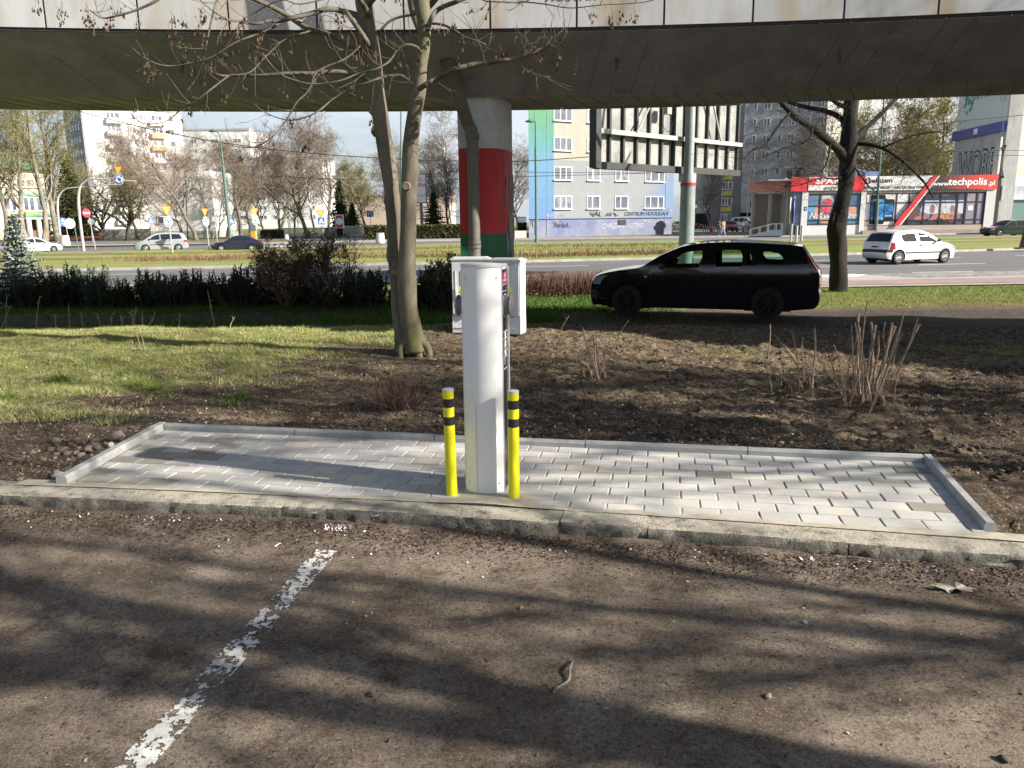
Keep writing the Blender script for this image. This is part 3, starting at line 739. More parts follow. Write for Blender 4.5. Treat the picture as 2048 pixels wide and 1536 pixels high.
def knobbly(rr, amt):
    ph = [rr.uniform(0, 6.28) for _ in range(4)]
    return lambda i, j: 1+amt*(math.sin(i*.9+ph[0]+j*1.1)*.5+math.sin(i*.37+ph[1]-j*2.3)*.5)
def front_tree():
    rr = random.Random(11); Y = 9.15
    root = empty('deciduous_tree', at(822, 692, Y), 0, 'twin stemmed bare tree with smooth olive bark beside the utility cabinets', 'tree')
    inv = lambda v: Vector(v)-root.location
    A = lambda x, y, d=0: inv(at(x, y, Y+min(d, .16)))
    mb = MB()
    def limb(pts, ws, d0=0, d1=0, n=18, k=4, amt=.05):
        m = len(pts); P = [A(x, y, d0+(d1-d0)*i/(m-1)) for i, (x, y) in enumerate(pts)]; Rr = [w*.88/2/FPX*Y for w in ws]
        a, b = smooth_path(P, Rr, k); mb.tube(a, b, n, squash=knobbly(rr, amt)); return a, b
    # left stem
    limb([(812, 705), (806, 660), (800, 610), (798, 560), (792, 500), (789, 440), (783, 380), (773, 310), (764, 255), (754, 190), (745, 120), (736, 60), (728, 5), (720, -60), (700, -160), (670, -300)],
         [52, 42, 40, 42, 38, 36, 34, 37, 35, 37, 38, 37, 38, 34, 30, 20], .10, .16)
    # right stem
    limb([(832, 702), (826, 670), (817, 620), (813, 565), (815, 500), (817, 440), (818, 390), (820, 330), (822, 280), (830, 225), (838, 180), (843, 130), (849, 90), (848, 40), (842, 0), (838, -60), (850, -160), (870, -300)],
         [60, 46, 42, 44, 36, 35, 36, 36, 33, 31, 30, 24, 23, 30, 34, 28, 24, 16], -.10, -.16)
    limb([(838, 60), (828, 20), (822, -30), (815, -120)], [12, 22, 24, 18], .1, .3, 12)
    # base flare, collar at the old fork, knots
    for a, b, w in (((826, 672), (856, 698), 22), ((815, 675), (800, 700), 22), ((828, 680), (838, 708), 26)): limb([a, ((a[0]+b[0])/2+2, (a[1]+b[1])/2), b, (b[0]+5, b[1]+26)], [w, w*.95, w*.8, w*.5], -.1, -.2, 8)
    for (x, y, w, h, dd) in ((782, 508, 18, 30, .06), (800, 545, 52, 12, -.02), (815, 555, 44, 8, -.06), (744, 222, 12, 9, .2), (749, 262, 14, 12, .2), (773, 400, 13, 13, .1)):
        mb.tube([A(x, y-h, dd), A(x, y-h*.4, dd), A(x, y+h*.3, dd), A(x, y+h, dd)], [w*.2/2/FPX*Y, w*.9/2/FPX*Y, w/2/FPX*Y, w*.2/2/FPX*Y], 10, squash=knobbly(rr, .12))
    tr = mb.build('trunk', bark, root, smooth=180)
    mb2 = MB(); mb = mb2
    c = A(812, 372, -.27); mb.tube([c+Vector((0, .10, 0)), c, c+Vector((0, -.012, 0)), c+Vector((0, -.004, 0))], [.05, .050, .040, .030], 14, squash=knobbly(rr, .06)); mb.build('pruning_scar', M('healed_cut_wood', (.22, .19, .14), .9, col2=(.12, .10, .07), scale=30, bump=.5, bscale=60), tr, smooth=40)
    mb = MB(); tips = []; all_l = []
    def br(pts, w0, w1, d0=0, d1=0, tw=1.0):
        m = len(pts); P = [A(x, y, d0+(d1-d0)*i/(m-1)+.08*math.sin(i*1.3+x)) for i, (x, y) in enumerate(pts)]; Rr = [((w0+(w1-w0)*i/(m-1))*.84/2)/FPX*Y for i in range(m)]
        a, b = smooth_path(P, Rr, 4); mb.tube(a, b, 8 if w0 > 8 else 5, squash=knobbly(rr, .07)); all_l.append((a, b, tw)); return a
    B = [([(733, 75), (715, 33), (690, 24), (656, 18), (620, 28), (583, 36), (560, 42), (539, 42), (514, 47), (481, 43), (438, 36)], 15, 4, .3, -.5),
         ([(735, 125), (727, 107), (700, 88), (671, 74), (628, 61), (600, 48), (578, 33), (540, 12), (509, -2), (440, -40), (360, -100)], 14, 9, .3, -.2),
         ([(572, 40), (545, 55), (522, 66), (473, 84), (428, 112), (392, 124), (334, 132), (291, 117), (264, 95)], 6, 2, 0, -.6),
         ([(625, 61), (600, 68), (570, 79), (532, 112), (504, 142), (480, 150), (458, 152), (423, 178), (390, 203), (362, 218), (347, 233), (324, 245), (286, 247), (260, 226)], 5.5, 2, 0, -.8),
         ([(745, 170), (727, 157), (687, 145), (655, 144), (621, 147), (570, 147), (519, 151), (481, 150), (448, 152), (428, 146)], 13, 4, .3, -.3),
         ([(842, 104), (833, 94), (812, 90), (794, 101), (777, 124), (747, 140), (717, 147), (679, 162), (633, 168), (595, 162), (557, 145), (524, 105)], 7, 2, -.3, -1.0),
         ([(828, 172), (819, 162), (798, 150), (770, 153), (735, 165), (700, 178), (666, 198), (631, 226), (590, 240), (560, 237), (527, 223), (509, 208)], 6, 2, -.3, -1.0),
         ([(838, 178), (852, 169), (878, 155), (911, 138), (946, 129), (969, 128), (997, 122), (1028, 118), (1063, 108), (1088, 97), (1103, 89)], 12, 7, -.3, -.7),
         ([(855, 60), (864, 35), (878, 18), (911, 4), (934, -5), (1000, -18), (1080, -40)], 11, 8, -.3, -.5),
         ([(850, 52), (862, 47), (887, 50), (906, 59), (930, 75), (953, 82), (972, 90)], 6.5, 4, -.3, -.6),
         ([(838, 24), (822, 30), (798, 34), (777, 44), (757, 66)], 5, 7, 0, .4),
         ([(450, -60), (435, 0), (428, 20), (415, 76), (407, 114), (392, 157), (372, 183)], 6, 2.5, -.2, -.4),
         ([(722, 90), (690, 118), (636, 142), (618, 180), (595, 203), (572, 241), (545, 274), (509, 294), (468, 292), (433, 282)], 4.5, 2, 0, -.9),
         ([(655, 130), (637, 150), (610, 190), (592, 206), (575, 236), (550, 268), (530, 285)], 3.5, 1.5, 0, -.8),
         ([(340, -20), (311, 2), (278, 18), (240, 30), (205, 36), (180, 20)], 7, 2.5, -.6, -.9),
         ([(1098, -30), (1051, 3), (1020, 4), (981, 3), (965, 0), (940, -14)], 4, 2, -.5, -.8),
         ([(1040, 3), (1090, 8), (1140, 16), (1200, 10), (1290, 4), (1340, -14)], 3, 1.5, -.6, -.9),
         ([(700, -10), (660, -5), (600, 8), (560, 0), (500, 30), (470, 44), (430, 25), (400, 0)], 4, 2, -.1, -.6),
         ([(1103, 89), (1110, 74), (1124, 62)], 3, 1.5, -.7, -.8), ([(1101, 90), (1116, 95), (1127, 78), (1136, 60)], 3, 1.2, -.7, -.9), ([(1040, 115), (1048, 96), (1055, 75)], 2.5, 1, -.7, -.8),
         ([(970, 127), (963, 100), (945, 60), (925, 28)], 2.5, 1, -.6, -.8), ([(1030, 120), (1055, 140), (1080, 148), (1095, 153)], 2, 1, -.6, -.9), ([(1080, 100), (1060, 88), (1050, 70), (1060, 60)], 2, 1, -.7, -.8),
         ([(660, 100), (640, 60), (650, 30), (700, 60), (716, 96), (720, 120)], 2, 1, 0, -.3), ([(740, 130), (700, 135), (670, 100), (655, 60)], 2.5, 1, .1, -.4), ([(560, 35), (540, 20), (470, -5), (440, 20)], 3, 1.2, -.1, -.5)]
    for p, w0, w1, d0, d1 in B: br(p, w0, w1, d0, d1)
    for (x, y, x2, y2) in ((748, 110, 690, 20), (742, 40, 700, -30), (850, 20, 900, -60), (735, 10, 770, -60)): br([(x, y), ((x+x2)/2+6, (y+y2)/2+5), (x2, y2)], 16, 9, .1, -.2)
    crown = mb.build('limbs', M('grey_limb_bark', (.125, .11, .08), .85, col2=(.07, .06, .045), scale=4, bump=.4, bscale=40, fine=.15), root, smooth=180)
    # fine twigs and hanging seed bunches
    mb = MB(); sd = MB()
    def bunch(p):
        L0 = rr.uniform(.05, .14); q = p+Vector((rr.uniform(-.02, .02), rr.uniform(-.02, .02), -L0)); sd.tube([p, (p+q)/2+Vector((.008, 0, 0)), q], .0016, 3)
        for _ in range(rr.randint(5, 11)):
            d = Vector((rr.gauss(0, .022), rr.gauss(0, .022), rr.gauss(-.018, .026))); a = q+d; w = rr.uniform(.009, .017); l = rr.uniform(.024, .042); u = Vector((rr.uniform(-1, 1), rr.uniform(-1, 1), rr.uniform(-.3, .3))).normalized()*w
            sd.poly([a-u*.3, a+u*.3, a+u+Vector((0, 0, -l)), a-u+Vector((0, 0, -l*.8))])
    for a, b, tw in all_l:
        n = len(a)
        for i in range(3, n-1):
            for _ in range(1 if b[i] > .02 else 2):
                if rr.random() > .24: continue
                p = a[i]; t = (a[i+1]-a[i-1]).normalized(); s = Vector((rr.uniform(-1, 1), rr.uniform(-.8, .8), rr.uniform(-.7, .9))); s = (s-t*s.dot(t)).normalized(); d = (t*.6+s).normalized(); L0 = rr.uniform(.08, .38); q = [p]
                for k in range(4): d = (d+Vector((rr.gauss(0, .12), rr.gauss(0, .12), .10))).normalized(); q.append(q[-1]+d*L0/4)
                mb.tube(q, [.0036, .003, .0025, .002, .0018], 4)
                if rr.random() < .6: 
                    d2 = (d+Vector((rr.uniform(-.8, .8), rr.uniform(-.5, .5), rr.uniform(-.3, .6)))).normalized(); mb.tube([q[2], q[2]+d2*.06, q[2]+d2*.12+Vector((0, 0, .02))], .0022, 3)
                if rr.random() < .13: bunch(q[-1])
            if rr.random() < .05: bunch(a[i])
    for x, y in ((116, 18), (120, 8), (70, 4), (180, 28), (190, 36), (175, 12), (345, 28), (338, 50), (404, 18), (365, 30), (399, 45), (455, 46), (405, 8), (360, 78), (484, 20), (290, 110), (474, 55), (295, 140), (446, 90), (510, 98), (582, 75), (1182, 20), (1220, 18), (1267, 22), (1244, 20), (681, 45), (682, 14), (886, 38), (908, 40), (996, 95), (610, 285), (240, 12), (215, 22)):
        for _ in range(2): bunch(A(x+rr.uniform(-5, 5), y-6, rr.uniform(-.9, -.2)))
    mb.build('twigs', twigm, root); sd.build('seed_bunches', seedm, root)
front_tree()
# ================================================================ generic bare tree
def gen_tree(seed, H, r0, fork=.25, spread=.55, up=.25, lv=5, kids=(7, 6, 5, 4, 3), lenf=(.42, .42, .45, .5), twig_r=.008, buds=0, bud_sz=.05, wob=.12, lean=0, droop=0, cap=9000, thin=1.0):
    rr = random.Random(seed); T = MB(); Cr = MB(); Bd = MB(); cnt = [0]
    def grow(p, d, L, r, level):
        n = (9, 6, 4, 3, 2, 2)[min(level, 5)]; P = [p]; Rr = [r]; dd = d.copy()
        for i in range(n):
            w = wob*(1+level*.5); g = up*(.4 if level else .2) - (droop if level >= 2 else 0)
            dd = (dd+Vector((rr.gauss(0, w), rr.gauss(0, w), rr.gauss(0, w)+g*.35))).normalized(); P.append(P[-1]+dd*L/n)
            Rr.append(max(twig_r*.6, r*(1-(i+1)/n*(.72 if level else .8))))
        if level == 0: Rr[0] *= 1.35
        sides = (9, 6, 4, 3, 3, 3)[min(level, 5)]; (T if level <= 1 else Cr).tube(P, Rr, sides, cap=False, squash=knobbly(rr, .08) if level == 0 else None); cnt[0] += 1
        if level >= lv-1 or cnt[0] > cap:
            if buds and rr.random() < buds:
                for _ in range(2):
                    q = P[rr.randint(1, n)]; u = Vector((rr.gauss(0, 1), rr.gauss(0, 1), rr.gauss(0, 1))).normalized()*bud_sz*rr.uniform(.5, 1); v = u.orthogonal().normalized()*bud_sz*.6
                    Bd.poly([q-u-v, q+u-v, q+u+v, q-u+v])
            return
        k = kids[min(level, len(kids)-1)]; k = max(2, int(k*rr.uniform(.8, 1.25)))
        for j in range(k):
            f = (fork+(1-fork)*(j+rr.random())/k) if level == 0 else rr.uniform(.2, 1)
            x = f*n; i = min(n-1, int(x)); q = P[i].lerp(P[i+1], x-i); t = (P[i+1]-P[i]).normalized()
            a = rr.uniform(0, 6.283)+j*2.4; s = t.orthogonal().normalized(); s = (Matrix.Rotation(a, 3, t) @ s)
            sp = spread*rr.uniform(.7, 1.4)*(1.15-.5*f if level == 0 else 1); nd_ = (t*math.cos(sp)+s*math.sin(sp)).normalized()
            rad = max(twig_r, Rr[i]*(.62 if level == 0 else .6)*thin); LL = L*lenf[min(level, len(lenf)-1)]*rr.uniform(.75, 1.2)*(1.15-.45*f if level == 0 else 1)
            grow(q, nd_, LL, rad, level+1)
    grow(Vector((0, 0, -.2)), Vector((lean, 0, 1)).normalized(), H*.86, r0, 0)
    return T, Cr, Bd
VAR = {}
def make_tree(key, mats, **kw):
    T, Cr, Bd = gen_tree(**kw); root = empty(key)
    T.build('trunk', mats[0], root, smooth=180); c = Cr.build('crown', mats[1], root)
    if Bd.f: Bd.build('buds', mats[2], c)
    return root
def place_var(key, proto, loc, rz, sc, label, cat='tree', group=None, name=None):
    if not VAR.get(key): VAR[key] = True; o = proto
    else: o = copy_tree(proto)
    o.location = loc; o.rotation_euler = (0, 0, rz); o.scale = (sc, sc, sc) if not hasattr(sc, '__len__') else sc
    if name: o.name = name
    return tag(o, label, cat, group)
bk_grey = M('grey_brown_bark', (.17, .145, .115), .9, col2=(.10, .085, .07), scale=3, fine=.15)
tw_brown = M('brown_twigs', (.25, .205, .16), .9, col2=(.15, .12, .095), scale=1.2)
tw_red = M('reddish_twigs', (.26, .20, .165), .9, col2=(.17, .125, .10), scale=1.2)
tw_ol = M('olive_twigs', (.17, .15, .075), .9, col2=(.11, .10, .05), scale=1.2)
bud_g = M('fresh_yellow_green_buds', (.30, .30, .055), .8, col2=(.20, .19, .05), scale=2)
bud_y = M('bright_willow_buds', (.38, .34, .10), .8, col2=(.25, .22, .08), scale=2)
bk_birch = M('birch_bark', (.48, .46, .42), .8, col2=(.1, .09, .08), scale=2.2, cmin=.55, cmax=.62, stretch=(.6, .6, 3))
P = {}
P['poplar'] = make_tree('poplar_tree', (M('poplar_bark', (.24, .215, .17), .9, col2=(.15, .13, .10), scale=2, fine=.15), tw_ol, bud_g), seed=1, H=17, r0=.27, fork=.2, spread=.55, up=.45, lv=5, kids=(22, 8, 6, 4), lenf=(.30, .5, .5, .5), twig_r=.010, buds=.35, bud_sz=.055, cap=12000, thin=.8)
P['round'] = make_tree('bare_tree', (bk_grey, tw_brown, bud_g), seed=2, H=11, r0=.21, fork=.2, spread=.75, up=.25, kids=(16, 9, 7, 5), lenf=(.5, .48, .5, .55), twig_r=.010, buds=0, cap=15000, thin=.85)
P['round2'] = make_tree('bare_tree', (bk_grey, tw_red, bud_g), seed=5, H=12, r0=.2, fork=.2, spread=.6, up=.35, kids=(17, 9, 7, 5), lenf=(.42, .5, .5, .55), twig_r=.010, buds=0, cap=16000, thin=.85)
P['wide'] = make_tree('spreading_tree', (barkd, tw_ol, bud_g), seed=8, H=9, r0=.3, fork=.12, spread=.9, up=.35, kids=(14, 9, 7, 5), lenf=(.72, .5, .48, .55), twig_r=.011, buds=.35, bud_sz=.05, cap=14000)
P['willow'] = make_tree('budding_tree', (bk_grey, tw_ol, bud_y), seed=13, H=10, r0=.18, fork=.15, spread=.6, up=.4, kids=(15, 9, 6, 5), lenf=(.5, .5, .5, .55), twig_r=.010, buds=.75, bud_sz=.06, cap=13000)
P['gold'] = make_tree('budding_tree', (bk_grey, tw_ol, bud_y), seed=14, H=11, r0=.19, fork=.12, spread=.55, up=.45, lv=5, kids=(17, 9, 7, 5), lenf=(.48, .5, .5, .55), twig_r=.010, buds=.75, bud_sz=.075, cap=15000)
P['birch'] = make_tree('birch_tree', (bk_birch, tw_brown, bud_g), seed=21, H=13, r0=.14, fork=.3, spread=.55, up=.1, kids=(18, 8, 6, 4), lenf=(.30, .5, .55, .6), twig_r=.008, droop=.45, buds=0, cap=11000)
# (kind, px, base py, distance, height scale, rotation, label)
TR = [('poplar', 88, 478, 88, 1.15, .3, 'tall pale poplar leaning in front of the cream villa'), ('poplar', 55, 478, 84, 1.0, 2.1, 'grey leaning poplar at the left edge of the villa front'), ('poplar', 116, 476, 92, 1.2, 4.0, 'tall poplar with thin upright trunk right of the villa balcony'), ('poplar', 12, 480, 86, 1.1, 5.2, 'leftmost poplar cut off by the picture edge'),
      ('wide', 256, 472, 96, 1.0, .5, 'broad low tree with dark fan shaped limbs behind the gantry signs'), ('wide', 215, 470, 106, .9, 2.5, 'olive budding tree behind the no entry sign'),
      ('round', 278, 468, 104, 1.0, 3.0, 'bare tree with split trunk left of the silver minivan'), ('round2', 330, 468, 120, 1.3, 1.0, 'tall bare tree in front of the white tower block'), ('round', 368, 470, 98, 1.0, 4.4, 'thin leaning bare tree above the silver minivan'),
      ('round2', 392, 470, 92, 1.1, .2, 'bare tree with reddish twigs left of the green lamp post'), ('birch', 425, 462, 104, 1.1, 2.2, 'white stemmed birch beside the green lamp post'), ('round2', 455, 462, 112, 1.25, 3.6, 'tall reddish bare tree right of the green lamp post'),
      ('round', 483, 464, 96, 1.0, 5.0, 'dark leaning bare tree behind the blue sedan'), ('birch', 630, 448, 106, 1.15, 1.4, 'slim birch trunk left of the small conifer'), ('round', 560, 460, 100, 1.0, 2.0, 'small dark bare tree behind the round shrubs'),
      ('willow', 528, 452, 120, 1.0, .7, 'yellow green budding tree behind the white railing'), ('willow', 590, 452, 125, 1.1, 2.9, 'yellow budding tree in the park middle'), ('round', 616, 450, 98, 1.25, 4.0, 'bare tree with a strongly leaning dark trunk'),
      ('round', 655, 448, 118, 1.35, 1.6, 'round crowned bare tree rising above the small conifer'), ('willow', 735, 448, 112, .95, 1.1, 'yellow green tree behind the blue lane sign'), ('willow', 700, 446, 132, 1.0, 3.3, 'pale yellow tree right of the small conifer'), ('willow', 775, 446, 128, 1.0, 4.9, 'yellow budding tree left of the twin stemmed trunk'),
      ('round', 785, 446, 122, 1.2, .3, 'bare tree behind the tall green lamp post'), ('round', 862, 448, 110, 1.1, 5.5, 'bare tree right of the advertising board'), ('round', 900, 446, 104, .9, 2.3, 'dense dark bare tree just left of the bridge pier'), ('birch', 905, 446, 120, 1.6, .9, 'weeping birch beside the bridge pier'),
      ('round', 1042, 450, 112, 1.05, 3.8, 'dark bare tree in the gap left of the blue apartment block'), ('round2', 500, 455, 150, 1.4, 1.2, 'hazy reddish tree before the far white blocks'), ('round2', 300, 455, 150, 1.3, 4.1, 'hazy bare tree below the white tower'),
      ('round2', 410, 455, 150, 1.4, 2.7, 'hazy bare tree right of the white tower'), ('round', 560, 452, 160, 1.5, .8, 'far bare tree in front of the white terraces'),
      ('gold', 1785, 440, 118, 1.35, 1.9, 'tall yellow green tree behind the phone shop roof'), ('gold', 1845, 440, 112, 1.4, 4.3, 'yellow budding tree beside the concrete gable wall'), ('round', 1735, 440, 116, 1.3, .6, 'bare tree rising behind the white shop sign'), ('gold', 1880, 440, 124, 1.6, 3.0, 'bright yellow budding tree against the concrete gable wall'),
      ('birch', 1640, 442, 112, 1.35, 3.4, 'pale trunked tree behind the food shop roof'), ('round', 1600, 442, 120, 1.3, 5.0, 'bare tree left of the food shop behind the roof'), ('round', 1425, 440, 104, .8, 2.6, 'small reddish bare tree below the billboard'), ('gold', 1690, 440, 130, 1.5, 2.2, 'yellow green tree behind the dark roadside trunk')]
for k, px, py, D, sc, rz, lab in TR:
    p = at(px, py, D); p.z = FZ; nm = P[k].name.split('.')[0]
    place_var(k, P[k], p, rz, sc, lab, 'tree', 'bare spring trees in the park and behind the shops', nm)
# right roadside tree; its shade is put into the near-black bark
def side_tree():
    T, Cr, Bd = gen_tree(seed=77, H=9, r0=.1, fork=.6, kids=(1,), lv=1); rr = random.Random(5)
    Y = 21.5; root = empty('roadside_tree', gz(1680, 580, -.47), 0, 'dark shaded rough barked tree with spreading limbs beside the black station wagon', 'tree')
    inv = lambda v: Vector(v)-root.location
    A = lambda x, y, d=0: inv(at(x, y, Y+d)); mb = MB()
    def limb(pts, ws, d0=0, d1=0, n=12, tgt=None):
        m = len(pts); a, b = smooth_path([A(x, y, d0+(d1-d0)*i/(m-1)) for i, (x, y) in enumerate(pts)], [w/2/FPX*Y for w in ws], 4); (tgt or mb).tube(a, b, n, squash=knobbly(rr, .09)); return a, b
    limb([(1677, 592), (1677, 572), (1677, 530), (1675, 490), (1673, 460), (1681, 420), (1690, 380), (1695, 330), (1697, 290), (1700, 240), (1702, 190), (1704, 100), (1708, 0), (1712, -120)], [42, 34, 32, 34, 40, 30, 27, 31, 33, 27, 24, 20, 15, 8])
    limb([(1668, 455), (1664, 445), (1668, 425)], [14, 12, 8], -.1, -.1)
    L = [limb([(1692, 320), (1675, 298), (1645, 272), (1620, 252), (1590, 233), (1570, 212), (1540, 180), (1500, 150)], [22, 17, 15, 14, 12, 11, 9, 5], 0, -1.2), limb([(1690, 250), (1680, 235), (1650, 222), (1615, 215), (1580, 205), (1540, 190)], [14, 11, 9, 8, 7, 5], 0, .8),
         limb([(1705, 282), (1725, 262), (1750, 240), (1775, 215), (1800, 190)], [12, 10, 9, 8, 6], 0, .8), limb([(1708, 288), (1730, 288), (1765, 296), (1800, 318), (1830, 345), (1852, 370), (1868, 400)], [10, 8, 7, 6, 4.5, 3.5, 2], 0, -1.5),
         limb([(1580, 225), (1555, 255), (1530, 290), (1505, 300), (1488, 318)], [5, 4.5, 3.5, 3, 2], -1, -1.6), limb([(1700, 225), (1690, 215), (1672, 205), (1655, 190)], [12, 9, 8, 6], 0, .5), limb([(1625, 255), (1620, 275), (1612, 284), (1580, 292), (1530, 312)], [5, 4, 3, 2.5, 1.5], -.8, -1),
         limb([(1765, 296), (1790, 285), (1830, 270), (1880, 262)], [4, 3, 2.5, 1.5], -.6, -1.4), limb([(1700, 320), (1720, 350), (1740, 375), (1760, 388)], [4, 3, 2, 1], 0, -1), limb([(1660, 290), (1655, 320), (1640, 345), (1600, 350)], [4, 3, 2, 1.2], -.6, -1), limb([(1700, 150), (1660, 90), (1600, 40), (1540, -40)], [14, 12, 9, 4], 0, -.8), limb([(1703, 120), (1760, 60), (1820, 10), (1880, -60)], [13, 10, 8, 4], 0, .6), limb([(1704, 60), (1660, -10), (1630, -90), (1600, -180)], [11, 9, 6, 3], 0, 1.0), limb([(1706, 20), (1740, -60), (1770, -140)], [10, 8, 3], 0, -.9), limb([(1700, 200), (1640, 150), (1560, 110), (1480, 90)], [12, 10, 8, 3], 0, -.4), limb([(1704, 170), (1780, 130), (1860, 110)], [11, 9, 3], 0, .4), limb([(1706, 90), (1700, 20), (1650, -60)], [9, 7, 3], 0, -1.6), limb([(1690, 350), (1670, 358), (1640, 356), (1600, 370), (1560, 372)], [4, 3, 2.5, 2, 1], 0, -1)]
    mb.build('trunk', M('rough_bark_shade_dark', (.020, .017, .014), .95, col2=(.010, .009, .007), scale=5, bump=1, bscale=22, stretch=(1, 1, .25), bdist=.03), root, smooth=180)
    tw = MB()
    def sub(p, t, L0, r, lv):
        d = t; q = [p]
        for k in range(4): d = (d+Vector((rr.gauss(0, .2), rr.gauss(0, .2), rr.gauss(-.03, .2)))).normalized(); q.append(q[-1]+d*L0/4)
        tw.tube(q, [r, r*.85, r*.7, r*.55, r*.4], 3, cap=False)
        if lv:
            for k in range(4):
                i = rr.randint(1, 4); s = Vector((rr.gauss(0, 1), rr.gauss(0, 1), rr.gauss(0, 1))).normalized(); sub(q[i], (d*.7+s).normalized(), L0*.6, r*.6, lv-1)
    for a, b in L:
        for i in range(4, len(a)-1):
            for _ in range(2):
                t = (a[i+1]-a[i-1]).normalized(); s = Vector((rr.uniform(-1, 1), rr.uniform(-1, 1), rr.uniform(-.8, .8))).normalized(); (rr.random() < .7 and sub(a[i], (t*.6+s).normalized(), rr.uniform(.5, 1.1), .006, 2))
    tw.build('twigs', M('black_twigs', (.022, .018, .015), .9), root)
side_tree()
# trees standing to the right of the viewer; only their long shadows fall into the picture
n_ = Vector((.326, .945, 0)); d_ = SUN_AZ
def shade_tree(q, t, lab, stems, nb, seed, h0, spread=1.0, H=10):
    rr = random.Random(seed); root = empty('bare_tree', n_*q+d_*t+Vector((0, 0, -.1)), 0, lab, 'tree', 'trees around the parking lot'); T = MB(); C = MB()
    for st in stems:
        P_ = [n_*dq+d_*dt+Vector((0, 0, h)) for h, dq, dt, r in st]; a, b = smooth_path(P_, [x[3] for x in st], 4); T.tube(a, b, 10, squash=knobbly(rr, .05))
        for k in range(nb):
            i = rr.randint(0, len(a)-2)
            if a[i].z < h0: continue
            def br(p, d, L0, r, lv):
                qq = [p]
                for j in range(5): d = (d+Vector((rr.gauss(0, .1), rr.gauss(0, .1), rr.gauss(.06, .08)))).normalized(); qq.append(qq[-1]+d*L0/5)
                C.tube(qq, [r, r*.85, r*.7, r*.55, r*.42, r*.3], 5, cap=False)
                if lv:
                    for _ in range(4): s_ = Vector((rr.gauss(0, 1), rr.gauss(0, 1), rr.gauss(.2, .7))).normalized(); br(qq[rr.randint(1, 5)], (d+s_*.9).normalized(), L0*.6, r*.5, lv-1)
            s_ = Vector((rr.gauss(0, 1), rr.gauss(0, 1), 0)).normalized(); br(a[i], (s_+Vector((0, 0, .8))).normalized(), rr.uniform(1.2, 2.6)*spread, min(b[i]*.5, .035), 2)
    T.build('trunk', bk_grey, root, smooth=180); C.build('crown', bk_grey, root)
shade_tree(2.2, 6.6, 'forked bare tree right of the viewer casting the broad shadow across the asphalt', [[(0, 0, 0, .16), (1.5, .01, 0, .11), (2.8, 0, 0, .095), (3.6, 0, 0, .105), (4.6, .10, -.1, .095), (6, .2, -.3, .07), (9, .4, -.4, .03)], [(3.3, -.02, 0, .07), (3.9, -.14, 0, .08), (4.8, -.30, .1, .075), (6.5, -.5, .2, .04), (9, -.9, .3, .02)]], 26, 5, 3.5, .6)
shade_tree(3.36, 8.0, 'slim bare tree right of the viewer whose shadow runs beside the kerb', [[(0, 0, 0, .10), (3, -.03, 0, .055), (4.2, 0, 0, .048), (5.0, .14, 0, .042), (6.5, .25, 0, .03), (8, .3, 0, .015)], [(2.6, -.05, 0, .04), (4, -.32, 0, .034), (5.2, -.5, 0, .03), (7, -.7, 0, .02)]], 24, 6, 3.3, .7)
shade_tree(5.5, 9.0, 'bare tree right of the viewer shading the soil behind the paved pad', [[(0, 0, 0, .13), (3, .05, 0, .09), (4.5, -.1, 0, .08), (6, .1, 0, .06), (9, .3, 0, .03)], [(3.2, 0, 0, .06), (4.6, .5, 0, .05), (6.2, .9, 0, .035), (8, 1.3, 0, .02)]], 46, 7, 3.4, 1.3)
shade_tree(7.75, 8.6, 'lower bare tree near the footbridge shading the grass', [[(0, 0, 0, .11), (2.5, .03, 0, .075), (4.0, 0, 0, .06), (6, .1, 0, .045), (8, .3, 0, .02)], [(2.4, 0, 0, .05), (3.6, -.45, 0, .04), (5, -.7, 0, .03)]], 44, 8, 2.8, 1.2)
# ================================================================ conifers
def needle_branch(mb, p, d, L, w, rr, n=14, sz=.05):
    up = Vector((0, 0, 1)); s = d.cross(up).normalized() if abs(d.z) < .95 else Vector((1, 0, 0))
    for i in range(n):
        f = (i+.5)/n; q = p+d*L*f; ww = w*(1-f*.75)
        for sg in (-1, 1):
            a = q+s*sg*ww*rr.uniform(.5, 1.1)+Vector((0, 0, rr.uniform(-.4, .12)*ww)); m = (q+a)/2
            mb.poly([q+d*sz*.3, a+d*sz*.2+Vector((0, 0, sz*.2)), a-d*sz*.5, q-d*sz*.5])
            mb.poly([m+up*sz*.4, a+d*sz*.4, m-up*sz*.5, q-d*sz*.3])
def make_conifer(name, seed, H, R, layers, mat, w=.22, sz=.06, dens=1.0, droop=.25):
    rr = random.Random(seed); root = empty(name); mb = MB(); mb.tube([(0, 0, -.1), (0, 0, H*.6), (0, 0, H)], [.02*H, .012*H, .003*H], 7); mb.build('trunk', barkd, root)
    mb = MB()
    for l in range(layers):
        f = l/layers; z = H*(.05+.93*f); rad = R*(1-f)**.85*rr.uniform(.78, 1.12)+.05*R; k = max(4, int(11*(1-f)*dens+4))
        for j in range(k):
            a = 6.283*j/k+rr.uniform(-.3, .3)+l; d = Vector((math.cos(a), math.sin(a), -droop+.5*f*rr.uniform(.5, 1.3))).normalized(); LL = rad*rr.uniform(.7, 1.15)
            needle_branch(mb, Vector((0, 0, z)), d, LL, w*(1-f*.5)*rr.uniform(.8, 1.2), rr, n=max(4, int(LL/sz*.9)), sz=sz)
    mb.build('crown', mat, root); return root
ndl = M('dark_green_needles', (.03, .06, .018), .9, col2=(.055, .08, .025), scale=3)
ndy = M('olive_needles', (.085, .10, .03), .9, col2=(.05, .06, .02), scale=.8)
blue = M('silver_blue_needles', (.32, .37, .35), .85, col2=(.09, .11, .06), scale=2.2, cmin=.45, cmax=.62)
def setc(o, px, py, D, z, lab, sc=1, cat='conifer'):
    p = at(px, py, D); p.z = z; o.location = p; o.scale = (sc,)*3; tag(o, lab, cat)
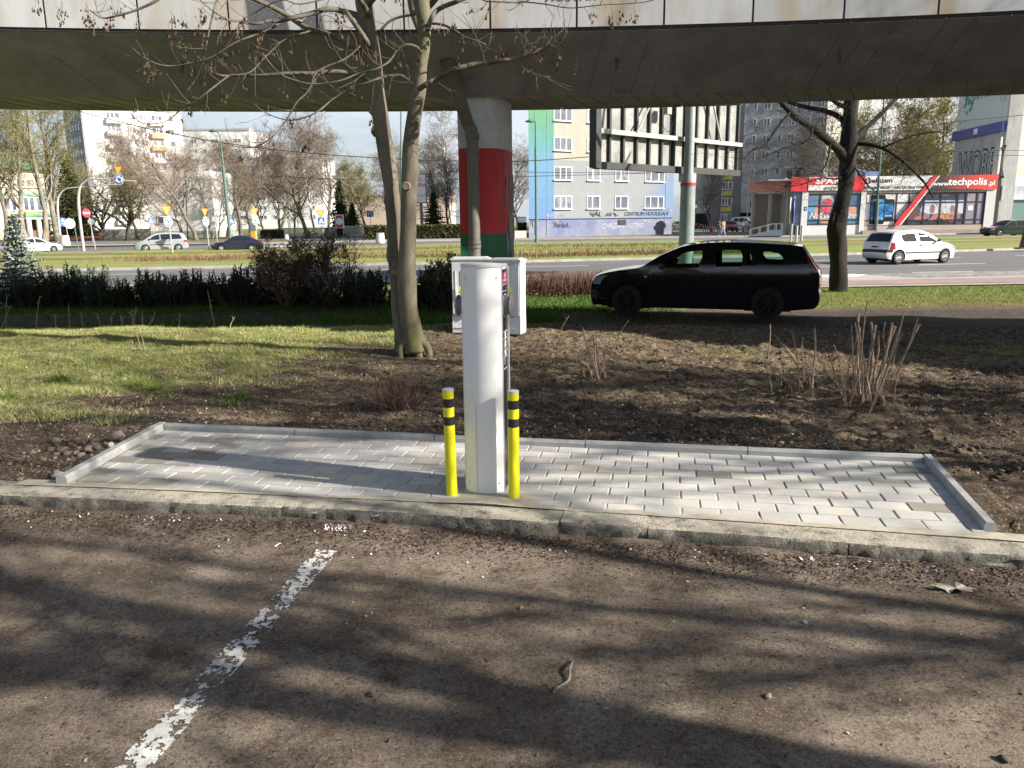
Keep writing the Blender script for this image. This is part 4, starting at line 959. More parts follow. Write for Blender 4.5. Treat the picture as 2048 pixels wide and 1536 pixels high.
setc(make_conifer('spruce_tree', 1, 11.2, 2.9, 46, ndy, .9, .26), 150, 476, 100, FZ, 'tall olive spruce between the villa and the white tower')
setc(make_conifer('spruce_tree', 2, 7.6, 2.1, 38, ndl, .7, .2), 682, 446, 108, FZ, 'small dark green spruce behind the red and white poster stand')
setc(make_conifer('spruce_tree', 3, 4.6, 1.5, 26, ndl, .6, .18), 706, 446, 109, FZ, 'low dark spruce right beside the taller small spruce')
setc(make_conifer('spruce_tree', 4, 5.5, 2.4, 28, ndl, .7, .2), 868, 446, 100, FZ, 'dark spruce behind the clipped hedge near the bridge pier')
setc(make_conifer('blue_spruce', 6, 2.35, .74, 22, blue, .30, .065, 1.7, .05), 42, 560, 19.5, -.5, 'young silver blue spruce rising above the dark pines at the left')
# low mountain pines in the bridge shadow
def pine_proto(seed, h):
    rr = random.Random(seed); root = empty('mountain_pine'); st = MB(); nb = MB()
    for k in range(52):
        a = rr.uniform(0, 6.283); r = rr.uniform(0, .55); b = Vector((math.cos(a)*r*.6, math.sin(a)*r*.5, 0)); lean = Vector((math.cos(a)*r*1.1, math.sin(a)*r*.8, rr.uniform(.75, 1.25))); H = h*rr.uniform(.55, 1.12)
        P_ = [b, b+lean*H*.45+Vector((0, 0, .0)), b+lean*H*.45+Vector((lean.x*.15, lean.y*.15, H*.5))]; st.tube(P_, [.014, .01, .006], 4)
        q0, q1 = P_[1], P_[2]; n = 22; d = (q1-q0).normalized()
        for s in range(3):
            if s: 
                q = b.lerp(P_[1], rr.uniform(.4, 1)); d2 = (d+Vector((rr.uniform(-1, 1), rr.uniform(-1, 1), .3))).normalized(); a0, a1 = q, q+d2*h*.35
            else: a0, a1, d2 = q0-(q1-q0)*.3, q1, d
            st.tube([a0, a1], .006, 3)
            for i in range(n):
                q = a0.lerp(a1, (i+rr.random())/n); u = Vector((rr.gauss(0, 1), rr.gauss(0, 1), rr.gauss(0, 1))).normalized(); u = (u+d2*.9).normalized(); L0 = .07; w = u.orthogonal().normalized()*.012
                nb.poly([q-w, q+w, q+u*L0+w*.4, q+u*L0-w*.4])
    st.build('stems', barkd, root); nb.build('needles', M('pine_needles', (.016, .032, .016), .85, col2=(.026, .045, .02), scale=5), root); return root
pp = [pine_proto(k, .78) for k in range(3)]
PX = [(-60, 1.0), (0, .95), (52, .8), (110, .95), (150, 1.15), (200, .75), (255, .75), (300, .95), (345, .85), (392, .95), (430, .85), (475, 1.0), (525, .95), (600, .7), (640, .75), (700, .85), (745, 1.0), (855, 1.05), (885, .75), (918, .6)]
for i, (px, s) in enumerate(PX):
    D = 19.1+.35*math.sin(i*2.1)-(1.4 if px > 700 else 0); p = at(px, 600, D); p.z = -.48
    o = place_var('pine%d' % (i % 3), pp[i % 3], p, i*1.7, (s*1.35, s*1.2, s*1.12), 'low dark mountain pine in the row shaded by the footbridge', 'pine shrub', 'row of low pines under the footbridge', 'mountain_pine')
# low brown undergrowth between the pines and the grass
def dry_mass(name, pts, n, h, mat, lab, cat, seed, w=.004, spread=.35, kind=None, lean=.25, litter=0, lmat=None):
    rr = np.random.default_rng(seed); P_ = np.array([[p.x, p.y, p.z] for p in pts]); seg = rr.integers(0, len(P_)-1, n); t = rr.random(n)[:, None]
    b = P_[seg]*(1-t)+P_[seg+1]*t; b[:, :2] += rr.normal(0, spread, (n, 2)); hh = h*rr.uniform(.45, 1.1, n)
    d = rr.normal(0, lean, (n, 2))*hh[:, None]; m = b.copy(); m[:, :2] += d*.4; m[:, 2] += hh*.55; tp = b.copy(); tp[:, :2] += d*1.1; tp[:, 2] += hh
    an = rr.uniform(0, 6.28, n); wv = np.stack([np.cos(an)*w, np.sin(an)*w, np.zeros(n)], 1)
    wv2 = np.stack([-np.sin(an)*w, np.cos(an)*w, np.zeros(n)], 1)
    V = np.stack([b-wv, b+wv, m+wv*.8, m-wv*.8, tp+wv*.4, tp-wv*.4, b-wv2, b+wv2, m+wv2*.8, m-wv2*.8], 1).reshape(-1, 3); k = np.arange(n)*10
    F = np.concatenate([np.stack([k, k+1, k+2, k+3], 1), np.stack([k+3, k+2, k+4, k+5], 1), np.stack([k+6, k+7, k+8, k+9], 1)])
    o = np_mesh(name, V, F, mat); tag(o, lab, cat, kind=kind)
    if litter:
        scatter('leaf_litter', b[rr.integers(0, n, litter)]+np.stack([rr.normal(0, .1, litter), rr.normal(-.05, .12, litter), rr.uniform(0, h*.3, litter)], 1), .022, lmat, seed, parent=o)
    return o
def scatter(name, C, size, mat, seed, parent=None, kind=None, flat=.6, cols=None, aspect=(.35, 1)):
    rr = np.random.default_rng(seed+50); n = len(C); s = size*rr.uniform(.5, 1.5, n)[:, None]
    u = rr.normal(0, 1, (n, 3)); u[:, 2] *= flat; u /= np.linalg.norm(u, axis=1)[:, None]; v = np.cross(u, rr.normal(0, .35, (n, 3))+np.array([0, 0, 1.])); v /= np.linalg.norm(v, axis=1)[:, None]; v *= rr.uniform(*aspect, n)[:, None]
    cup = np.zeros((n, 3)); cup[:, 2] = s[:, 0]*rr.uniform(-.1, .5, n)
    V = np.stack([C-u*s, C-v*s+cup*.3, C+u*s+cup, C+v*s], 1).reshape(-1, 3); F = np.arange(n*4).reshape(-1, 4)
    c = None
    if cols is not None:
        cc = np.array(cols)[rr.integers(0, len(cols), n)]*rr.uniform(.7, 1.25, n)[:, None]; c = np.repeat(cc, 4, 0)
    o = np_mesh(name, V, F, mat, parent, col=c); 
    if kind: o['kind'] = kind
    return o
attrm = M('scattered_bits', (1, 1, 1), .9, attr='tint', col2=(1, 1, 1))
redstem = M('red_brown_stems', (.13, .07, .05), .9, col2=(.20, .12, .09), scale=8)
dryleaf = M('dry_tan_leaves', (.42, .27, .17), .9, col2=(.28, .16, .09), scale=9)
dry_mass('dry_hedge', [gz(1035, 592, -.49), gz(1185, 590, -.49), gz(1290, 586, -.49)], 5200, .62, redstem, 'low leafless red brown hedge with dry leaves beside the station wagon', 'hedge', 3, .005, .22, lean=.10, litter=2600, lmat=dryleaf)
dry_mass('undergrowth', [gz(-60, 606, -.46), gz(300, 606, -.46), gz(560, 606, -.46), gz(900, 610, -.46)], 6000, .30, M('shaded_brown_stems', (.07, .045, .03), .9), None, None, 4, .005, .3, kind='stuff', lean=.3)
dry_mass('median_weeds', [gz(255, 522, FZ), gz(480, 518, FZ), gz(760, 514, FZ), gz(1060, 513, FZ), gz(1280, 508, FZ), gz(1480, 505, FZ)], 3800, .34, M('dry_weed_stalks', (.27, .19, .10), .9, col2=(.16, .09, .05), scale=.7), None, None, 6, .014, 1.0, kind='stuff', lean=.25)
dry_mass('median_tussocks', [gz(560, 503, FZ), gz(1060, 495, FZ), gz(1500, 490, FZ)], 900, .3, M('green_dry_tussock', (.16, .17, .05), .9, col2=(.24, .19, .09), scale=.6), None, None, 8, .02, 1.2, kind='stuff', lean=.3)
# round leafless shrubs
def round_shrub(seed, H, mat, bmat, bz):
    rr = random.Random(seed); root = empty('round_shrub'); mb = MB(); tips = []
    def g(p, d, L, r, lv):
        q = [p]
        if (p.x**2+p.y**2)/(H*.41)**2+((p.z-H*.56)/(H*.46))**2 > 1 and lv < 4: tips.append(p); return
        for k in range(3): d = (d+Vector((rr.gauss(0, .16), rr.gauss(0, .16), rr.gauss(.03, .12)))).normalized(); q.append(q[-1]+d*L/3)
        mb.tube(q, [r, r*.85, r*.7, r*.55], 4 if lv > 2 else 3, cap=False)
        if lv == 0: tips.extend(q[1:]); return
        for k in range(3 if lv > 2 else 4):
            s = Vector((rr.gauss(0, 1), rr.gauss(0, 1), rr.gauss(0, .8))).normalized(); g(q[rr.randint(1, 3)], (d+s*.85).normalized(), L*.66, r*.6, lv-1)
    for k in range(15):
        a = 6.283*k/15*2.6+rr.uniform(-.3, .3); e = rr.uniform(.3, 1.35); g(Vector((math.cos(a)*.06, math.sin(a)*.06, -.05)), Vector((math.cos(a)*math.cos(e), math.sin(a)*math.cos(e), math.sin(e)+.55)).normalized(), H*.50, .020, 5)
    c = mb.build('branches', mat, root); C = np.array([tuple(t) for t in tips]); 
    scatter('buds', C, bz, bmat, seed, parent=root, flat=1); return root
for seed, px, base, D, H, lab, mt, bm, bz in ((1, 572, 604, 18.3, 1.74, 'round leafless shrub with tan seed heads, left of the pair', M('shrub_twig', (.11, .075, .05), .9), M('tan_seed_heads', (.38, .26, .17), .9, col2=(.14, .09, .05), scale=3), .022),
                                    (2, 662, 604, 18.0, 1.82, 'round dark leafless shrub nearest the twin stemmed tree', M('shrub_twig_dark', (.05, .035, .03), .9), M('dark_seed_heads', (.10, .075, .05), .9, col2=(.2, .16, .11), scale=4), .018),
                                    (3, 900, 600, 17.0, 1.25, 'small leafy shrub between the tree and the bridge pier', M('shrub_twig_dark', (.05, .035, .03), .9), M('olive_leaf_tips', (.16, .14, .06), .9, col2=(.07, .06, .03), scale=4), .02)):
    o = round_shrub(seed, H, mt, bm, bz); p = at(px, base, D); p.z = -.46; o.location = p; tag(o, lab, 'shrub')
# clipped hedge behind the far road
def box_hedge(name, c0, c1, h, d, lab, n=15000, seed=1, mat=None, sz=.10):
    rr = np.random.default_rng(seed); A_ = np.array(c0); B_ = np.array(c1); L_ = np.linalg.norm(B_-A_); u = (B_-A_)/L_; v = np.array([-u[1], u[0]])
    t = rr.random(n)*L_; w = rr.random(n)*d; z = rr.random(n)*h; f = rr.integers(0, 3, n); w[f == 0] = rr.normal(0, .05, (f == 0).sum()); z[f == 1] = h+rr.normal(0, .05, (f == 1).sum()); 
    C = np.stack([A_[0]+u[0]*t+v[0]*w, A_[1]+u[1]*t+v[1]*w, FZ+z], 1); o = scatter(name, C, sz, mat or M('hedge_leaves', (.045, .06, .02), .9, col2=(.09, .075, .035), scale=1.2), seed, flat=1)
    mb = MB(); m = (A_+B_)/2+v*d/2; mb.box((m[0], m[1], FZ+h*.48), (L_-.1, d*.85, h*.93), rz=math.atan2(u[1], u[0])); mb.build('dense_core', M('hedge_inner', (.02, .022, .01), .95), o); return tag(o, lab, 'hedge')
a = at(728, 478, 86); b = at(925, 476, 87); box_hedge('clipped_hedge', (a.x, a.y), (b.x, b.y), 1.35, 3, 'long dark clipped hedge left of the bridge pier')
a = at(520, 462, 98); b = at(562, 461, 98); box_hedge('clipped_hedge', (a.x, a.y), (b.x, b.y), .9, 1.5, 'low clump of clipped hedge behind the blue sedan', 2500, 3)
a = at(1036, 466, 92); b = at(1053, 466, 92); box_hedge('clipped_hedge', (a.x, a.y), (b.x, b.y), 1.4, 2, 'dark hedge end in the gap beside the blue apartment block', 1500, 4)
# cut shrubs with stems placed one by one
woodp = M('cut_stem_wood', (.36, .27, .19), .85, col2=(.19, .13, .09), scale=20, bump=.3, bscale=80, fine=.15)
def stump(name, px, py, stems, lab, seed, mat=woodp, base=.05, extra=0, eh=.3, er=.0035, esp=.3):
    rr = random.Random(seed); p0 = gz(px, py, .0); p0.z = float(soil_h(p0.x, p0.y, False)); root = empty(name, p0, 0, lab, 'shrub'); mb = MB()
    for (x0, y0, x1, y1, w) in stems:
        dy = rr.uniform(-.12, .12); b = gz(x0, y0, p0.z+.02); b = Vector((b.x, b.y, p0.z)); Y1 = b.y+dy; t = at(x1, y1, Y1); b -= p0; t = t-p0; r = w/2/FPX*p0.y*.62
        m1 = b.lerp(t, .35)+Vector((rr.gauss(0, .012), rr.gauss(0, .012), 0)); m2 = b.lerp(t, .7)+Vector((rr.gauss(0, .012), rr.gauss(0, .012), 0))
        a, q = smooth_path([b-Vector((0, 0, .03)), m1, m2, t], [r*1.25, r*1.05, r, r*.9], 3); mb.tube(a, q, 7, squash=knobbly(rr, .1))
        if rr.random() < .5: s = a[rr.randint(3, 7)]; mb.tube([s, s+Vector((rr.uniform(-.03, .03), rr.uniform(-.02, .02), .05))], [r*.5, r*.4], 5)
    for k in range(extra):
        a = rr.uniform(0, 6.283); e = rr.uniform(.5, 1.4); L0 = eh*rr.uniform(.4, 1.1); b = Vector((rr.gauss(0, esp*.35), rr.gauss(0, esp*.3), 0)); d = Vector((math.cos(a)*math.cos(e), math.sin(a)*math.cos(e), math.sin(e))); q = [b]
        for j in range(3): d = (d+Vector((rr.gauss(0, .1), rr.gauss(0, .1), .02))).normalized(); q.append(q[-1]+d*L0/3)
        mb.tube(q, [er, er*.9, er*.75, er*.5], 4)
    mb.build('stems', mat, root, smooth=60)
    mb = MB()
    for k in range(7):
        c = Vector((rr.gauss(0, base*1.6), rr.gauss(0, base), 0)); mb.tube([c-Vector((0, 0, .05)), c+Vector((0, 0, .01)), c+Vector((rr.gauss(0, .01), 0, rr.uniform(.03, .06)))], [base*.6, base*.5, base*.32], 8, squash=knobbly(rr, .15))
    mb.build('stump', M('rooted_stump_wood', (.13, .09, .06), .95, col2=(.30, .20, .11), scale=25, cmin=.55, cmax=.62, bump=.8, bscale=60), root, smooth=50)
stump('cut_shrub', 1745, 812, [(1690, 795, 1634, 710, 4), (1693, 790, 1655, 705, 4), (1695, 800, 1668, 690, 4), (1700, 800, 1735, 600, 5), (1703, 790, 1703, 650, 4), (1712, 780, 1710, 645, 5), (1722, 780, 1716, 655, 6), (1745, 800, 1714, 630, 6), (1725, 795, 1720, 655, 5),
      (1733, 775, 1745, 695, 8), (1735, 770, 1742, 645, 9), (1738, 765, 1751, 650, 10), (1748, 765, 1757, 672, 8), (1752, 770, 1790, 653, 14), (1760, 775, 1800, 655, 7), (1748, 800, 1808, 625, 5), (1757, 770, 1785, 645, 8), (1765, 785, 1838, 648, 4), (1787, 806, 1836, 636, 5), (1768, 785, 1842, 648, 3),
      (1700, 790, 1718, 628, 4), (1740, 812, 1765, 740, 5), (1768, 800, 1755, 775, 4), (1690, 800, 1680, 720, 3), (1768, 760, 1770, 645, 5), (1775, 755, 1805, 665, 5)], 'large cut back shrub with many pale sawn stems on the bare soil', 1, extra=10, eh=.25)
stump('cut_shrub', 1600, 778, [(1624, 783, 1629, 657, 6), (1607, 770, 1606, 675, 3), (1615, 760, 1548, 668, 3), (1625, 770, 1566, 688, 4), (1600, 775, 1583, 662, 3), (1578, 757, 1500, 700, 3), (1535, 715, 1540, 648, 4), (1569, 752, 1568, 708, 3), (1572, 760, 1558, 700, 3), (1545, 780, 1530, 700, 3), (1627, 780, 1605, 690, 3), (1640, 740, 1668, 715, 3), (1600, 760, 1455, 715, 2.5), (1625, 760, 1655, 690, 2.5)],
      'smaller cut back shrub with thin spreading stems left of the large one', 2, extra=26, eh=.16, esp=.35)
stump('cut_shrub', 1192, 752, [(1196, 752, 1165, 655, 4), (1198, 755, 1172, 690, 4), (1200, 752, 1192, 672, 3), (1190, 745, 1152, 712, 3), (1195, 740, 1200, 690, 4), (1200, 735, 1258, 640, 3), (1205, 720, 1222, 665, 3), (1185, 750, 1148, 665, 3), (1190, 735, 1135, 735, 3), (1198, 750, 1185, 665, 5), (1117, 665, 1138, 632, 2)],
      'small pale twiggy shrub stub on the soil right of the charging station', 3, extra=10, eh=.2, esp=.15)
stump('cut_shrub', 790, 812, [(795, 815, 745, 735, 3), (800, 810, 760, 725, 3), (790, 812, 700, 745, 2), (805, 800, 830, 830, 2), (800, 812, 776, 720, 3)], 'reddish tangle of thin twigs on the soil left of the yellow bollard', 4, mat=M('reddish_thin_stems', (.17, .095, .065), .9, col2=(.10, .06, .045), scale=12), extra=110, eh=.34, er=.0028, esp=.35)
# ================================================================ grass, leaf litter, stones
def blades(name, x, y, h, w, lean, cols, mat, seed, bend=1):
    rr = np.random.default_rng(seed); n = len(x); z = soil_h(x, y)-.01 if True else 0
    b = np.stack([x, y, z], 1); d = rr.normal(0, 1, (n, 2))*lean[:, None]; an = rr.uniform(0, 3.14, n); wv = np.stack([np.cos(an)*w, np.sin(an)*w, np.zeros(n)], 1)
    m = b.copy(); m[:, :2] += d*.35; m[:, 2] += h*.6; t = b.copy(); t[:, :2] += d; t[:, 2] += h
    V = np.stack([b-wv, b+wv, m+wv*.75, m-wv*.75, t], 1).reshape(-1, 3); k = np.arange(n)*5
    F = np.concatenate([np.stack([k, k+1, k+2], 1), np.stack([k, k+2, k+3], 1), np.stack([k+3, k+2, k+4], 1)])
    c = np.repeat(cols, 5, 0); o = np_mesh(name, V, F, mat, col=c); tag(o, kind='stuff'); return o
gmt = M('grass_blade', (1, 1, 1), .75, attr='tint', col2=(1, 1, 1), spec=.2)
def grow_grass():
    rr = np.random.default_rng(1); N = 480000
    x = rr.uniform(-9, 1.6, N); y = 5.2+rr.random(N)**1.15*8.0
    g, s, p = masks(x, y); cl = fbm(x, y, 3.2, 3, 201); keep = rr.random(N) < np.clip(g*.62+cl*1.9*(g > .05), 0, 1)*(np.abs(x) < y*.72+.3)*(p < .5)
    x = x[keep]; y = y[keep]; cl = cl[keep]; n = len(x); big = np.clip(cl*2.2+.25, 0, 1)
    h = rr.uniform(.012, .038, n)*(1+big*1.6); lean = h*rr.uniform(.3, 1.3, n)
    dry = rr.random(n) < (.55-big*.34+.14*(y < 8)); base = np.where(dry[:, None], np.array([[.50, .43, .26]]), np.where((rr.random(n) < .5)[:, None], np.array([[.19, .28, .05]]), np.array([[.36, .40, .12]])))
    base = base*rr.uniform(.6, 1.2, n)[:, None]; blades('grass', x, y, h, np.float64(.0019), lean, base, gmt, 2)
    # right edge of the mound and the verge beyond
    N = 260000; x = rr.uniform(2.0, 17, N); y = rr.uniform(6.5, 22.5, N); g, s, p = masks(x, y); keep = (rr.random(N) < g*.75)*(np.abs(x) < y*.72)*(rr.random(N) < np.where(y < 10.5, 1, .9)); keep &= (y > 10.5) | (g > .2)
    x = x[keep]; y = y[keep]; n = len(x); h = rr.uniform(.02, .06, n)*np.where(y > 17, 1.5, 1); base = np.where((rr.random(n) < np.where(y < 20.3, .55, .15))[:, None], np.array([[.27, .20, .11]]), np.array([[.13, .21, .03]]))*rr.uniform(.6, 1.2, n)[:, None]
    blades('verge_grass', x, y, h, np.float64(.003), h*rr.uniform(.3, 1.2, n), base, gmt, 3)
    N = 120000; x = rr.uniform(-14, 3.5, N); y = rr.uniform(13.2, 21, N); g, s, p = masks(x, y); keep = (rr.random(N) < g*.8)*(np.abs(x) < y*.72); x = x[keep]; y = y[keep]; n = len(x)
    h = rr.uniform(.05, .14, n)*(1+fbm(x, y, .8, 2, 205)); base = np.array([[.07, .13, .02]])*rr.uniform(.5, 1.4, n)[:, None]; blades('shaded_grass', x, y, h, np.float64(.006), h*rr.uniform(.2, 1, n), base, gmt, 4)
grow_grass()
def tuft(px, py, n, h, seed, col):
    rr = np.random.default_rng(seed); p = gz(px, py, .0); x = p.x+rr.normal(0, .05, n); y = p.y+rr.normal(0, .04, n); hh = h*rr.uniform(.5, 1.1, n)
    return x, y, hh, np.array([col])*rr.uniform(.6, 1.2, n)[:, None]
T_ = [tuft(480, 790, 110, .10, 1, (.10, .17, .03)), tuft(455, 800, 60, .08, 2, (.12, .20, .04)), tuft(120, 760, 160, .10, 3, (.10, .19, .03)), tuft(240, 750, 120, .10, 4, (.12, .21, .03)), tuft(280, 765, 90, .09, 5, (.15, .23, .04)), tuft(10, 790, 140, .10, 6, (.12, .21, .03)), tuft(310, 770, 90, .08, 7, (.11, .2, .03)), tuft(1060, 730, 50, .05, 8, (.2, .2, .06)), tuft(330, 700, 60, .11, 9, (.14, .22, .05))]
x, y, h, c = [np.concatenate([t[i] for t in T_]) for i in range(4)]; blades('grass_tufts', x, y, h, np.float64(.003), h*.8, c, gmt, 9)
# dead upright stalks along the crest
mb = MB(); rr = random.Random(4)
for x0, y0, x1, y1 in ((10, 640, 14, 590), (-5, 640, 20, 612), (70, 645, 80, 592), (137, 640, 137, 607), (165, 643, 163, 622), (222, 645, 224, 628), (260, 648, 272, 615), (270, 648, 262, 622), (292, 648, 310, 626), (285, 648, 284, 625), (245, 648, 240, 630), (200, 645, 196, 632), (355, 648, 360, 628), (290, 700, 278, 660), (283, 700, 270, 655), (430, 645, 415, 580), (458, 650, 470, 632), (110, 640, 112, 625)):
    b = gz(x0, y0, .0); b.z = float(soil_h(b.x, b.y)); t = at(x1, y1, b.y+rr.uniform(-.1, .1)); m = b.lerp(t, .5)+Vector((rr.uniform(-.02, .02), 0, 0)); mb.tube([b, m, t], [.006, .005, .003], 4)
    for k in range(3):
        s = m.lerp(t, rr.random()); mb.tube([s, s+Vector((rr.uniform(-.06, .06), rr.uniform(-.04, .04), rr.uniform(.01, .06)))], .003, 3)
tag(mb.build('dry_stalks', M('dry_stalk', (.34, .29, .2), .9)), kind='stuff')
def soil_litter():
    rr = np.random.default_rng(21); N = 120000; x = rr.uniform(-7, 8, N); y = 4.4+rr.random(N)**1.3*9; k = (~in_pad(x, y, .1))*(y > yk(x)+.32)*(np.abs(x) < y*.72+.3); x = x[k]; y = y[k]
    den = fbm(x, y, 1.6, 3, 301)+.5; far = np.clip((y-5.5)/3, 0, 1); k = rr.random(len(x)) < np.clip(den*1.4-.25, .08, 1)*(.35+.65*far); x = x[k]; y = y[k]
    z = soil_h(x, y)+.006; scatter('leaf_litter', np.stack([x, y, z], 1), .0085, attrm, 5, kind='stuff', flat=.5, cols=[(.34, .25, .17), (.46, .37, .26), (.16, .10, .07), (.55, .48, .38), (.28, .18, .12), (.20, .14, .10), (.06, .04, .03), (.04, .03, .022)], aspect=(.25, .8))
    # straw and root fibres
    n = 20000; x = rr.uniform(-7, 8, n); y = 4.6+rr.random(n)*8; k = (~in_pad(x, y, .1))*(y > yk(x)+.32); x = x[k]; y = y[k]; n = len(x); z = soil_h(x, y)+.008; a = rr.uniform(0, 6.28, n); L = rr.uniform(.02, .09, n); d = np.stack([np.cos(a)*L, np.sin(a)*L, rr.normal(.1, .2, n)*L], 1); w = np.stack([-np.sin(a)*.0014, np.cos(a)*.0014, np.zeros(n)], 1); b = np.stack([x, y, z], 1)
    m = b+d*.5; m[:, 2] += L*.12; V = np.stack([b-w, b+w, m+w, m-w, b+d+w*.5, b+d-w*.5], 1).reshape(-1, 3); q = np.arange(n)*6; F = np.concatenate([np.stack([q, q+1, q+2, q+3], 1), np.stack([q+3, q+2, q+4, q+5], 1)])
    c = np.repeat(np.array([[.30, .23, .16]])*rr.uniform(.4, 1.3, n)[:, None], 6, 0); tag(np_mesh('straw', V, F, attrm, col=c), kind='stuff')
soil_litter()
def stones(name, x, y, z, s, cols, seed, sub=1, flat=.65, mat=None):
    bm = bmesh.new(); bmesh.ops.create_icosphere(bm, subdivisions=sub, radius=1); bv = np.array([v.co[:] for v in bm.verts]); bf = np.array([[v.index for v in f.verts] for f in bm.faces]); bm.free()
    rr = np.random.default_rng(seed); n = len(x); m = len(bv); sc = s[:, None, None]*rr.uniform(.6, 1.3, (n, 1, 3)); sc[:, :, 2] *= flat; J = 1+rr.uniform(-.38, .3, (n, m, 1)); a = rr.uniform(0, 6.28, n); ca, sa = np.cos(a)[:, None], np.sin(a)[:, None]
    P_ = bv[None]*J*sc; X = P_[..., 0]*ca-P_[..., 1]*sa; Y = P_[..., 0]*sa+P_[..., 1]*ca; V = np.stack([X+x[:, None], Y+y[:, None], P_[..., 2]+z[:, None]], 2).reshape(-1, 3)
    F = (bf[None]+(np.arange(n)*m)[:, None, None]).reshape(-1, 3); c = np.repeat(np.array(cols)[rr.integers(0, len(cols), n)]*rr.uniform(.7, 1.2, n)[:, None], m, 0)
    return np_mesh(name, V, F, mat or M('stone_mix', (1, 1, 1), .95, attr='tint', col2=(.8, .8, .8), scale=20, bump=.5, bscale=90), col=c)
rr = np.random.default_rng(31)
N = 14000; x = rr.uniform(-6, 7, N); y = 4.4+rr.random(N)**1.6*8; k = (~in_pad(x, y, .1))*(y > yk(x)+.33)*(np.abs(x) < y*.72+.3)*(rr.random(N) < np.where(x < -1.5, np.where(y < 6.6, .9, .15), .9)); x = x[k]; y = y[k]; s = .005+.022*rr.random(len(x))**4
tag(stones('soil_clods', x, y, soil_h(x, y)+s*.15, s, [(.08, .058, .042), (.12, .09, .066), (.17, .135, .10), (.06, .045, .034)], 6), kind='stuff')
N = 6500; x = rr.uniform(-3.2, 3.2, N); t = -rr.random(N)**1.2*2.6; y = yk(x)+t-.02; k = np.abs(x) < y*.72+.4; x = x[k]; y = y[k]; s = .0012+.0042*rr.random(len(x))**5
tag(stones('lot_grit', x, y, lot_z(x, y)+s*.3, s, [(.09, .07, .055), (.22, .19, .16), (.04, .03, .025), (.14, .11, .09)], 7, 1), kind='stuff')
# fallen white petals and bits along the kerb foot
N = 260; x = rr.uniform(-3, 3.1, N); t = -.03-np.abs(rr.normal(0, .22, N)); y = yk(x)+t; z = lot_z(x, y)+.004
scatter('fallen_petals', np.stack([x, y, z], 1), .0052, attrm, 12, kind='stuff', flat=.3, cols=[(.60, .55, .54), (.55, .46, .47), (.45, .43, .40)], aspect=(.5, .9))
N = 130; x = np.concatenate([rr.normal(-.95, .05, 50), rr.normal(-1.9, .5, 40), rr.normal(1.3, .6, 40)]); y = yk(x)-.05-np.abs(rr.normal(0, .05, N)); scatter('petal_clumps', np.stack([x, y, lot_z(x, y)+.007], 1), .0075, attrm, 13, kind='stuff', flat=.6, cols=[(.72, .55, .62), (.78, .74, .75)], aspect=(.5, .9))
# dark humus drift and brown flakes in the corner below the kerb
N = 15000; x = rr.uniform(-3.2, 3.2, N); y = yk(x)-.0-np.abs(rr.normal(0, .17, N)); scatter('kerb_humus', np.stack([x, y, lot_z(x, y)+.002+rr.random(N)*.006], 1), .006, attrm, 14, kind='stuff', flat=.6, cols=[(.035, .022, .016), (.06, .035, .024), (.11, .06, .04), (.025, .018, .014)], aspect=(.3, .9))
N = 3200; x = rr.uniform(-3, 3, N); y = yk(x)-rr.random(N)*2.4; scatter('lot_flakes', np.stack([x, y, lot_z(x, y)+.003], 1), .0055, attrm, 15, kind='stuff', flat=.4, cols=[(.05, .035, .025), (.15, .10, .06), (.28, .22, .16), (.03, .022, .018)], aspect=(.2, .8))
# a few individual pieces
def rock(px, py, s, col, lab, seed):
    p = gz(px, py, .0); p.z = float(soil_h(p.x, p.y)) if py < 1010 else float(lot_z(p.x, p.y)); o = stones('rock', np.array([0.]), np.array([0.]), np.array([s*.3]), np.array([s]), [col], seed, 2, .6); o.location = p; tag(o, lab, 'rock')
rock(117, 942, .045, (.26, .23, .2), 'grey rock lying on the soil left of the paved pad', 1); rock(236, 880, .055, (.25, .21, .18), 'upright clod shaped rock beside the left corner of the paved pad', 2); rock(222, 898, .035, (.3, .26, .22), 'flat pale rock chip at the left edging of the pad', 3)
rock(1538, 1358, .012, (.3, .24, .18), 'small tan pebble on the asphalt in the lower right', 4); rock(1612, 1215, .011, (.4, .37, .35), 'pale round pebble on the asphalt below the kerb', 5); rock(740, 1354, .014, (.09, .08, .08), 'dark pebble on the asphalt right of the painted line', 6); rock(1167, 1380, .009, (.22, .18, .15), 'little brown pebble right of the stick', 7)
rock(2012, 1482, .016, (.05, .045, .045), 'black stone at the lower right edge of the asphalt', 8)
N = 60; x = rr.normal(-2.95, .16, N); y = rr.normal(5.2, .16, N); k = ~in_pad(x, y, .1); x = x[k]; y = y[k]; s = rr.uniform(.012, .034, len(x)); tag(stones('broken_clods', x, y, soil_h(x, y)+s*.3, s, [(.16, .12, .095), (.11, .08, .06)], 44, 1), kind='stuff')
N = 260; x = rr.normal(1.5, .9, N); y = rr.normal(5.3, .15, N)-.2*(x-1.5)*.9; k = ~in_pad(x, y, .1); x = x[k]; y = y[k]; s = rr.uniform(.008, .022, len(x)); tag(stones('gravel_by_edging', x, y, soil_h(x, y)+s*.3, s, [(.20, .17, .145), (.13, .105, .09), (.07, .055, .045)], 45, 1), kind='stuff')
mb = MB(); pts = [(1146, 1340), (1140, 1362), (1138, 1378), (1124, 1388), (1110, 1398), (1107, 1405)]; q = []
for i, (x, y) in enumerate(pts): p = gz(x, y, -.1); q.append(Vector((p.x, p.y, float(lot_z(p.x, p.y))+.006+(.012 if i == 1 else 0))))
a, b = smooth_path(q, [.004, .0045, .005, .004, .006, .004], 3); mb.tube(a, b, 7, squash=knobbly(random.Random(1), .2)); tag(mb.build('stick', M('dark_dry_stick', (.10, .08, .065), .9, col2=(.2, .17, .14), scale=40)), 'crooked dark stick lying on the asphalt', 'stick')
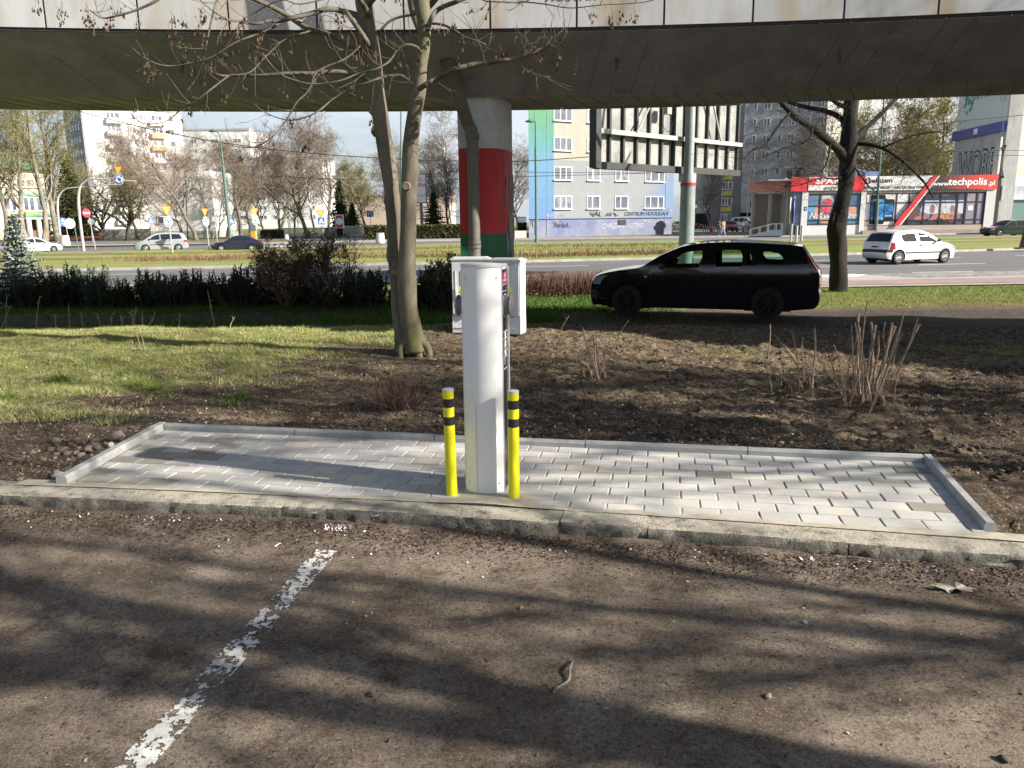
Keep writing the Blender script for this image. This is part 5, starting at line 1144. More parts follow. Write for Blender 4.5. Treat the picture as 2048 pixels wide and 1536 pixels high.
def leaf():
    p = gz(1915, 1197, -.1); o2 = [(-.125, .005), (-.105, .02), (-.085, .012), (-.08, .03), (-.05, .022), (-.045, .045), (-.015, .03), (0, .048), (.02, .028), (.045, .035), (.05, .018), (.08, .012), (.06, .002), (.085, -.012), (.05, -.014), (.045, -.036), (.015, -.022), (-.005, -.045), (-.02, -.02), (-.05, -.038), (-.06, -.014), (-.09, -.02), (-.1, -.006)]
    mb = MB(); n = len(o2); c = mb.addv([(-.01, 0, .012)]); b = mb.addv([(x*.95, y*.95, .002+.02*abs(math.sin(x*40+y*30))) for x, y in o2])
    for i in range(n): mb.face((c, b+i, b+(i+1) % n))
    mb.tube([(-.16, .012, .004), (-.12, .005, .004), (.07, -.002, .014)], [.0015, .002, .001], 4)
    o = mb.build('fallen_leaf', M('bleached_leaf', (.46, .42, .34), .85, col2=(.30, .26, .2), scale=30, bump=.4, bscale=80)); o.location = (p.x, p.y, float(lot_z(p.x, p.y))+.002); o.rotation_euler = (0, 0, R_(-10)); tag(o, 'large bleached lobed leaf lying on the asphalt at the right', 'leaf')
leaf()
for px, py, rz, s, lab in ((352, 1043, .4, .4, 'small orange dry leaf below the kerb at the left'), (1045, 1232, 1.2, .25, 'tiny orange leaf scrap on the asphalt right of the painted line')):
    p = gz(px, py, -.1); mb = MB(); mb.poly([(-.05*s, -.02*s, .004), (.0, -.03*s, .008), (.05*s, .0, .003), (.0, .03*s, .01), (-.04*s, .02*s, .004)]); o = mb.build('fallen_leaf', M('orange_leaf', (.40, .18, .09), .8)); o.location = (p.x, p.y, float(lot_z(p.x, p.y))+.002); o.rotation_euler = (0, 0, rz); tag(o, lab, 'leaf')
p = gz(556, 1102, -.1); mb = MB(); mb.box((0, 0, .003), (.045, .010, .0015), rz=1.25); o = mb.build('cigarette_butt', M('paper_white', (.75, .75, .73), .7)); o.location = (p.x, p.y, float(lot_z(p.x, p.y))); tag(o, 'small white paper scrap on the asphalt below the kerb', 'litter')
# ================================================================ cars
def pip(x, y, poly):
    c = False; j = len(poly)-1
    for i in range(len(poly)):
        xi, yi = poly[i]; xj, yj = poly[j]
        if (yi > y) != (yj > y) and x < (xj-xi)*(y-yi)/(yj-yi)+xi: c = not c
        j = i
    return c
def dense(poly, d, closed=True):
    out = []; n = len(poly)
    for i in range(n if closed else n-1):
        a, b = poly[i], poly[(i+1) % n]; L_ = math.hypot(b[0]-a[0], b[1]-a[1]); k = max(1, int(L_/d))
        for j in range(k): out.append((a[0]+(b[0]-a[0])*j/k, a[1]+(b[1]-a[1])*j/k))
    if not closed: out.append(poly[-1])
    return out
tyrem = M('tyre_rubber', (.014, .014, .014), .85); blackpl = M('black_car_plastic', (.022, .022, .024), .6); glassm = None
def glass(name, tint, see):
    m = bpy.data.materials.new(name); m.use_nodes = True; nt = m.node_tree; L = nt.links; nt.nodes.clear()
    o = nd(nt, 'ShaderNodeOutputMaterial'); g = nd(nt, 'ShaderNodeBsdfGlossy', Roughness=.03); t = nd(nt, 'ShaderNodeBsdfTransparent'); t.inputs[0].default_value = (*tint, 1); f = nd(nt, 'ShaderNodeFresnel', IOR=1.5); x = nd(nt, 'ShaderNodeMixShader')
    L.new(f.outputs[0], x.inputs[0]); L.new(t.outputs[0], x.inputs[1]); L.new(g.outputs[0], x.inputs[2]); L.new(x.outputs[0], o.inputs[0]); return m
gl_clear = glass('green_tint_car_glass', (.62, .80, .72), 1); gl_dark = M('dark_car_glass', (.014, .02, .026), .0, spec=.3)
lampc = M('clear_lamp_lens', (.30, .32, .36), .12, coat=1); lampr = M('red_tail_lens', (.22, .01, .02), .25, coat=1); seatm = M('car_seat_fabric', (.03, .03, .032), .9); inn = M('car_interior_dark', (.018, .018, .02), .9); plate_w = M('number_plate', (.65, .65, .62), .5); orangel = M('indicator_white', (.7, .7, .7), .3)
def car(name, sp, paint, label, loc, rz, group=None, cat='car', glassmat=None, rimmat=None, detail=True, cell=.09, scale=1):
    """x runs nose to tail, y across, z up. sp: top (nose to tail outline), bot z, W, H, wheels, R, wins {name: polygon}, lamps, trims, ws/rg index range of the glass screens in top"""
    root = empty(name, loc, rz, label, cat, group); root.scale = (scale,)*3
    L_ = sp['L']; W = sp['W']/2; zb = sp['belt']; H = sp['H']; top = sp['top']; gm = glassmat or gl_dark
    def wd(x, z):
        w = W; a = sp.get('nose', .75); e = sp.get('tail', .5)
        if x < a: w *= 1-sp.get('nt', .20)*(1-x/a)**2.2
        if x > L_-e: w *= 1-sp.get('tt', .11)*(1-(L_-x)/e)**2.2
        if z > zb: w *= 1-.235*((z-zb)/(H-zb))**1.15
        else: w *= 1-.055*((zb-z)/zb)**1.6-.0*z
        return w
    arches = []
    for wx in sp['wheels']: arches.append([(wx+(sp['R']+.055)*math.cos(a), sp['R']+(sp['R']+.055)*math.sin(a)) for a in np.linspace(math.pi*1.15, -math.pi*.15, 22)])
    zf = sp['bot']; out = list(top)
    base = [(L_-.12, zf+.04)]
    for wx, arc in sorted(zip(sp['wheels'], arches), key=lambda t: -t[0]):
        rev = [p for p in arc[::-1] if p[1] > zf]; base += [(rev[0][0], zf)] + rev + [(rev[-1][0], zf)]
    base += [(.16, zf+.03)]
    outline = dense(out, .06, False)+base
    regs = {}
    for k, v in sp['wins'].items(): regs[k] = v
    for k, v in sp.get('lamps', {}).items(): regs[k] = v
    for k, v in sp.get('trims', {}).items(): regs[k] = v
    verts = []; edges = []
    def add_loop(p):
        b = len(verts); verts.extend(p); n = len(p); edges.extend([(b+i, b+(i+1) % n) for i in range(n)])
    add_loop(outline)
    for k, v in regs.items(): add_loop(dense(v, .08))
    for ix in range(int(L_/cell)+1):
        for iz in range(int(H/cell)+1):
            p = (ix*cell+.031, iz*cell+.023)
            if pip(p[0], p[1], outline): verts.append(p)
    ov, oe, of, *_ = delaunay_2d_cdt([Vector(v) for v in verts], edges, [], 0, 1e-4)
    bucket = {'': []}
    for f in of:
        cx = sum(ov[i].x for i in f)/3; cz = sum(ov[i].y for i in f)/3
        if not pip(cx, cz, outline): continue
        k = next((k for k, v in regs.items() if pip(cx, cz, v)), ''); bucket.setdefault(k, []).append(f)
    def side(faces, mb, off=0, sides=(-1, 1)):
        for sg in sides:
            mp = {}
            for f in faces:
                idx = []
                for i in f:
                    if i not in mp: mp[i] = mb.addv([(ov[i].x, sg*(wd(ov[i].x, ov[i].y)+off), ov[i].y)])
                    idx.append(mp[i])
                mb.face(idx if sg < 0 else idx[::-1])
    body = MB(); side(bucket[''], body)
    FR = [-1, -.965, -.88, -.6, -.2, .2, .6, .88, .965, 1]
    tp = dense(out, .06, False); seg = []
    def sec(p):
        x, z = p; w = wd(x, z); r = []
        for f in FR:
            q = 1-f*f; fr = max(0, 1-x/.9); re = max(0, 1-(L_-x)/.7); cz = (.035 if z > zb+.1 else .02)*q*(1 if z > .55 else z/.55)
            r.append((x-sp.get('bulge', .10)*q*fr*(1 if z < zb else .3)+.06*q*re*(1 if z < zb else .5), f*w, z+cz))
        return r
    screens = {k: MB() for k in ('ws', 'rg')}; n = len(FR)
    rows = [sec(p) for p in tp]; trimf = sp.get('front_dark', []); tb = {'front': MB(), 'rear': MB()}
    for i in range(len(tp)-1):
        mx = (tp[i][0]+tp[i+1][0])/2; mz = (tp[i][1]+tp[i+1][1])/2
        scr = next((k for k in ('ws', 'rg') if sp[k][0] <= mx <= sp[k][1] and mz > zb-.02), None)
        for j in range(n-1):
            tgt = body
            if scr and 1 < j < n-3+0: tgt = screens[scr]
            elif any(a <= mz <= b for a, b in sp.get('grille', [])) and mx < .25 and 1 < j < n-3: tgt = tb['front']
            elif any(a <= mz <= b for a, b in sp.get('bumper', [])) and mx > L_-.3: tgt = tb['rear']
            b0 = tgt.addv([rows[i][j], rows[i][j+1], rows[i+1][j+1], rows[i+1][j]]); tgt.face((b0, b0+3, b0+2, b0+1))
    bo = body.build('body', paint, root)
    bm = bmesh.new(); bm.from_mesh(bo.data); bmesh.ops.remove_doubles(bm, verts=bm.verts, dist=.003); bmesh.ops.recalc_face_normals(bm, faces=bm.faces); bm.to_mesh(bo.data); bm.free(); shade_auto(bo.data, 38)
    def fin(mb, nm, mat, par=root):
        if not mb.f: return None
        o = mb.build(nm, mat, par); bm = bmesh.new(); bm.from_mesh(o.data); bmesh.ops.remove_doubles(bm, verts=bm.verts, dist=.003); bm.to_mesh(o.data); bm.free(); shade_auto(o.data, 38); return o
    fin(screens['ws'], 'windshield', gm); fin(screens['rg'], 'rear_window', gm); fin(tb['front'], 'grille', blackpl); fin(tb['rear'], 'rear_bumper_strip', blackpl)
    for k in sp['wins']:
        for s_ in (-1, 1): mb = MB(); side(bucket.get(k, []), mb, -.004, (s_,)); fin(mb, 'side_window', gm)
    for k, s_ in [(a, b) for a in sp.get('lamps', {}) for b in (-1, 1)]: mb = MB(); side(bucket.get(k, []), mb, .004, (s_,)); fin(mb, 'headlight' if k.startswith('h') else 'tail_light', lampc if k.startswith('h') else lampr)
    for k, s_ in [(a, b) for a in sp.get('trims', {}) for b in (-1, 1)]: mb = MB(); side(bucket.get(k, []), mb, .01, (s_,)); fin(mb, 'side_trim', blackpl)
    # underbody, cabin floor, seats
    mb = MB(); mb.box((L_/2, 0, zf+.06), (L_-.5, W*1.5, .08)); mb.box((L_/2, 0, zb-.12), (L_-.9, W*1.72, .04)); 
    for wx in sp['wheels']: mb.box((wx, 0, .43), (sp['R']*2+.22, W*1.62, .56))
    mb.build('underbody', inn, root)
    if detail:
        sx = sp['seat']
        for x0 in sx:
            for y0 in (-.36, .36):
                mb = MB(); mb.box((x0+.05, y0, zb-.12), (.13, .46, .50), ry=.2); mb.box((x0+.11, y0, zb+.15), (.10, .36, .14), ry=.2); mb.tube([(x0+.13, y0-.11, zb+.27), (x0+.14, y0, zb+.29), (x0+.13, y0+.11, zb+.27)], [.07, .085, .07], 10); mb.build('seat', seatm, root, smooth=60)
        mb = MB(); wc = (sx[0]-.48, -.36 if sp.get('left', 1) else .36, zb-.0); ring = [(wc[0]+.09*math.sin(a)*.5, wc[1]+.17*math.cos(a), wc[2]+.16*math.sin(a)) for a in np.linspace(0, 6.283, 20)]; mb.tube(ring, .014, 6); mb.build('steering_wheel', inn, root)
        for sg in (-1, 1): mb = MB(); x0 = sp['mirror'][0]; z0 = sp['mirror'][1]; mb.tube([(x0, sg*(wd(x0, z0)-.02), z0), (x0, sg*(wd(x0, z0)+.05), z0+.01)], .03, 6); mb.tube([(x0-.03, sg*(wd(x0, z0)+.05), z0+.03), (x0-.01, sg*(wd(x0, z0)+.10), z0+.035), (x0+.0, sg*(wd(x0, z0)+.18), z0+.03)], [.045, .065, .04], 10); mb.build('wing_mirror', sp.get('mirror_mat', blackpl), root, smooth=60)
        for hx, hz in sp.get('handles', []):
            for sg in (-1, 1): mb = MB(); mb.tube([(hx-.09, sg*(wd(hx, hz)+.006), hz), (hx-.05, sg*(wd(hx, hz)+.03), hz+.006), (hx+.06, sg*(wd(hx, hz)+.03), hz+.006), (hx+.09, sg*(wd(hx, hz)+.006), hz)], .013, 6); mb.build('door_handle', sp.get('handle_mat', blackpl), root)
        mb = MB()
        for ln in sp.get('seams', []):
            for sg in (-1, 1): mb.tube([(x, sg*(wd(x, z)+.001), z) for x, z in dense(ln, .1, False)], .0035, 3, cap=False)
        if mb.f: mb.build('door_seam', inn, root)
    if 'plate' in sp:
        x0, z0 = sp['plate']; x0 += .035; mb = MB(); mb.box((x0, 0, z0), (.012, .5, .11)); p_ = mb.build('number_plate', plate_w, root); mb = MB(); mb.box((x0+.008, 0, z0), (.004, .36, .06)); mb.build('plate_characters', inn, p_)
    for wx in sp['wheels']:
        for sg in (-1, 1):
            R = sp['R']; wy = sg*(W*.985-.10); mb = MB(); mb.lathe([(R*.62, .10), (R*.9, .105), (R*.97, .085), (R, .05), (R, -.05), (R*.97, -.085), (R*.6, -.1)], 30, (wx, wy, R), axis='y'); w_ = mb.build('wheel', tyrem, root, smooth=50)
            mb = MB(); rm = rimmat or M('alloy_rim', (.50, .51, .52), .35, metal=.5); o_ = sg*.085
            mb.lathe([(R*.64, o_*1.15), (R*.61, o_*1.2), (R*.58, o_*.9), (R*.56, o_*.4)], 26, (wx, wy, R), axis='y'); mb.lathe([(0, o_*1.05), (R*.13, o_*1.05), (R*.15, o_*.8)], 14, (wx, wy, R), axis='y')
            ns = sp.get('spokes', 7)
            for k in range(ns):
                a = 6.283*k/ns; mb.tube([(wx+math.cos(a)*R*.1, wy+o_*.95, R+math.sin(a)*R*.1), (wx+math.cos(a)*R*.6, wy+o_*.95, R+math.sin(a)*R*.6)], [R*.07, R*.055], 4)
            mb.build('rim', rm, w_); mb = MB(); mb.lathe([(0, o_*.3), (R*.6, o_*.3)], 20, (wx, wy, R), axis='y'); mb.build('brake_shadow_disc', inn, w_)
    return root
zx = lambda pts: [((x-137)/400, (636-z)/400) for x, z in pts]
FOCUS = dict(L=4.42, W=1.72, H=1.46, belt=.97, bot=.18, wheels=(.80, 3.50), R=.315,
    top=zx([(160, 560), (150, 530), (140, 495), (137, 455), (141, 410), (148, 378), (160, 352), (185, 325), (235, 302), (300, 285), (390, 268), (480, 257), (540, 248), (575, 238), (640, 196), (720, 148), (800, 112), (875, 84), (960, 66), (1060, 56), (1180, 51), (1320, 52), (1460, 58), (1600, 66), (1700, 74), (1765, 84), (1790, 118), (1825, 175), (1858, 225), (1882, 262), (1897, 300), (1899, 360), (1896, 415), (1905, 432), (1908, 480), (1898, 520), (1880, 540)]),
    ws=(1.12, 1.86), rg=(4.06, 4.36), wins=dict(w1=zx([(745, 252), (760, 205), (800, 170), (870, 138), (950, 120), (1036, 115), (1036, 160), (1015, 243)]), w2=zx([(1140, 236), (1140, 150), (1150, 113), (1240, 108), (1322, 113), (1338, 160), (1334, 232)]), w2b=zx([(1375, 215), (1366, 150), (1375, 115), (1392, 130), (1410, 190), (1408, 216)]), w3=zx([(1448, 122), (1530, 122), (1600, 135), (1630, 165), (1640, 195), (1622, 211), (1560, 208), (1500, 205), (1475, 172)])),
    lamps=dict(h=zx([(160, 385), (163, 352), (190, 328), (255, 312), (300, 305), (262, 330), (240, 355), (228, 386)]), t=zx([(1800, 150), (1822, 182), (1858, 238), (1878, 272), (1862, 276), (1838, 240), (1806, 185), (1790, 150)])),
    trims=dict(a=zx([(215, 488), (290, 492), (285, 502), (218, 500)]), f=zx([(139, 432), (200, 430), (215, 470), (200, 505), (145, 500)])), seat=(2.16, 3.14), mirror=(1.50, .97), handles=[(2.17, .82), (3.13, .84)], nt=.26, tt=.10,
    seams=[zx([(1090, 255), (1090, 400), (1085, 540)]), zx([(642, 255), (640, 400), (650, 545)]), zx([(1370, 235), (1385, 330), (1365, 420)]), zx([(640, 498), (1000, 497), (1380, 485)])], grille=[(.45, .62), (.22, .38)], plate=None, spokes=9)
FOCUS.pop('plate')
blackp = M('black_car_paint', (.005, .006, .010), .16, coat=1, spec=.5)
a = gz(1265, 632, -.375); b = gz(1550, 640, -.375)
ang = math.atan2(b.y-a.y, b.x-a.x)
fc = (a+b)/2-Vector((math.cos(ang), math.sin(ang), 0))*2.15; nrm = Vector((-math.sin(ang), math.cos(ang), 0))
f_ = car('station_wagon', FOCUS, blackp, 'black station wagon parked in the shade of the footbridge', fc+nrm*.8+Vector((-.07, 0, .0)), ang, scale=.97, glassmat=gl_clear, rimmat=M('near_black_rim', (.016, .016, .017), .6))  # one even near-black colour on the rims
mb = MB()
for k in range(-3, 4): pass
mb = MB(); mb.lathe([(0, 0), (.035, 0), (.03, .008), (0, .01)], 14, (1.17, -.865, .80), axis='y'); o = mb.build('side_repeater', orangel, f_)
for v in o.data.vertices: v.co.y = -.862-(v.co.y+.865)*1; v.co.z = .80+(v.co.z-.80)*.45
# others -------------------------------------------------
CLIO = dict(L=3.77, W=1.64, H=1.42, belt=.92, bot=.20, wheels=(.72, 3.19), R=.29, nt=.24, tt=.12, spokes=12,
    top=[(.06, .22), (.02, .32), (0, .42), (.0, .52), (.03, .58), (.06, .64), (.16, .72), (.40, .80), (.70, .87), (.95, .92), (1.10, .98), (1.35, 1.13), (1.60, 1.27), (1.80, 1.35), (2.05, 1.40), (2.40, 1.42), (2.80, 1.41), (3.15, 1.37), (3.35, 1.32), (3.46, 1.22), (3.56, 1.05), (3.63, .94), (3.68, .80), (3.70, .62), (3.75, .56), (3.77, .42), (3.73, .30), (3.66, .24)],
    ws=(1.02, 1.74), rg=(3.38, 3.63), wins=dict(w1=[(1.22, .93), (1.40, 1.06), (1.62, 1.20), (1.85, 1.29), (2.10, 1.32), (2.20, 1.31), (2.14, .95)], w2=[(2.30, .95), (2.33, 1.31), (2.65, 1.30), (2.95, 1.26), (3.14, 1.20), (3.05, 1.02), (2.96, .95)]),
    lamps=dict(h=[(.06, .60), (.10, .70), (.26, .775), (.50, .82), (.42, .70), (.30, .61)], t=[(3.40, .66), (3.45, .90), (3.56, .94), (3.62, .90), (3.66, .64), (3.55, .60)]), trims=dict(s=[(.98, .46), (2.85, .46), (2.85, .51), (.98, .51)], b=[(3.52, .52), (3.52, .62), (3.70, .62), (3.75, .55)]),
    seat=(2.0, 2.75), mirror=(1.25, .95), handles=[(2.05, .80)], seams=[[(1.10, .90), (1.05, .60), (1.12, .30)], [(2.22, .93), (2.28, .60), (2.20, .30), (1.12, .30)]], grille=[(.42, .55)], bumper=[(.52, .62)], plate=(3.725, .74))
VAN = dict(L=4.62, W=1.81, H=1.73, belt=1.05, bot=.22, wheels=(.85, 3.68), R=.32, nt=.24, tt=.08, spokes=7,
    top=[(.06, .26), (0, .42), (.0, .58), (.06, .72), (.25, .86), (.55, .98), (.80, 1.06), (1.05, 1.22), (1.35, 1.42), (1.65, 1.58), (1.95, 1.67), (2.4, 1.72), (3.0, 1.73), (3.7, 1.71), (4.15, 1.66), (4.28, 1.60), (4.42, 1.30), (4.50, 1.06), (4.53, .90), (4.55, .70), (4.62, .60), (4.62, .42), (4.56, .30)],
    ws=(.82, 1.75), rg=(4.26, 4.52), wins=dict(w0=[(.98, 1.05), (1.22, 1.20), (1.28, 1.07)], w1=[(1.36, 1.08), (1.38, 1.27), (1.62, 1.42), (1.95, 1.53), (2.14, 1.57), (2.14, 1.09)], w2=[(2.22, 1.09), (2.22, 1.58), (3.05, 1.60), (3.05, 1.10)], w3=[(3.13, 1.10), (3.13, 1.60), (3.90, 1.56), (4.08, 1.14)]),
    lamps=dict(h=[(.02, .62), (.10, .78), (.34, .90), (.42, .78), (.30, .66)], t=[(4.20, .84), (4.22, 1.02), (4.52, 1.02), (4.54, .84)]), trims=dict(s=[(1.25, .60), (3.25, .60), (3.25, .66), (1.25, .66)]), seat=(1.9, 2.7), mirror=(1.32, 1.12), handles=[(1.98, .96), (2.9, .97)], seams=[[(2.18, 1.08), (2.20, .30)], [(1.28, 1.06), (1.26, .36)], [(3.09, 1.08), (3.1, .7)]], grille=[(.45, .62)], plate=(4.58, .95))
SEDAN = dict(L=4.50, W=1.72, H=1.40, belt=.90, bot=.20, wheels=(.88, 3.52), R=.30, nt=.24, tt=.14, spokes=8,
    top=[(.06, .24), (0, .40), (.0, .54), (.04, .64), (.20, .72), (.60, .80), (1.10, .88), (1.30, .94), (1.60, 1.14), (1.88, 1.29), (2.15, 1.37), (2.5, 1.40), (2.9, 1.39), (3.25, 1.33), (3.55, 1.18), (3.85, 1.02), (4.0, .98), (4.30, .96), (4.42, .92), (4.46, .75), (4.50, .58), (4.50, .40), (4.44, .28)],
    ws=(1.28, 2.0), rg=(3.22, 3.9), wins=dict(w1=[(1.50, .92), (1.72, 1.12), (1.98, 1.25), (2.25, 1.30), (2.42, 1.31), (2.42, .93)], w2=[(2.50, .93), (2.50, 1.31), (2.85, 1.30), (3.12, 1.24), (3.18, .95)], w3=[(3.24, .96), (3.20, 1.22), (3.42, 1.12), (3.58, .99)]),
    lamps=dict(h=[(.02, .56), (.05, .66), (.30, .70), (.32, .58)], t=[(4.15, .70), (4.15, .88), (4.44, .88), (4.46, .70)]), seat=(2.2, 3.0), mirror=(1.62, .95), handles=[(2.3, .80), (3.1, .82)], seams=[[(2.46, .92), (2.48, .3)], [(1.45, .90), (1.42, .35)]], grille=[(.46, .62)], plate=(4.49, .66))
GOLF = dict(L=4.02, W=1.70, H=1.42, belt=.92, bot=.20, wheels=(.80, 3.28), R=.30, nt=.18, tt=.10, spokes=5,
    top=[(.06, .24), (0, .38), (.0, .52), (.03, .68), (.14, .76), (.60, .84), (1.05, .90), (1.20, .97), (1.50, 1.18), (1.75, 1.33), (2.0, 1.39), (2.4, 1.42), (2.9, 1.42), (3.4, 1.40), (3.62, 1.36), (3.75, 1.15), (3.85, .96), (3.92, .85), (3.95, .65), (4.02, .56), (4.02, .42), (3.95, .3)],
    ws=(1.15, 1.85), rg=(3.6, 3.87), wins=dict(w1=[(1.38, .93), (1.62, 1.14), (1.88, 1.28), (2.12, 1.33), (2.22, 1.33), (2.22, .94)], w2=[(2.32, .95), (2.32, 1.33), (3.10, 1.33), (3.32, 1.24), (3.30, .97)]),
    lamps=dict(h=[(.02, .58), (.03, .68), (.16, .74), (.34, .76), (.34, .60)], t=[(3.72, .66), (3.74, .90), (3.88, .90), (3.94, .68)]), trims=dict(s=[(1.12, .46), (2.95, .46), (2.95, .52), (1.12, .52)]), seat=(2.1, 2.9), mirror=(1.45, .96), handles=[(2.1, .80)], seams=[[(2.27, .93), (2.3, .3)], [(1.3, .9), (1.27, .32)]], grille=[(.48, .66)], plate=(3.99, .66))
whitep = M('white_car_paint', (.62, .62, .61), .25, coat=1); silverp = M('silver_car_paint', (.32, .345, .37), .28, metal=.25, coat=1); navyp = M('navy_car_paint', (.012, .016, .04), .15, coat=1); redp = M('red_car_paint', (.30, .015, .02), .2, coat=1); dgreen = M('dark_green_car_paint', (.008, .02, .02), .15, coat=1); greyp = M('grey_car_paint', (.22, .23, .22), .3, coat=1); bluep = M('pale_blue_car_paint', (.30, .38, .52), .3, coat=1)
def put(name, sp, paint, label, rear, front, z, group='cars on the far roads', scale=1, **kw):
    # rear/front: ground points of the near side wheels
    d = rear-front; ang = math.atan2(d.y, d.x); wb = sp['wheels'][1]-sp['wheels'][0]; u = Vector((math.cos(ang), math.sin(ang), 0)); mid = (rear+front)/2; o = mid-u*(sp['wheels'][0]+wb/2)*scale
    s = Vector((-u.y, u.x, 0)); 
    if s.y < 0: s = -s
    o = o+s*(sp['W']/2-.1)*scale; o.z = z; return car(name, sp, paint, label, o, ang, group, scale=scale, **kw)
put('hatchback', CLIO, whitep, 'white three door hatchback driving on the near road', gz(1782, 529.5, -.485), gz(1896, 525.5, -.485), -.485, rimmat=M('silver_hubcap', (.5, .5, .5), .4), scale=.97)
put('minivan', VAN, silverp, 'silver minivan on the far road behind the roundabout sign', gz(440, 503, -.485).lerp(gz(352, 502.5, -.485), 0)+Vector((0, 0, 0)) if False else gz(353, 502, -.485), gz(296, 503.5, -.485), -.485, scale=.79)
put('sedan', SEDAN, navyp, 'dark blue sedan half hidden by the round shrub', gz(500, 502, -.485), gz(447, 503, -.485), -.485, scale=.79)
put('coupe', SEDAN, whitep, 'white coupe on the far road behind the blue spruce', gz(52, 507, -.485), gz(104, 505, -.485), -.485, scale=.80)
put('hatchback', GOLF, dgreen, 'dark green hatchback cut off by the right picture edge', gz(2058, 473, -.485), gz(1990, 474, -.485), -.485, scale=1.02)
GP = 'cars parked in the courtyard'
def parked(name, sp, paint, lab, px, D, rz, sc=1.0):
    p = at(px, 460, D); p.z = FZ; r = car(name, sp, paint, lab, p, rz, GP, detail=False, scale=sc)
    return r
parked('parked_car', CLIO, redp, 'red hatchback facing out of the courtyard', 1466, 104, R_(88))
parked('parked_car', GOLF, greyp, 'grey hatchback seen from behind beside the red hatchback', 1497, 122, R_(-92))
parked('parked_car', SEDAN, bluep, 'pale blue sedan facing out next to the shop ramp', 1515, 102, R_(90))
parked('parked_car', VAN, whitep, 'white van behind the pale blue sedan', 1522, 112, R_(120), 1.1)
parked('parked_car', SEDAN, greyp, 'light grey car at the left end of the courtyard row', 1388, 132, R_(172))
parked('parked_car', CLIO, M('crimson_car_paint', (.35, .02, .04), .3, coat=1), 'crimson car second in the courtyard row', 1405, 138, R_(165))
parked('parked_car', GOLF, blackp, 'black car third in the courtyard row', 1420, 140, R_(160))
# ================================================================ buildings. Facade frame: origin at left base corner, x along, z up, front towards -y
def facade(name, pl, pr, label, cat='building'):
    d = pr-pl; ang = math.atan2(d.y, d.x); r = empty(name, (pl.x, pl.y, pl.z), ang, label, cat); return r, math.hypot(d.x, d.y)
def sfac(r, W, px, py=440):
    # distance along the facade seen at picture column px
    d = ray(px, py); ang = r.rotation_euler.z; c, s = math.cos(ang), math.sin(ang); ox, oy = r.location.x, r.location.y
    # solve o + s*u = t*d
    det = c*(-d[1])-s*(-d[0]); return ((-ox)*(-d[1])-(-oy)*(-d[0]))/det
frm = M('window_frame_white', (.72, .73, .74), .5); paneM = M('window_pane', (.06, .075, .10), .08, spec=1, col2=(.16, .18, .22), scale=.8, cmin=.35, cmax=.65); curt = M('net_curtain_pane', (.20, .22, .27), .3, spec=.8, col2=(.08, .10, .14), scale=1.6)
def window(r, x0, x1, z0, z1, splits, y=0, pane=None, sill=True, fw=.07, frame=None):
    mb = MB(); w = x1-x0
    mb.box(((x0+x1)/2, y-.0, z0+fw/2), (w, .10, fw)); mb.box(((x0+x1)/2, y, z1-fw/2), (w, .10, fw))
    xs = [x0+fw/2]+[x0+w*s for s in splits]+[x1-fw/2]
    for k, x in enumerate(xs): mb.box((x, y, (z0+z1)/2), (fw*(1 if k in (0, len(xs)-1) else 1.6), .098, z1-z0-2*fw))
    if sill: mb.box(((x0+x1)/2, y-.10, z0-.04), (w+.12, .22, .05))
    f = mb.build('window', frame or frm, r); mb = MB(); mb.box(((x0+x1)/2, y+.012, (z0+z1)/2), (w-.04, .05, z1-z0-.04)); mb.build('pane', pane or random.choice((paneM, curt)), f); return f
def wallbox(r, name, x0, x1, y0, y1, z0, z1, mat, parent=None): mb = MB(); mb.box(((x0+x1)/2, (y0+y1)/2, (z0+z1)/2), (x1-x0, y1-y0, z1-z0)); return mb.build(name, mat, parent or r)
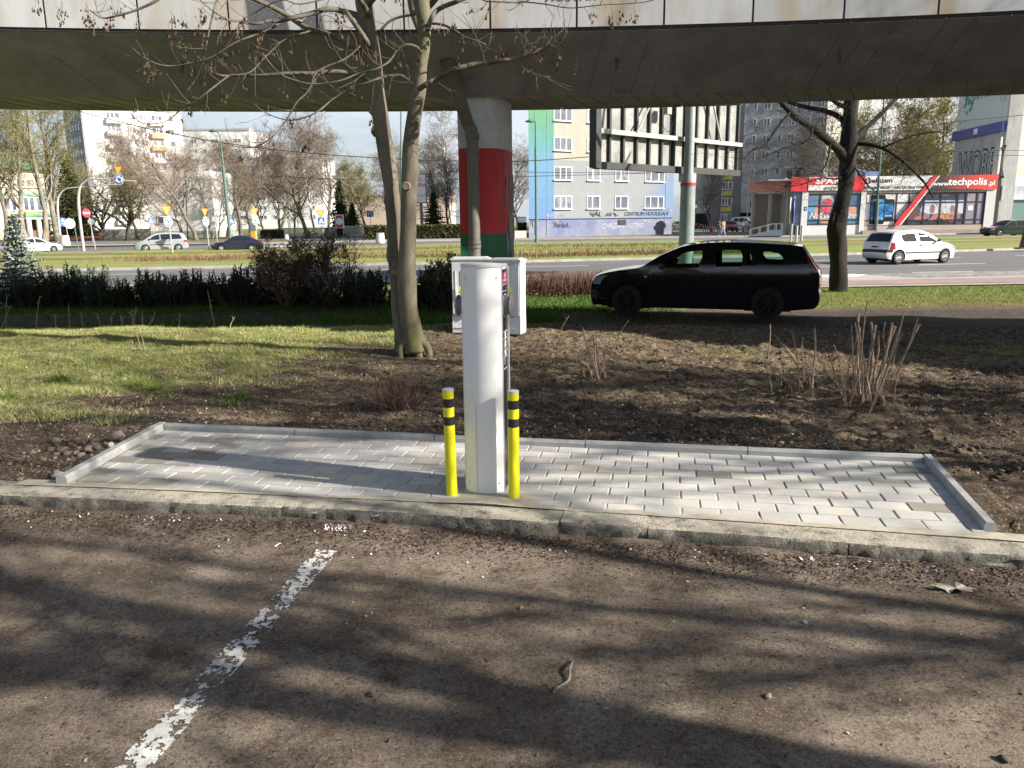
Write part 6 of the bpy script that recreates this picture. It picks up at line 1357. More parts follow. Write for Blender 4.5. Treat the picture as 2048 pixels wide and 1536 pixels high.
# ---- blue and green apartment block: painted facade, gradient by height and along the edge
def paint_material():
    m = bpy.data.materials.new('painted_render'); m.use_nodes = True; nt = m.node_tree; L = nt.links; b = nt.nodes['Principled BSDF']; b.inputs['Roughness'].default_value = .9
    tc = nd(nt, 'ShaderNodeTexCoord'); sp = nd(nt, 'ShaderNodeSeparateXYZ'); L.new(tc.outputs['Object'], sp.inputs[0])
    def ramp(src, a, b2, stops):
        r = nd(nt, 'ShaderNodeMapRange'); L.new(src, r.inputs[0]); r.inputs[1].default_value = a; r.inputs[2].default_value = b2
        c = nd(nt, 'ShaderNodeValToRGB'); L.new(r.outputs[0], c.inputs[0]); e = c.color_ramp.elements
        while len(e) < len(stops): e.new(.5)
        for i, (p, col) in enumerate(stops): e[i].position = p; e[i].color = (*col, 1)
        return c.outputs[0]
    def stp(src, v, w=.01):
        r = nd(nt, 'ShaderNodeMapRange'); L.new(src, r.inputs[0]); r.inputs[1].default_value = v-w; r.inputs[2].default_value = v+w; return r.outputs[0]
    def mix(f, a, c):
        x = nd(nt, 'ShaderNodeMix', data_type='RGBA'); L.new(f, x.inputs[0])
        for i, q in ((6, a), (7, c)): L.new(q, x.inputs[i]) if not isinstance(q, tuple) else setattr(x.inputs[i], 'default_value', (*q, 1))
        return x.outputs[2]
    left = ramp(sp.outputs[2], 2, 15, [(0, (.085, .17, .31)), (.42, (.095, .20, .32)), (.62, (.075, .21, .20)), (.86, (.09, .22, .11)), (1, (.11, .25, .115))])
    mid = mix(stp(sp.outputs[2], 8.05), (.205, .22, .235), (.28, .28, .24))
    n = nd(nt, 'ShaderNodeTexNoise', Scale=1.2, Detail=8.0); L.new(tc.outputs['Object'], n.inputs['Vector']); 
    c = mix(stp(sp.outputs[0], 3.18), left, mid)
    dg = nd(nt, 'ShaderNodeMath', operation='MULTIPLY_ADD'); L.new(sp.outputs[2], dg.inputs[0]); dg.inputs[1].default_value = -.85; L.new(sp.outputs[0], dg.inputs[2])
    f = nd(nt, 'ShaderNodeMapRange'); L.new(dg.outputs[0], f.inputs[0]); f.inputs[1].default_value = 11.5; f.inputs[2].default_value = 14.5; f.inputs[4].default_value = .85
    c = mix(f.outputs[0], c, (.12, .19, .32)); rr_ = nd(nt, 'ShaderNodeMapRange'); L.new(n.outputs[0], rr_.inputs[0]); rr_.inputs[3].default_value = .85; rr_.inputs[4].default_value = 1.15
    x = nd(nt, 'ShaderNodeMix', data_type='RGBA', blend_type='MULTIPLY'); x.inputs[0].default_value = 1; L.new(c, x.inputs[6]); L.new(rr_.outputs[0], x.inputs[7]); L.new(x.outputs[2], b.inputs['Base Color']); return m
def blue_block():
    pl = gz(1052, 478.5, FZ-.1); pl = Vector((2.0, 84.6, FZ)); pr = Vector((19.3, 95.2, FZ)); r, W = facade('apartment_block', pl, pr, 'apartment block with green and blue painted stripe and graffiti along its blue base', 'building')
    pm = paint_material(); base = M('blue_plinth_paint', (.125, .145, .235), .85, col2=(.185, .20, .255), scale=.9, cmin=.35, cmax=.65, fine=.1, col3=(.115, .13, .25), scale3=.4)
    h0 = 1.95; bk = Matrix.Rotation(-r.rotation_euler.z, 3, 'Z') @ Vector((.9, 12, 0)); mb = MB(); mb.prism([(0, 0), (W, 0), (W+bk.x*.2, bk.y), (bk.x, bk.y)], h0, 20); mb.build('wall', pm, r); mb = MB(); mb.prism([(.03, .08), (W-.05, .08), (W+bk.x*.2, bk.y-.1), (bk.x+.03, bk.y-.1)], -.1, h0-.01); mb.build('plinth', base, r)
    mb = MB(); mb.box((W/2, .0, h0), (W+.02, .12, .05)); mb.build('plinth_trim', M('plinth_trim_blue', (.10, .12, .3), .7), r)
    cols = [(1107, 1143, (.36, .68)), (1173, 1199, (.42,)), (1229, 1255, (.42,)), (1288, 1326, (.3, .7))]
    for a, b, sp in cols:
        x0, x1 = sfac(r, W, a), sfac(r, W, b)
        for k in range(6): z = 2.98+k*3.02; window(r, x0, x1, z, z+1.38, sp, y=-.02)
    mb = MB(); 
    for x in (.85, 2.35, W-1.2): mb.tube([(x, -.03, .3), (x, -.03, 19)], .03, 5)
    mb.build('lightning_rod_cable', M('pale_cable', (.4, .42, .45), .6), r)
    wallbox(r, 'vent', sfac(r, W, 1237), sfac(r, W, 1252), -.01, .1, 1.2, 1.75, M('dark_vent', (.03, .03, .035), .8)); 
    gm = M('black_spray', (.03, .03, .04), .8); gw = M('white_spray', (.32, .35, .45), .8); rr = random.Random(9)
    def scrib(x0, x1, z0, z1, n, w, mat, nm='graffiti'):
        mb = MB(); x = x0
        for k in range(n):
            x = x0+(x1-x0)*k/n; pts = [(x+rr.uniform(-.1, (x1-x0)/n*1.6), -.035 if z0 > 1.95 else .07, rr.uniform(z0, z1)) for _ in range(5)]; a, b = smooth_path(pts, [w]*5, 4); mb.tube(a, b, 3)
        mb.build(nm, mat, r)
    S = lambda px: sfac(r, W, px)
    scrib(S(1181), S(1200), 2.1, 2.75, 5, .022, gm); scrib(S(1212), S(1236), 2.1, 2.55, 5, .022, gm); scrib(S(1106), S(1140), .9, 1.75, 6, .02, gm); scrib(S(1061), S(1068), .9, 2.8, 3, .02, gm)
    scrib(S(1086), S(1130), 2.1, 2.5, 6, .02, gw); scrib(S(1155), S(1185), 1.0, 1.8, 6, .02, gw); scrib(S(1285), S(1335), 1.3, 1.85, 9, .022, gw); scrib(S(1335), S(1342), 2.6, 3.0, 3, .03, gw)
    text('CENTRUM HOOLIGAN', 'graffiti', gm, r, ((S(1238)+S(1345))/2, -.035, 2.38), .62, (R_(90), 0, 0), sx=1.05)
    text('CHRZAN. NITRO', 'graffiti', gw, r, ((S(1200)+S(1290))/2, .065, 1.05), .8, (R_(90), 0, 0), shear=.3)
    text('Szwiat', 'graffiti', gm, r, (S(1120), .063, 1.25), .7, (R_(90), 0, 0), shear=.2)
    wallbox(r, 'side_annex', -1.6, -.05, .3, 1.0, -.1, .75, M('annex_concrete', (.32, .3, .27), .9))
blue_block()
# ---- grey block with yellow panels behind the courtyard
def grey_block():
    pl = at(1376, 445, 138); pl.z = FZ; pr = at(1640, 445, 132); pr.z = FZ; r, W = facade('apartment_block', pl, pr, 'grey apartment block with yellow panels under its stair windows behind the courtyard')
    lg = M('light_grey_render', (.42, .43, .45), .9, col2=(.38, .39, .41), scale=.5); dg = M('dark_grey_render', (.15, .155, .17), .9); S = lambda px: sfac(r, W, px)
    wallbox(r, 'wall', 0, W, 0, 12, 2.6, 34, lg); wallbox(r, 'ground_floor', .2, W-.2, 1.2, 11.8, 0, 2.6, M('ground_floor_recess_shade', (.035, .035, .04), .9))  # shade of the recessed base is put into the near-black floor colour
    wallbox(r, 'stair_tower', S(1421), S(1479), -.35, 0, 0, 34, dg); wallbox(r, 'dark_stripe', S(1476), S(1480), -.30, -.004, 2.6, 34, M('blue_grey_render', (.17, .20, .27), .9))
    yel = M('yellow_panel', (.46, .44, .10), .8)
    for k in range(12):
        z = 1.2+k*2.62; window(r, S(1441), S(1462), z, z+1.3, (.35, .6), y=-.36, sill=False)
        wallbox(r, 'yellow_panel', S(1440.5), S(1462), -.37, -.2, z+1.62, z+2.42, yel)
    for a, b, sp in ((1404, 1411, ()), (1381, 1389, (.5,)), (1497, 1503, ()), (1517, 1530, (.5,)), (1545, 1553, ()), (1566, 1578, (.5,)), (1600, 1608, ()), (1622, 1634, (.5,))):
        for k in range(12): z = 3.3+k*2.62; window(r, S(a), S(b), z, z+1.25, sp, y=-.02, sill=False)
grey_block()
def tower(name, px0, px1, D0, D1, H, lab, mat, sidemat, nf, cols, winmat=None, depth=14, f0=3.0, fh=2.8, extra=None):
    pl = at(px0, 445, D0); pl.z = FZ; pr = at(px1, 445, D1); pr.z = FZ; r, W = facade(name, pl, pr, lab); wallbox(r, 'wall', 0, W, 0, depth, 0, H, mat)
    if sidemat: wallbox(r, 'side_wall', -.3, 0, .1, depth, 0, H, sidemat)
    wallbox(r, 'roof', -.2, W+.2, -.2, depth+.2, H, H+.5, M('roof_edge_grey', (.35, .36, .38), .8))
    for a, b, sp in cols:
        x0, x1 = sfac(r, W, a), sfac(r, W, b)
        for k in range(nf):
            z = f0+k*fh
            if z+1.4 < H: window(r, x0, x1, z, z+1.3, sp, y=-.02, sill=False, fw=.12)
    if extra: extra(r, W)
    return r, W
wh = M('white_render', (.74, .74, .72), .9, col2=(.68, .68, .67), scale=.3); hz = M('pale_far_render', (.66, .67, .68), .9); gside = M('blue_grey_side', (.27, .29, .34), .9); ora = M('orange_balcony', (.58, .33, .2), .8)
def tw_extra(r, W):
    S = lambda px: sfac(r, W, px); wallbox(r, 'lift_house', S(246), S(300), 2, 9, 27.5, 30.2, wh); wallbox(r, 'lift_house_roof', S(245), S(302), 1.6, 9.2, 30.2, 30.6, M('roof_edge_grey', (.35, .36, .38))); mb = MB(); mb.box((S(293), 3, 29.2), (2, .6, 1.6)); mb.build('antenna_box', frm, r)
    for k in range(9):
        z = 1.9+k*2.8; f = wallbox(r, 'balcony', S(233), S(264), -1.1, -.02, z, z+1.1, wh); wallbox(r, 'balcony', S(318), S(346), -.9, -.02, z, z+1.0, ora if k in (7, 6, 3) else wh)
    for k in range(9): z = 3.2+k*2.8; mb = MB(); [mb.box((-.32, 3+j*2.4, z+.7), (.06, 1.2, 1.3)) for j in range(4)]; mb.build('side_window', paneM, r)
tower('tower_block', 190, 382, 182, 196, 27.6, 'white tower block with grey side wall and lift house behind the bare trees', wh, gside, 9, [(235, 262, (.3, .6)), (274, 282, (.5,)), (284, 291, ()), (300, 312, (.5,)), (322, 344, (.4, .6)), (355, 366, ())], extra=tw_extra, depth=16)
tower('far_block', 380, 512, 262, 262, 31, 'far white apartment block right of the tower block', hz, None, 9, [(395, 408, (.5,)), (418, 426, ()), (436, 450, (.5,)), (462, 470, ()), (480, 495, (.5,))], depth=20, fh=3)
tower('far_block', 512, 650, 262, 262, 22, 'lower stepped white block at the far centre left', hz, None, 6, [(520, 535, (.5,)), (548, 556, ()), (566, 580, (.5,)), (596, 604, ()), (620, 632, (.5,))], depth=20, fh=3)
tower('far_block', 560, 905, 330, 330, 12, 'long distant low building with reddish roofs behind the park trees', M('far_red_brick', (.42, .33, .29), .9), None, 3, [(580, 590, ()), (610, 620, ()), (700, 712, ())], depth=20, fh=3)
wallc = M('blank_white_wall', (.72, .72, .70), .9)  # one even white for the whole wall
pl = at(300, 448, 112); pr = at(430, 448, 112); pl.z = pr.z = FZ; r, W = facade('low_building', pl, pr, 'low white building with blank wall behind the silver minivan'); wallbox(r, 'wall', 0, W, 0, 10, .9, 9, wallc); wallbox(r, 'plinth', 0, W, -.03, 9.9, 0, .9, M('grey_plinth', (.33, .33, .32), .9)); [window(r, W*.12+k*3.5, W*.12+1.8+k*3.5, 1.9, 2.9, (.5,), y=-.02, sill=False) for k in range(1)]
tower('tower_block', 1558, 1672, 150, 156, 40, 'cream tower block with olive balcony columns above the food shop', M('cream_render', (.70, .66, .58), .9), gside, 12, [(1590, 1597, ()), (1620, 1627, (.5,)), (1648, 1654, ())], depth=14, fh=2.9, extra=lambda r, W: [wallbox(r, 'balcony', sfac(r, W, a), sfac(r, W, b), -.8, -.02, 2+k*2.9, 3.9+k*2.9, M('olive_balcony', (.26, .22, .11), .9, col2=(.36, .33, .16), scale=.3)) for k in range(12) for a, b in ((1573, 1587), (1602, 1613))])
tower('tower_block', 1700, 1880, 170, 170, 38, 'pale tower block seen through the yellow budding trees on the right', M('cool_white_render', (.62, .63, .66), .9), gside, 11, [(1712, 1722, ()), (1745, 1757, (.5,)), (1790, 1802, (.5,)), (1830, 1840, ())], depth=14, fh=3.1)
# ---- shop row
def shops():
    pl = at(1601, 470.5, 82); pl.z = FZ; pr = at(1990, 463, 82.5); pr.z = FZ; r, W = facade('shop_building', pl, pr, 'single storey shop row with red and white signs and picture covered windows'); S = lambda px: sfac(r, W, px)
    grey = M('shop_grey_render', (.42, .42, .42), .9); dark = M('shop_frame_black', (.02, .02, .025), .4); H = 5.65; zf = 4.35; k = 82/1571
    wallbox(r, 'wall', 0, S(1985), .25, 14, 0, H-.15, grey); wallbox(r, 'roof', -.2, S(1985)+.1, -.1, 14.2, H-.15, H, M('flat_roof', (.25, .25, .26), .9))
    wallbox(r, 'plinth', 0, S(1723), 0, .25, 0, 1.0, M('white_base_render', (.52, .52, .52), .9)); wallbox(r, 'plinth_brown', S(1724), S(1985), -.35, .25, 0, .38, M('brown_stone_base', (.26, .20, .175), .9, col2=(.3, .25, .22), scale=2)); wallbox(r, 'step', S(1724), S(1985), -.05, .25, .38, .85, M('tan_step', (.36, .31, .27), .9))
    for a, b in ((1601, 1613), (1718, 1728), (1966, 1985)): wallbox(r, 'pilaster', S(a), S(b), -.12, .25, 0 if a != 1718 else 0, zf, M('white_base_render', (.52, .52, .52)))
    wallbox(r, 'parapet_band', 0, S(1985), -.06, .25, zf-.22, zf, M('beige_band', (.40, .36, .31), .9))
    red = M('sign_red', (.55, .02, .035), .5); rdk = M('sign_orange_red', (.55, .09, .05), .5); wt = M('sign_white', (.62, .63, .64), .5); blk = M('sign_black', (.02, .015, .015), .4)
    # fascia signs
    sz0, sz1 = zf+.02, H+.12; ZM = (sz0+sz1)/2; sh = sz1-sz0
    def board(x0, x1, z0, z1, mat, nm='sign_board', y=-.2, t=.12): return wallbox(r, nm, x0, x1, y, y+t, z0, z1, mat)
    board(S(1577), S(1610), sz0, sz1, red); b2 = board(S(1611), S(1722)-.0, sz0, sz1, red); 
    wb = wallbox(r, 'sign_panel', S(1611), S(1690), -.25, -.2, sz0+.06, sz1-.04, wt); wallbox(r, 'sign_panel_red', S(1613), S(1674), -.28, -.25, ZM-.08, sz1-.1, red)
    text('SPAR', 'lettering', M('letter_white', (.75, .75, .75), .5), r, (S(1648), -.285, ZM+.25), .78, (R_(90), 0, 0), bold=.03, sx=1.42); text('express', 'lettering', M('letter_green', (.02, .13, .06), .5), r, (S(1663), -.256, sz0+.3), .60, (R_(90), 0, 0), shear=.35, bold=.015, sx=1.3)
    board(S(1723), S(1838)+1.1, sz0, sz1, wt)
    # ring logo
    mb = MB(); cx, cz = S(1729.5), ZM+.27; mb.tube([(cx+.27*math.cos(a), -.22, cz+.27*math.sin(a)) for a in np.linspace(.9, 5.4, 16)], .05, 4); mb.build('ring_emblem', blk, r); mb = MB(); mb.poly([(cx-.02, -.23, cz), (cx+.22, -.23, cz-.16), (cx+.22, -.23, cz+.16)]); mb.build('emblem_wedge', red, r)
    text('telkum', 'lettering', blk, r, (S(1753), -.206, ZM+.27), .62, (R_(90), 0, 0), bold=.02, sx=1.45); text('SERWIS • SKLEP • AKCESORIA GSM', 'lettering', blk, r, (S(1780), -.206, sz0+.27), .36, (R_(90), 0, 0), bold=.008, sx=1.12)
    # black and red sign with slanted edge and stripe running down the glazing
    m = bpy.data.materials.new('sign_black_to_red'); m.use_nodes = True; nt = m.node_tree; L = nt.links; tc = nd(nt, 'ShaderNodeTexCoord'); sp = nd(nt, 'ShaderNodeSeparateXYZ'); L.new(tc.outputs['Object'], sp.inputs[0]); mr = nd(nt, 'ShaderNodeMapRange'); L.new(sp.outputs[0], mr.inputs[0]); mr.inputs[1].default_value = S(1875); mr.inputs[2].default_value = S(1965); cr = nd(nt, 'ShaderNodeValToRGB'); L.new(mr.outputs[0], cr.inputs[0]); cr.color_ramp.elements[0].color = (.02, .015, .015, 1); cr.color_ramp.elements[1].color = (.60, .035, .02, 1); L.new(cr.outputs[0], nt.nodes['Principled BSDF'].inputs['Base Color'])
    def slab(poly, y, t, mat, nm):
        mb = MB(); n = len(poly); a = mb.addv([(x, y, z) for x, z in poly]); b = mb.addv([(x, y+t, z) for x, z in poly]); mb.face([a+i for i in range(n)]); mb.face([b+i for i in reversed(range(n))])
        for i in range(n): j = (i+1) % n; mb.face((a+i, b+i, b+j, a+j))
        return mb.build(nm, mat, r)
    slab([(S(1846), sz0), (S(1984), sz0), (S(1984), sz1+.05), (S(1863), sz1)], -.26, .1, m, 'sign_board')
    text('www', 'lettering', M('letter_white', (.75, .75, .75)), r, (S(1872), -.27, ZM-.12), .62, (R_(90), 0, 0), bold=.01, sx=1.25); text('techpolis', 'lettering', M('letter_white', (.75, .75, .75)), r, (S(1925), -.27, ZM+.05), .98, (R_(90), 0, 0), bold=.02, sx=1.12); text('.pl', 'lettering', M('letter_white', (.75, .75, .75)), r, (S(1972), -.27, ZM-.1), .7, (R_(90), 0, 0), bold=.01, sx=1.1)
    xa, xb = S(1862), S(1786)
    slab([(xb, .9), (xb+.55, .9), (xa+.2, sz1), (xa-.35, sz1)], -.30, .03, red, 'diagonal_stripe'); slab([(xb+.56, .9), (xb+.72, .9), (xa+.36, sz1), (xa+.21, sz1)], -.30, .03, wt, 'diagonal_stripe_edge')
    # food shop window graphics
    x0, x1, z0, z1 = S(1613), S(1718), 1.05, 4.05
    gl = M('print_night_blue', (.04, .09, .18), .2, col2=(.10, .22, .34), scale=.35, cmin=.4, cmax=.6); wallbox(r, 'display_window', x0, x1, .02, .25, z0, z1, gl)
    w = x1-x0
    slab([(x0+w*.27, z1-.1), (x0+w*.42, z1-.1), (x0+w*.52, z1-.75), (x0+w*.27, z1-.75)], .012, .006, M('print_pale_grey', (.42, .43, .40), .3), 'print_cloth'); slab([(x0+.05, z1-1.2), (x0+w*.2, z1-1.25), (x0+w*.14, z0+1.0), (x0+.05, z0+1.4)], .012, .006, M('print_light_blue', (.10, .30, .42), .3), 'print_sky')
    rr = random.Random(2)
    def disc(cx, cz, rx, rz, y, mat, nm, k=18):
        mb = MB(); mb.poly([(cx+rx*math.cos(6.283*i/k), y, cz+rz*math.sin(6.283*i/k)) for i in range(k)]); return mb.build(nm, mat, r)
    skin = M('print_skin', (.48, .26, .20), .4); rad = M('print_radish_red', (.45, .02, .05), .3, col2=(.6, .10, .12), scale=2)
    disc(x0+w*.20, z0+1.15, .35, .62, .011, skin, 'print_hand'); disc(x0+w*.86, z0+1.3, .5, .6, .011, skin, 'print_hand'); disc(x0+w*.36, z0+.45, .7, .32, .0105, skin, 'print_hand')
    for i, (fx, fz, s) in enumerate(((.38, .78, .55), (.22, .62, .28), (.33, .55, .3), (.42, .6, .3), (.38, .45, .34), (.52, .5, .3), (.60, .55, .34), (.66, .42, .3), (.5, .35, .3), (.62, .72, .36), (.29, .44, .2))): disc(x0+w*fx, z0+3*fz, s, s*(.38 if i == 0 else .8), .009-.0008*i, rad, 'print_radish')
    text('Naj', 'lettering', wt, r, (x0+w*.15, -.002, z0+.85), .85, (R_(90), 0, 0), shear=.3); text('świeższe !', 'lettering', wt, r, (x0+w*.62, -.002, z0+.85), .8, (R_(90), 0, 0), shear=.3, sx=1.35); text('COMFORT', 'lettering', M('letter_pink', (.6, .2, .3), .5), r, (x0+w*.12, .008, z1-.3), .24, (R_(90), 0, 0))
    wallbox(r, 'house_number', S(1606), S(1611.5), -.145, -.121, 2.45, 2.85, M('enamel_blue', (.03, .05, .35), .4)); text('6', 'lettering', M('letter_white', (.75, .75, .75)), r, (S(1608.7), -.148, 2.65), .3, (R_(90), 0, 0))
    mb = MB()
    for f in (.235, .52): mb.box((x0+w*f, -.01, (z0+z1)/2), (.10, .04, z1-z0))
    for z in (z0, z1, z0+.42, z0+1.85): mb.box(((x0+x1)/2, -.012, z), (w, .045, .09))
    for x in (x0, x1): mb.box((x, -.01, (z0+z1)/2), (.09, .04, z1-z0))
    mb.build('glazing_bars', dark, r)
    # phone shop glazing
    x0, x1, z0, z1 = S(1729), S(1965), .86, 4.08; w = x1-x0; dg = M('print_dark_glass', (.03, .03, .045), .15, col2=(.10, .07, .11), scale=.5); wp = M('print_white', (.58, .59, .60), .35)
    wallbox(r, 'display_window', x0, x1, .02, .25, z0, z1, dg); slab([(x0, z0), (xb, z0), (xb+(xa-xb)*.7, z1), (x0, z1)], .012, .006, wp, 'white_print')
    for a, b, c, d in ((1738, 1768, 1.0, 3.95), (1766, 1786, 1.25, 3.5)):
        X0, X1 = S(a), S(b); slab([(X0+.1, c), (X1-.1, c), (X1, c+.12), (X1, d-.12), (X1-.1, d), (X0+.1, d), (X0, d-.12), (X0, c+.12)], .008 if a == 1738 else .010, .004, M('print_phone_black', (.012, .014, .02), .2), 'printed_phone')
        sc = slab([(X0+.1, c+.42), (X1-.1, c+.42), (X1-.1, d-.45), (X0+.1, d-.45)], .004 if a == 1738 else .007, .002, M('print_screen_blue', (.02, .08, .28), .2, col2=(.06, .35, .60), scale=.7, cmin=.45, cmax=.62, stretch=(1, 1, 1.6)), 'printed_screen')
        mb = MB(); 
        for i in range(4): mb.box((X0+.25+i*(X1-X0-.5)/3, .002, c+.6), (.13, .002, .13))
        mb.build('printed_icons', M('print_icon', (.55, .5, .4), .4), r)
    rr = random.Random(6); pm = [M('print_ochre', (.42, .22, .12), .4), M('print_sky', (.30, .42, .58), .4), M('print_mauve', (.22, .14, .22), .4), M('print_cream', (.5, .5, .50), .4), M('print_rose', (.42, .14, .14), .4)]
    X = S(1836); Wd = S(1925)-X
    slab([(X, z0+1.1), (X+Wd, z0+1.1), (X+Wd, z1-.75), (X+Wd*.1, z1-.75)], .013, .004, pm[1], 'print_sky_area'); slab([(X+Wd*.1, z0+1.2), (X+Wd, z0+1.2), (X+Wd*.95, z1-1.1), (X+Wd*.15, z1-1.1)], .011, .002, pm[3], 'print_haze_area')
    for k in range(16): disc(X+Wd*rr.random()*.98, z0+.35+rr.random()*.9, rr.uniform(.2, .6), rr.uniform(.12, .34), .009-.0004*k, pm[rr.choice((0, 0, 2, 4))], 'print_blob', 9)
    disc(X+Wd*.30, z1-1.6, .28, .45, .0085, pm[2], 'print_figure'); disc(X+Wd*.75, z1-1.65, .24, .42, .0082, pm[2], 'print_figure'); disc(X-.6, z0+1.3, .8, .9, .0105, M('print_dark_brown', (.10, .06, .05), .4), 'print_face')
    slab([(S(1926), z0+.1), (S(1964), z0+.1), (S(1964), z1-.1), (S(1926), z1-.1)], .013, .004, M('print_dusk', (.20, .18, .26), .4, col2=(.30, .26, .30), scale=.4), 'print_dusk_area'); wallbox(r, 'notice', S(1934), S(1943), -.0, .01, 2.3, 2.75, frm)
    mb = MB()
    for px in (1729, 1790, 1815, 1845, 1878, 1911, 1928, 1950, 1965): mb.box((S(px), -.01, (z0+z1)/2), (.12 if px < 1900 else .2, .04, z1-z0))
    for z in (z0, z1, z0+.5, z0+2.28): mb.box(((x0+x1)/2, -.013, z), (w, .045, .10))
    mb.build('glazing_bars', dark, r)
    # side canopy of the food shop running back from the corner
    bl = M('side_glass_blue', (.10, .15, .24), .2, col2=(.2, .27, .38), scale=.6)
    side = [(S(1601), 0), (S(1601)-1.9, 0.02)]
    mb = MB(); mb.box((-2.6, 3.2, ZM), (5.0, .3, sh-.1), rz=R_(-62)); mb.build('side_sign_board', M('sunfaded_red_sign', (.50, .17, .13), .6, col2=(.45, .22, .18), scale=.5), r)
    wallbox(r, 'canopy_roof', -3.6, 0, .2, 7.5, H-.2, H-.05, M('flat_roof', (.25, .25, .26)))
    for i in range(3): wallbox(r, 'canopy_post', -3.4+i*1.2, -3.1+i*1.2, 5.4-i*1.9, 5.7-i*1.9, 0, zf, M('beige_band', (.40, .36, .31)))
    wallbox(r, 'side_wall', -3.0, -.0, 6.2, 6.4, 0, zf, M('shop_side_tan', (.36, .31, .26), .9)); wallbox(r, 'side_glazing', -.9, -.02, .1, .22, 1.0, zf, bl); wallbox(r, 'side_base', -.9, -.02, .1, .24, 0, .98, M('side_base_dark', (.05, .06, .09), .7))
    for i, (px, w_, h_) in enumerate(((1610, 1.3, .95), (1640, 2.1, 1.25))): wallbox(r, 'roof_unit', S(px)-w_/2, S(px)+w_/2, 2.5, 4, H, H+h_, M('roof_unit_black', (.03, .03, .035), .7))
    for px, w_ in ((1714, 2.0), (1765, 1.5)): wallbox(r, 'roof_box', S(px)-w_/2, S(px)+w_/2, 3, 4, H, H+.75, M('blue_roof_box', (.13, .20, .36), .7))
shops()
# ---- concrete gable building with the wall poster
def gable():
    c = at(2004, 350, 88); c.z = FZ; l = at(1903, 350, 99.6); l.z = FZ; r, W = facade('office_building', l, c, 'bare concrete gable building with a wall poster and large graffiti behind the shops'); S = lambda px, py=340: sfac(r, W, px, py)
    cm = M('raw_concrete_wall', (.46, .465, .455), .95, col2=(.39, .39, .385), scale=.7, stretch=(1, 1, .3), fine=.1, bump=.2, bscale=5, col3=(.29, .26, .27), scale3=.5); wallbox(r, 'wall', 0, W, 0, 1.5, 0, 30, cm)
    up = M('poster_frame_blue', (.09, .10, .30), .6); H0 = 13.0
    # leading edges follow the sloping lower rim of the poster
    x0 = max(.1, S(1912, 262))
    def px_z(px, py): s = sfac(r, W, px, py); a = r.rotation_euler.z; Y = r.location.y+math.sin(a)*s; return at(px, py, Y).z-r.location.z
    za = px_z(1916, 278)
    wallbox(r, 'poster_frame', x0, W-.1, -.45, -.02, za-.2, za+.85, up); wallbox(r, 'poster', x0+.6, W-.15, -.3, -.02, za+.85, za+9, M('poster_white', (.56, .58, .58), .6)); 
    mb = MB(); rr = random.Random(4)
    for k in range(26): a = rr.uniform(0, 6.28); R0 = rr.uniform(.2, 1.3); mb.poly([(x0+3+R0*math.cos(a)+dx, -.31-.001*k, za+4.4+R0*1.5*math.sin(a)+dz) for dx, dz in ((0, -.3), (.25, 0), (0, .35), (-.25, 0))])
    mb.build('printed_leaves', M('poster_green', (.06, .26, .14), .6), r); wallbox(r, 'poster_red_square', x0+8.2, x0+9.9, -.33, -.3, za+4.0, za+6.0, M('poster_red', (.55, .06, .12), .6))
    text('życie z natury', 'lettering', M('poster_green', (.06, .26, .14)), r, (x0+6.3, -.32, za+4.2), 1.0, (R_(90), 0, 0), shear=.2); text('2 zł', 'lettering', M('poster_text_grey', (.35, .38, .38), .6), r, (x0+10.6, -.32, za+3.2), .9, (R_(90), 0, 0))
    wallbox(r, 'poster_number_plate', (x0+W)/2-.5, (x0+W)/2+.4, -.48, -.45, za+.05, za+.65, frm)
    text('WOREK', 'graffiti', M('graffiti_outline', (.05, .055, .06), .9), r, (S(1960), -.03, px_z(1960, 333)), 4.6, (R_(90), 0, 0), bold=.17, sx=.62); text('WOREK', 'graffiti', M('graffiti_fill_grey', (.5, .505, .50), .9), r, (S(1960), -.04, px_z(1960, 333)), 4.6, (R_(90), 0, 0), bold=-.06, sx=.62)
    # sunlit face turning right
    e = at(2120, 445, 92); e.z = FZ; d = e-c; a2 = math.atan2(d.y, d.x); sub = bpy.data.objects.new('front_wing', None); COL.objects.link(sub); sub.parent = r; M4 = Matrix.Rotation(-r.rotation_euler.z, 4, 'Z') @ Matrix.Translation(c-r.location); sub.matrix_local = Matrix.Translation((Matrix.Rotation(-r.rotation_euler.z, 3, 'Z') @ (c-r.location))) @ Matrix.Rotation(a2-r.rotation_euler.z, 4, 'Z')
    L2 = d.length; wallbox(sub, 'wing_wall', .05, L2, 0, .8, 4.9, 30, M('cream_concrete_wall', (.46, .44, .38), .95, col2=(.40, .38, .33), scale=.8, fine=.08, col3=(.36, .34, .28), scale3=.4)); wallbox(sub, 'shop_wall', .05, L2, .3, .8, 0, 3.4, M('white_shop_front', (.56, .57, .56), .9)); wallbox(sub, 'awning_band', .05, L2, -.2, .8, 3.4, 4.9, M('blue_grey_band', (.20, .22, .26), .8, col2=(.33, .36, .4), scale=.35)); wallbox(sub, 'shop_glazing', 1.5, L2-.5, .2, .3, .5, 3.3, M('green_shop_glass', (.08, .14, .13), .15))
    ln = wallbox(r, 'recess_shade_box', S(1987), W+.1, -.5, -.02, 0, 5.6, M('recess_shade_paint', (.05, .045, .045), .9)); mb = MB(); mb.tube([(W-.2, -.6, 0), (W-.2, -.6, 10)], .35, 10); mb.build('drain_shaft', cm, r)  # solid dark box for a recess, its shade put into the colour
gable()
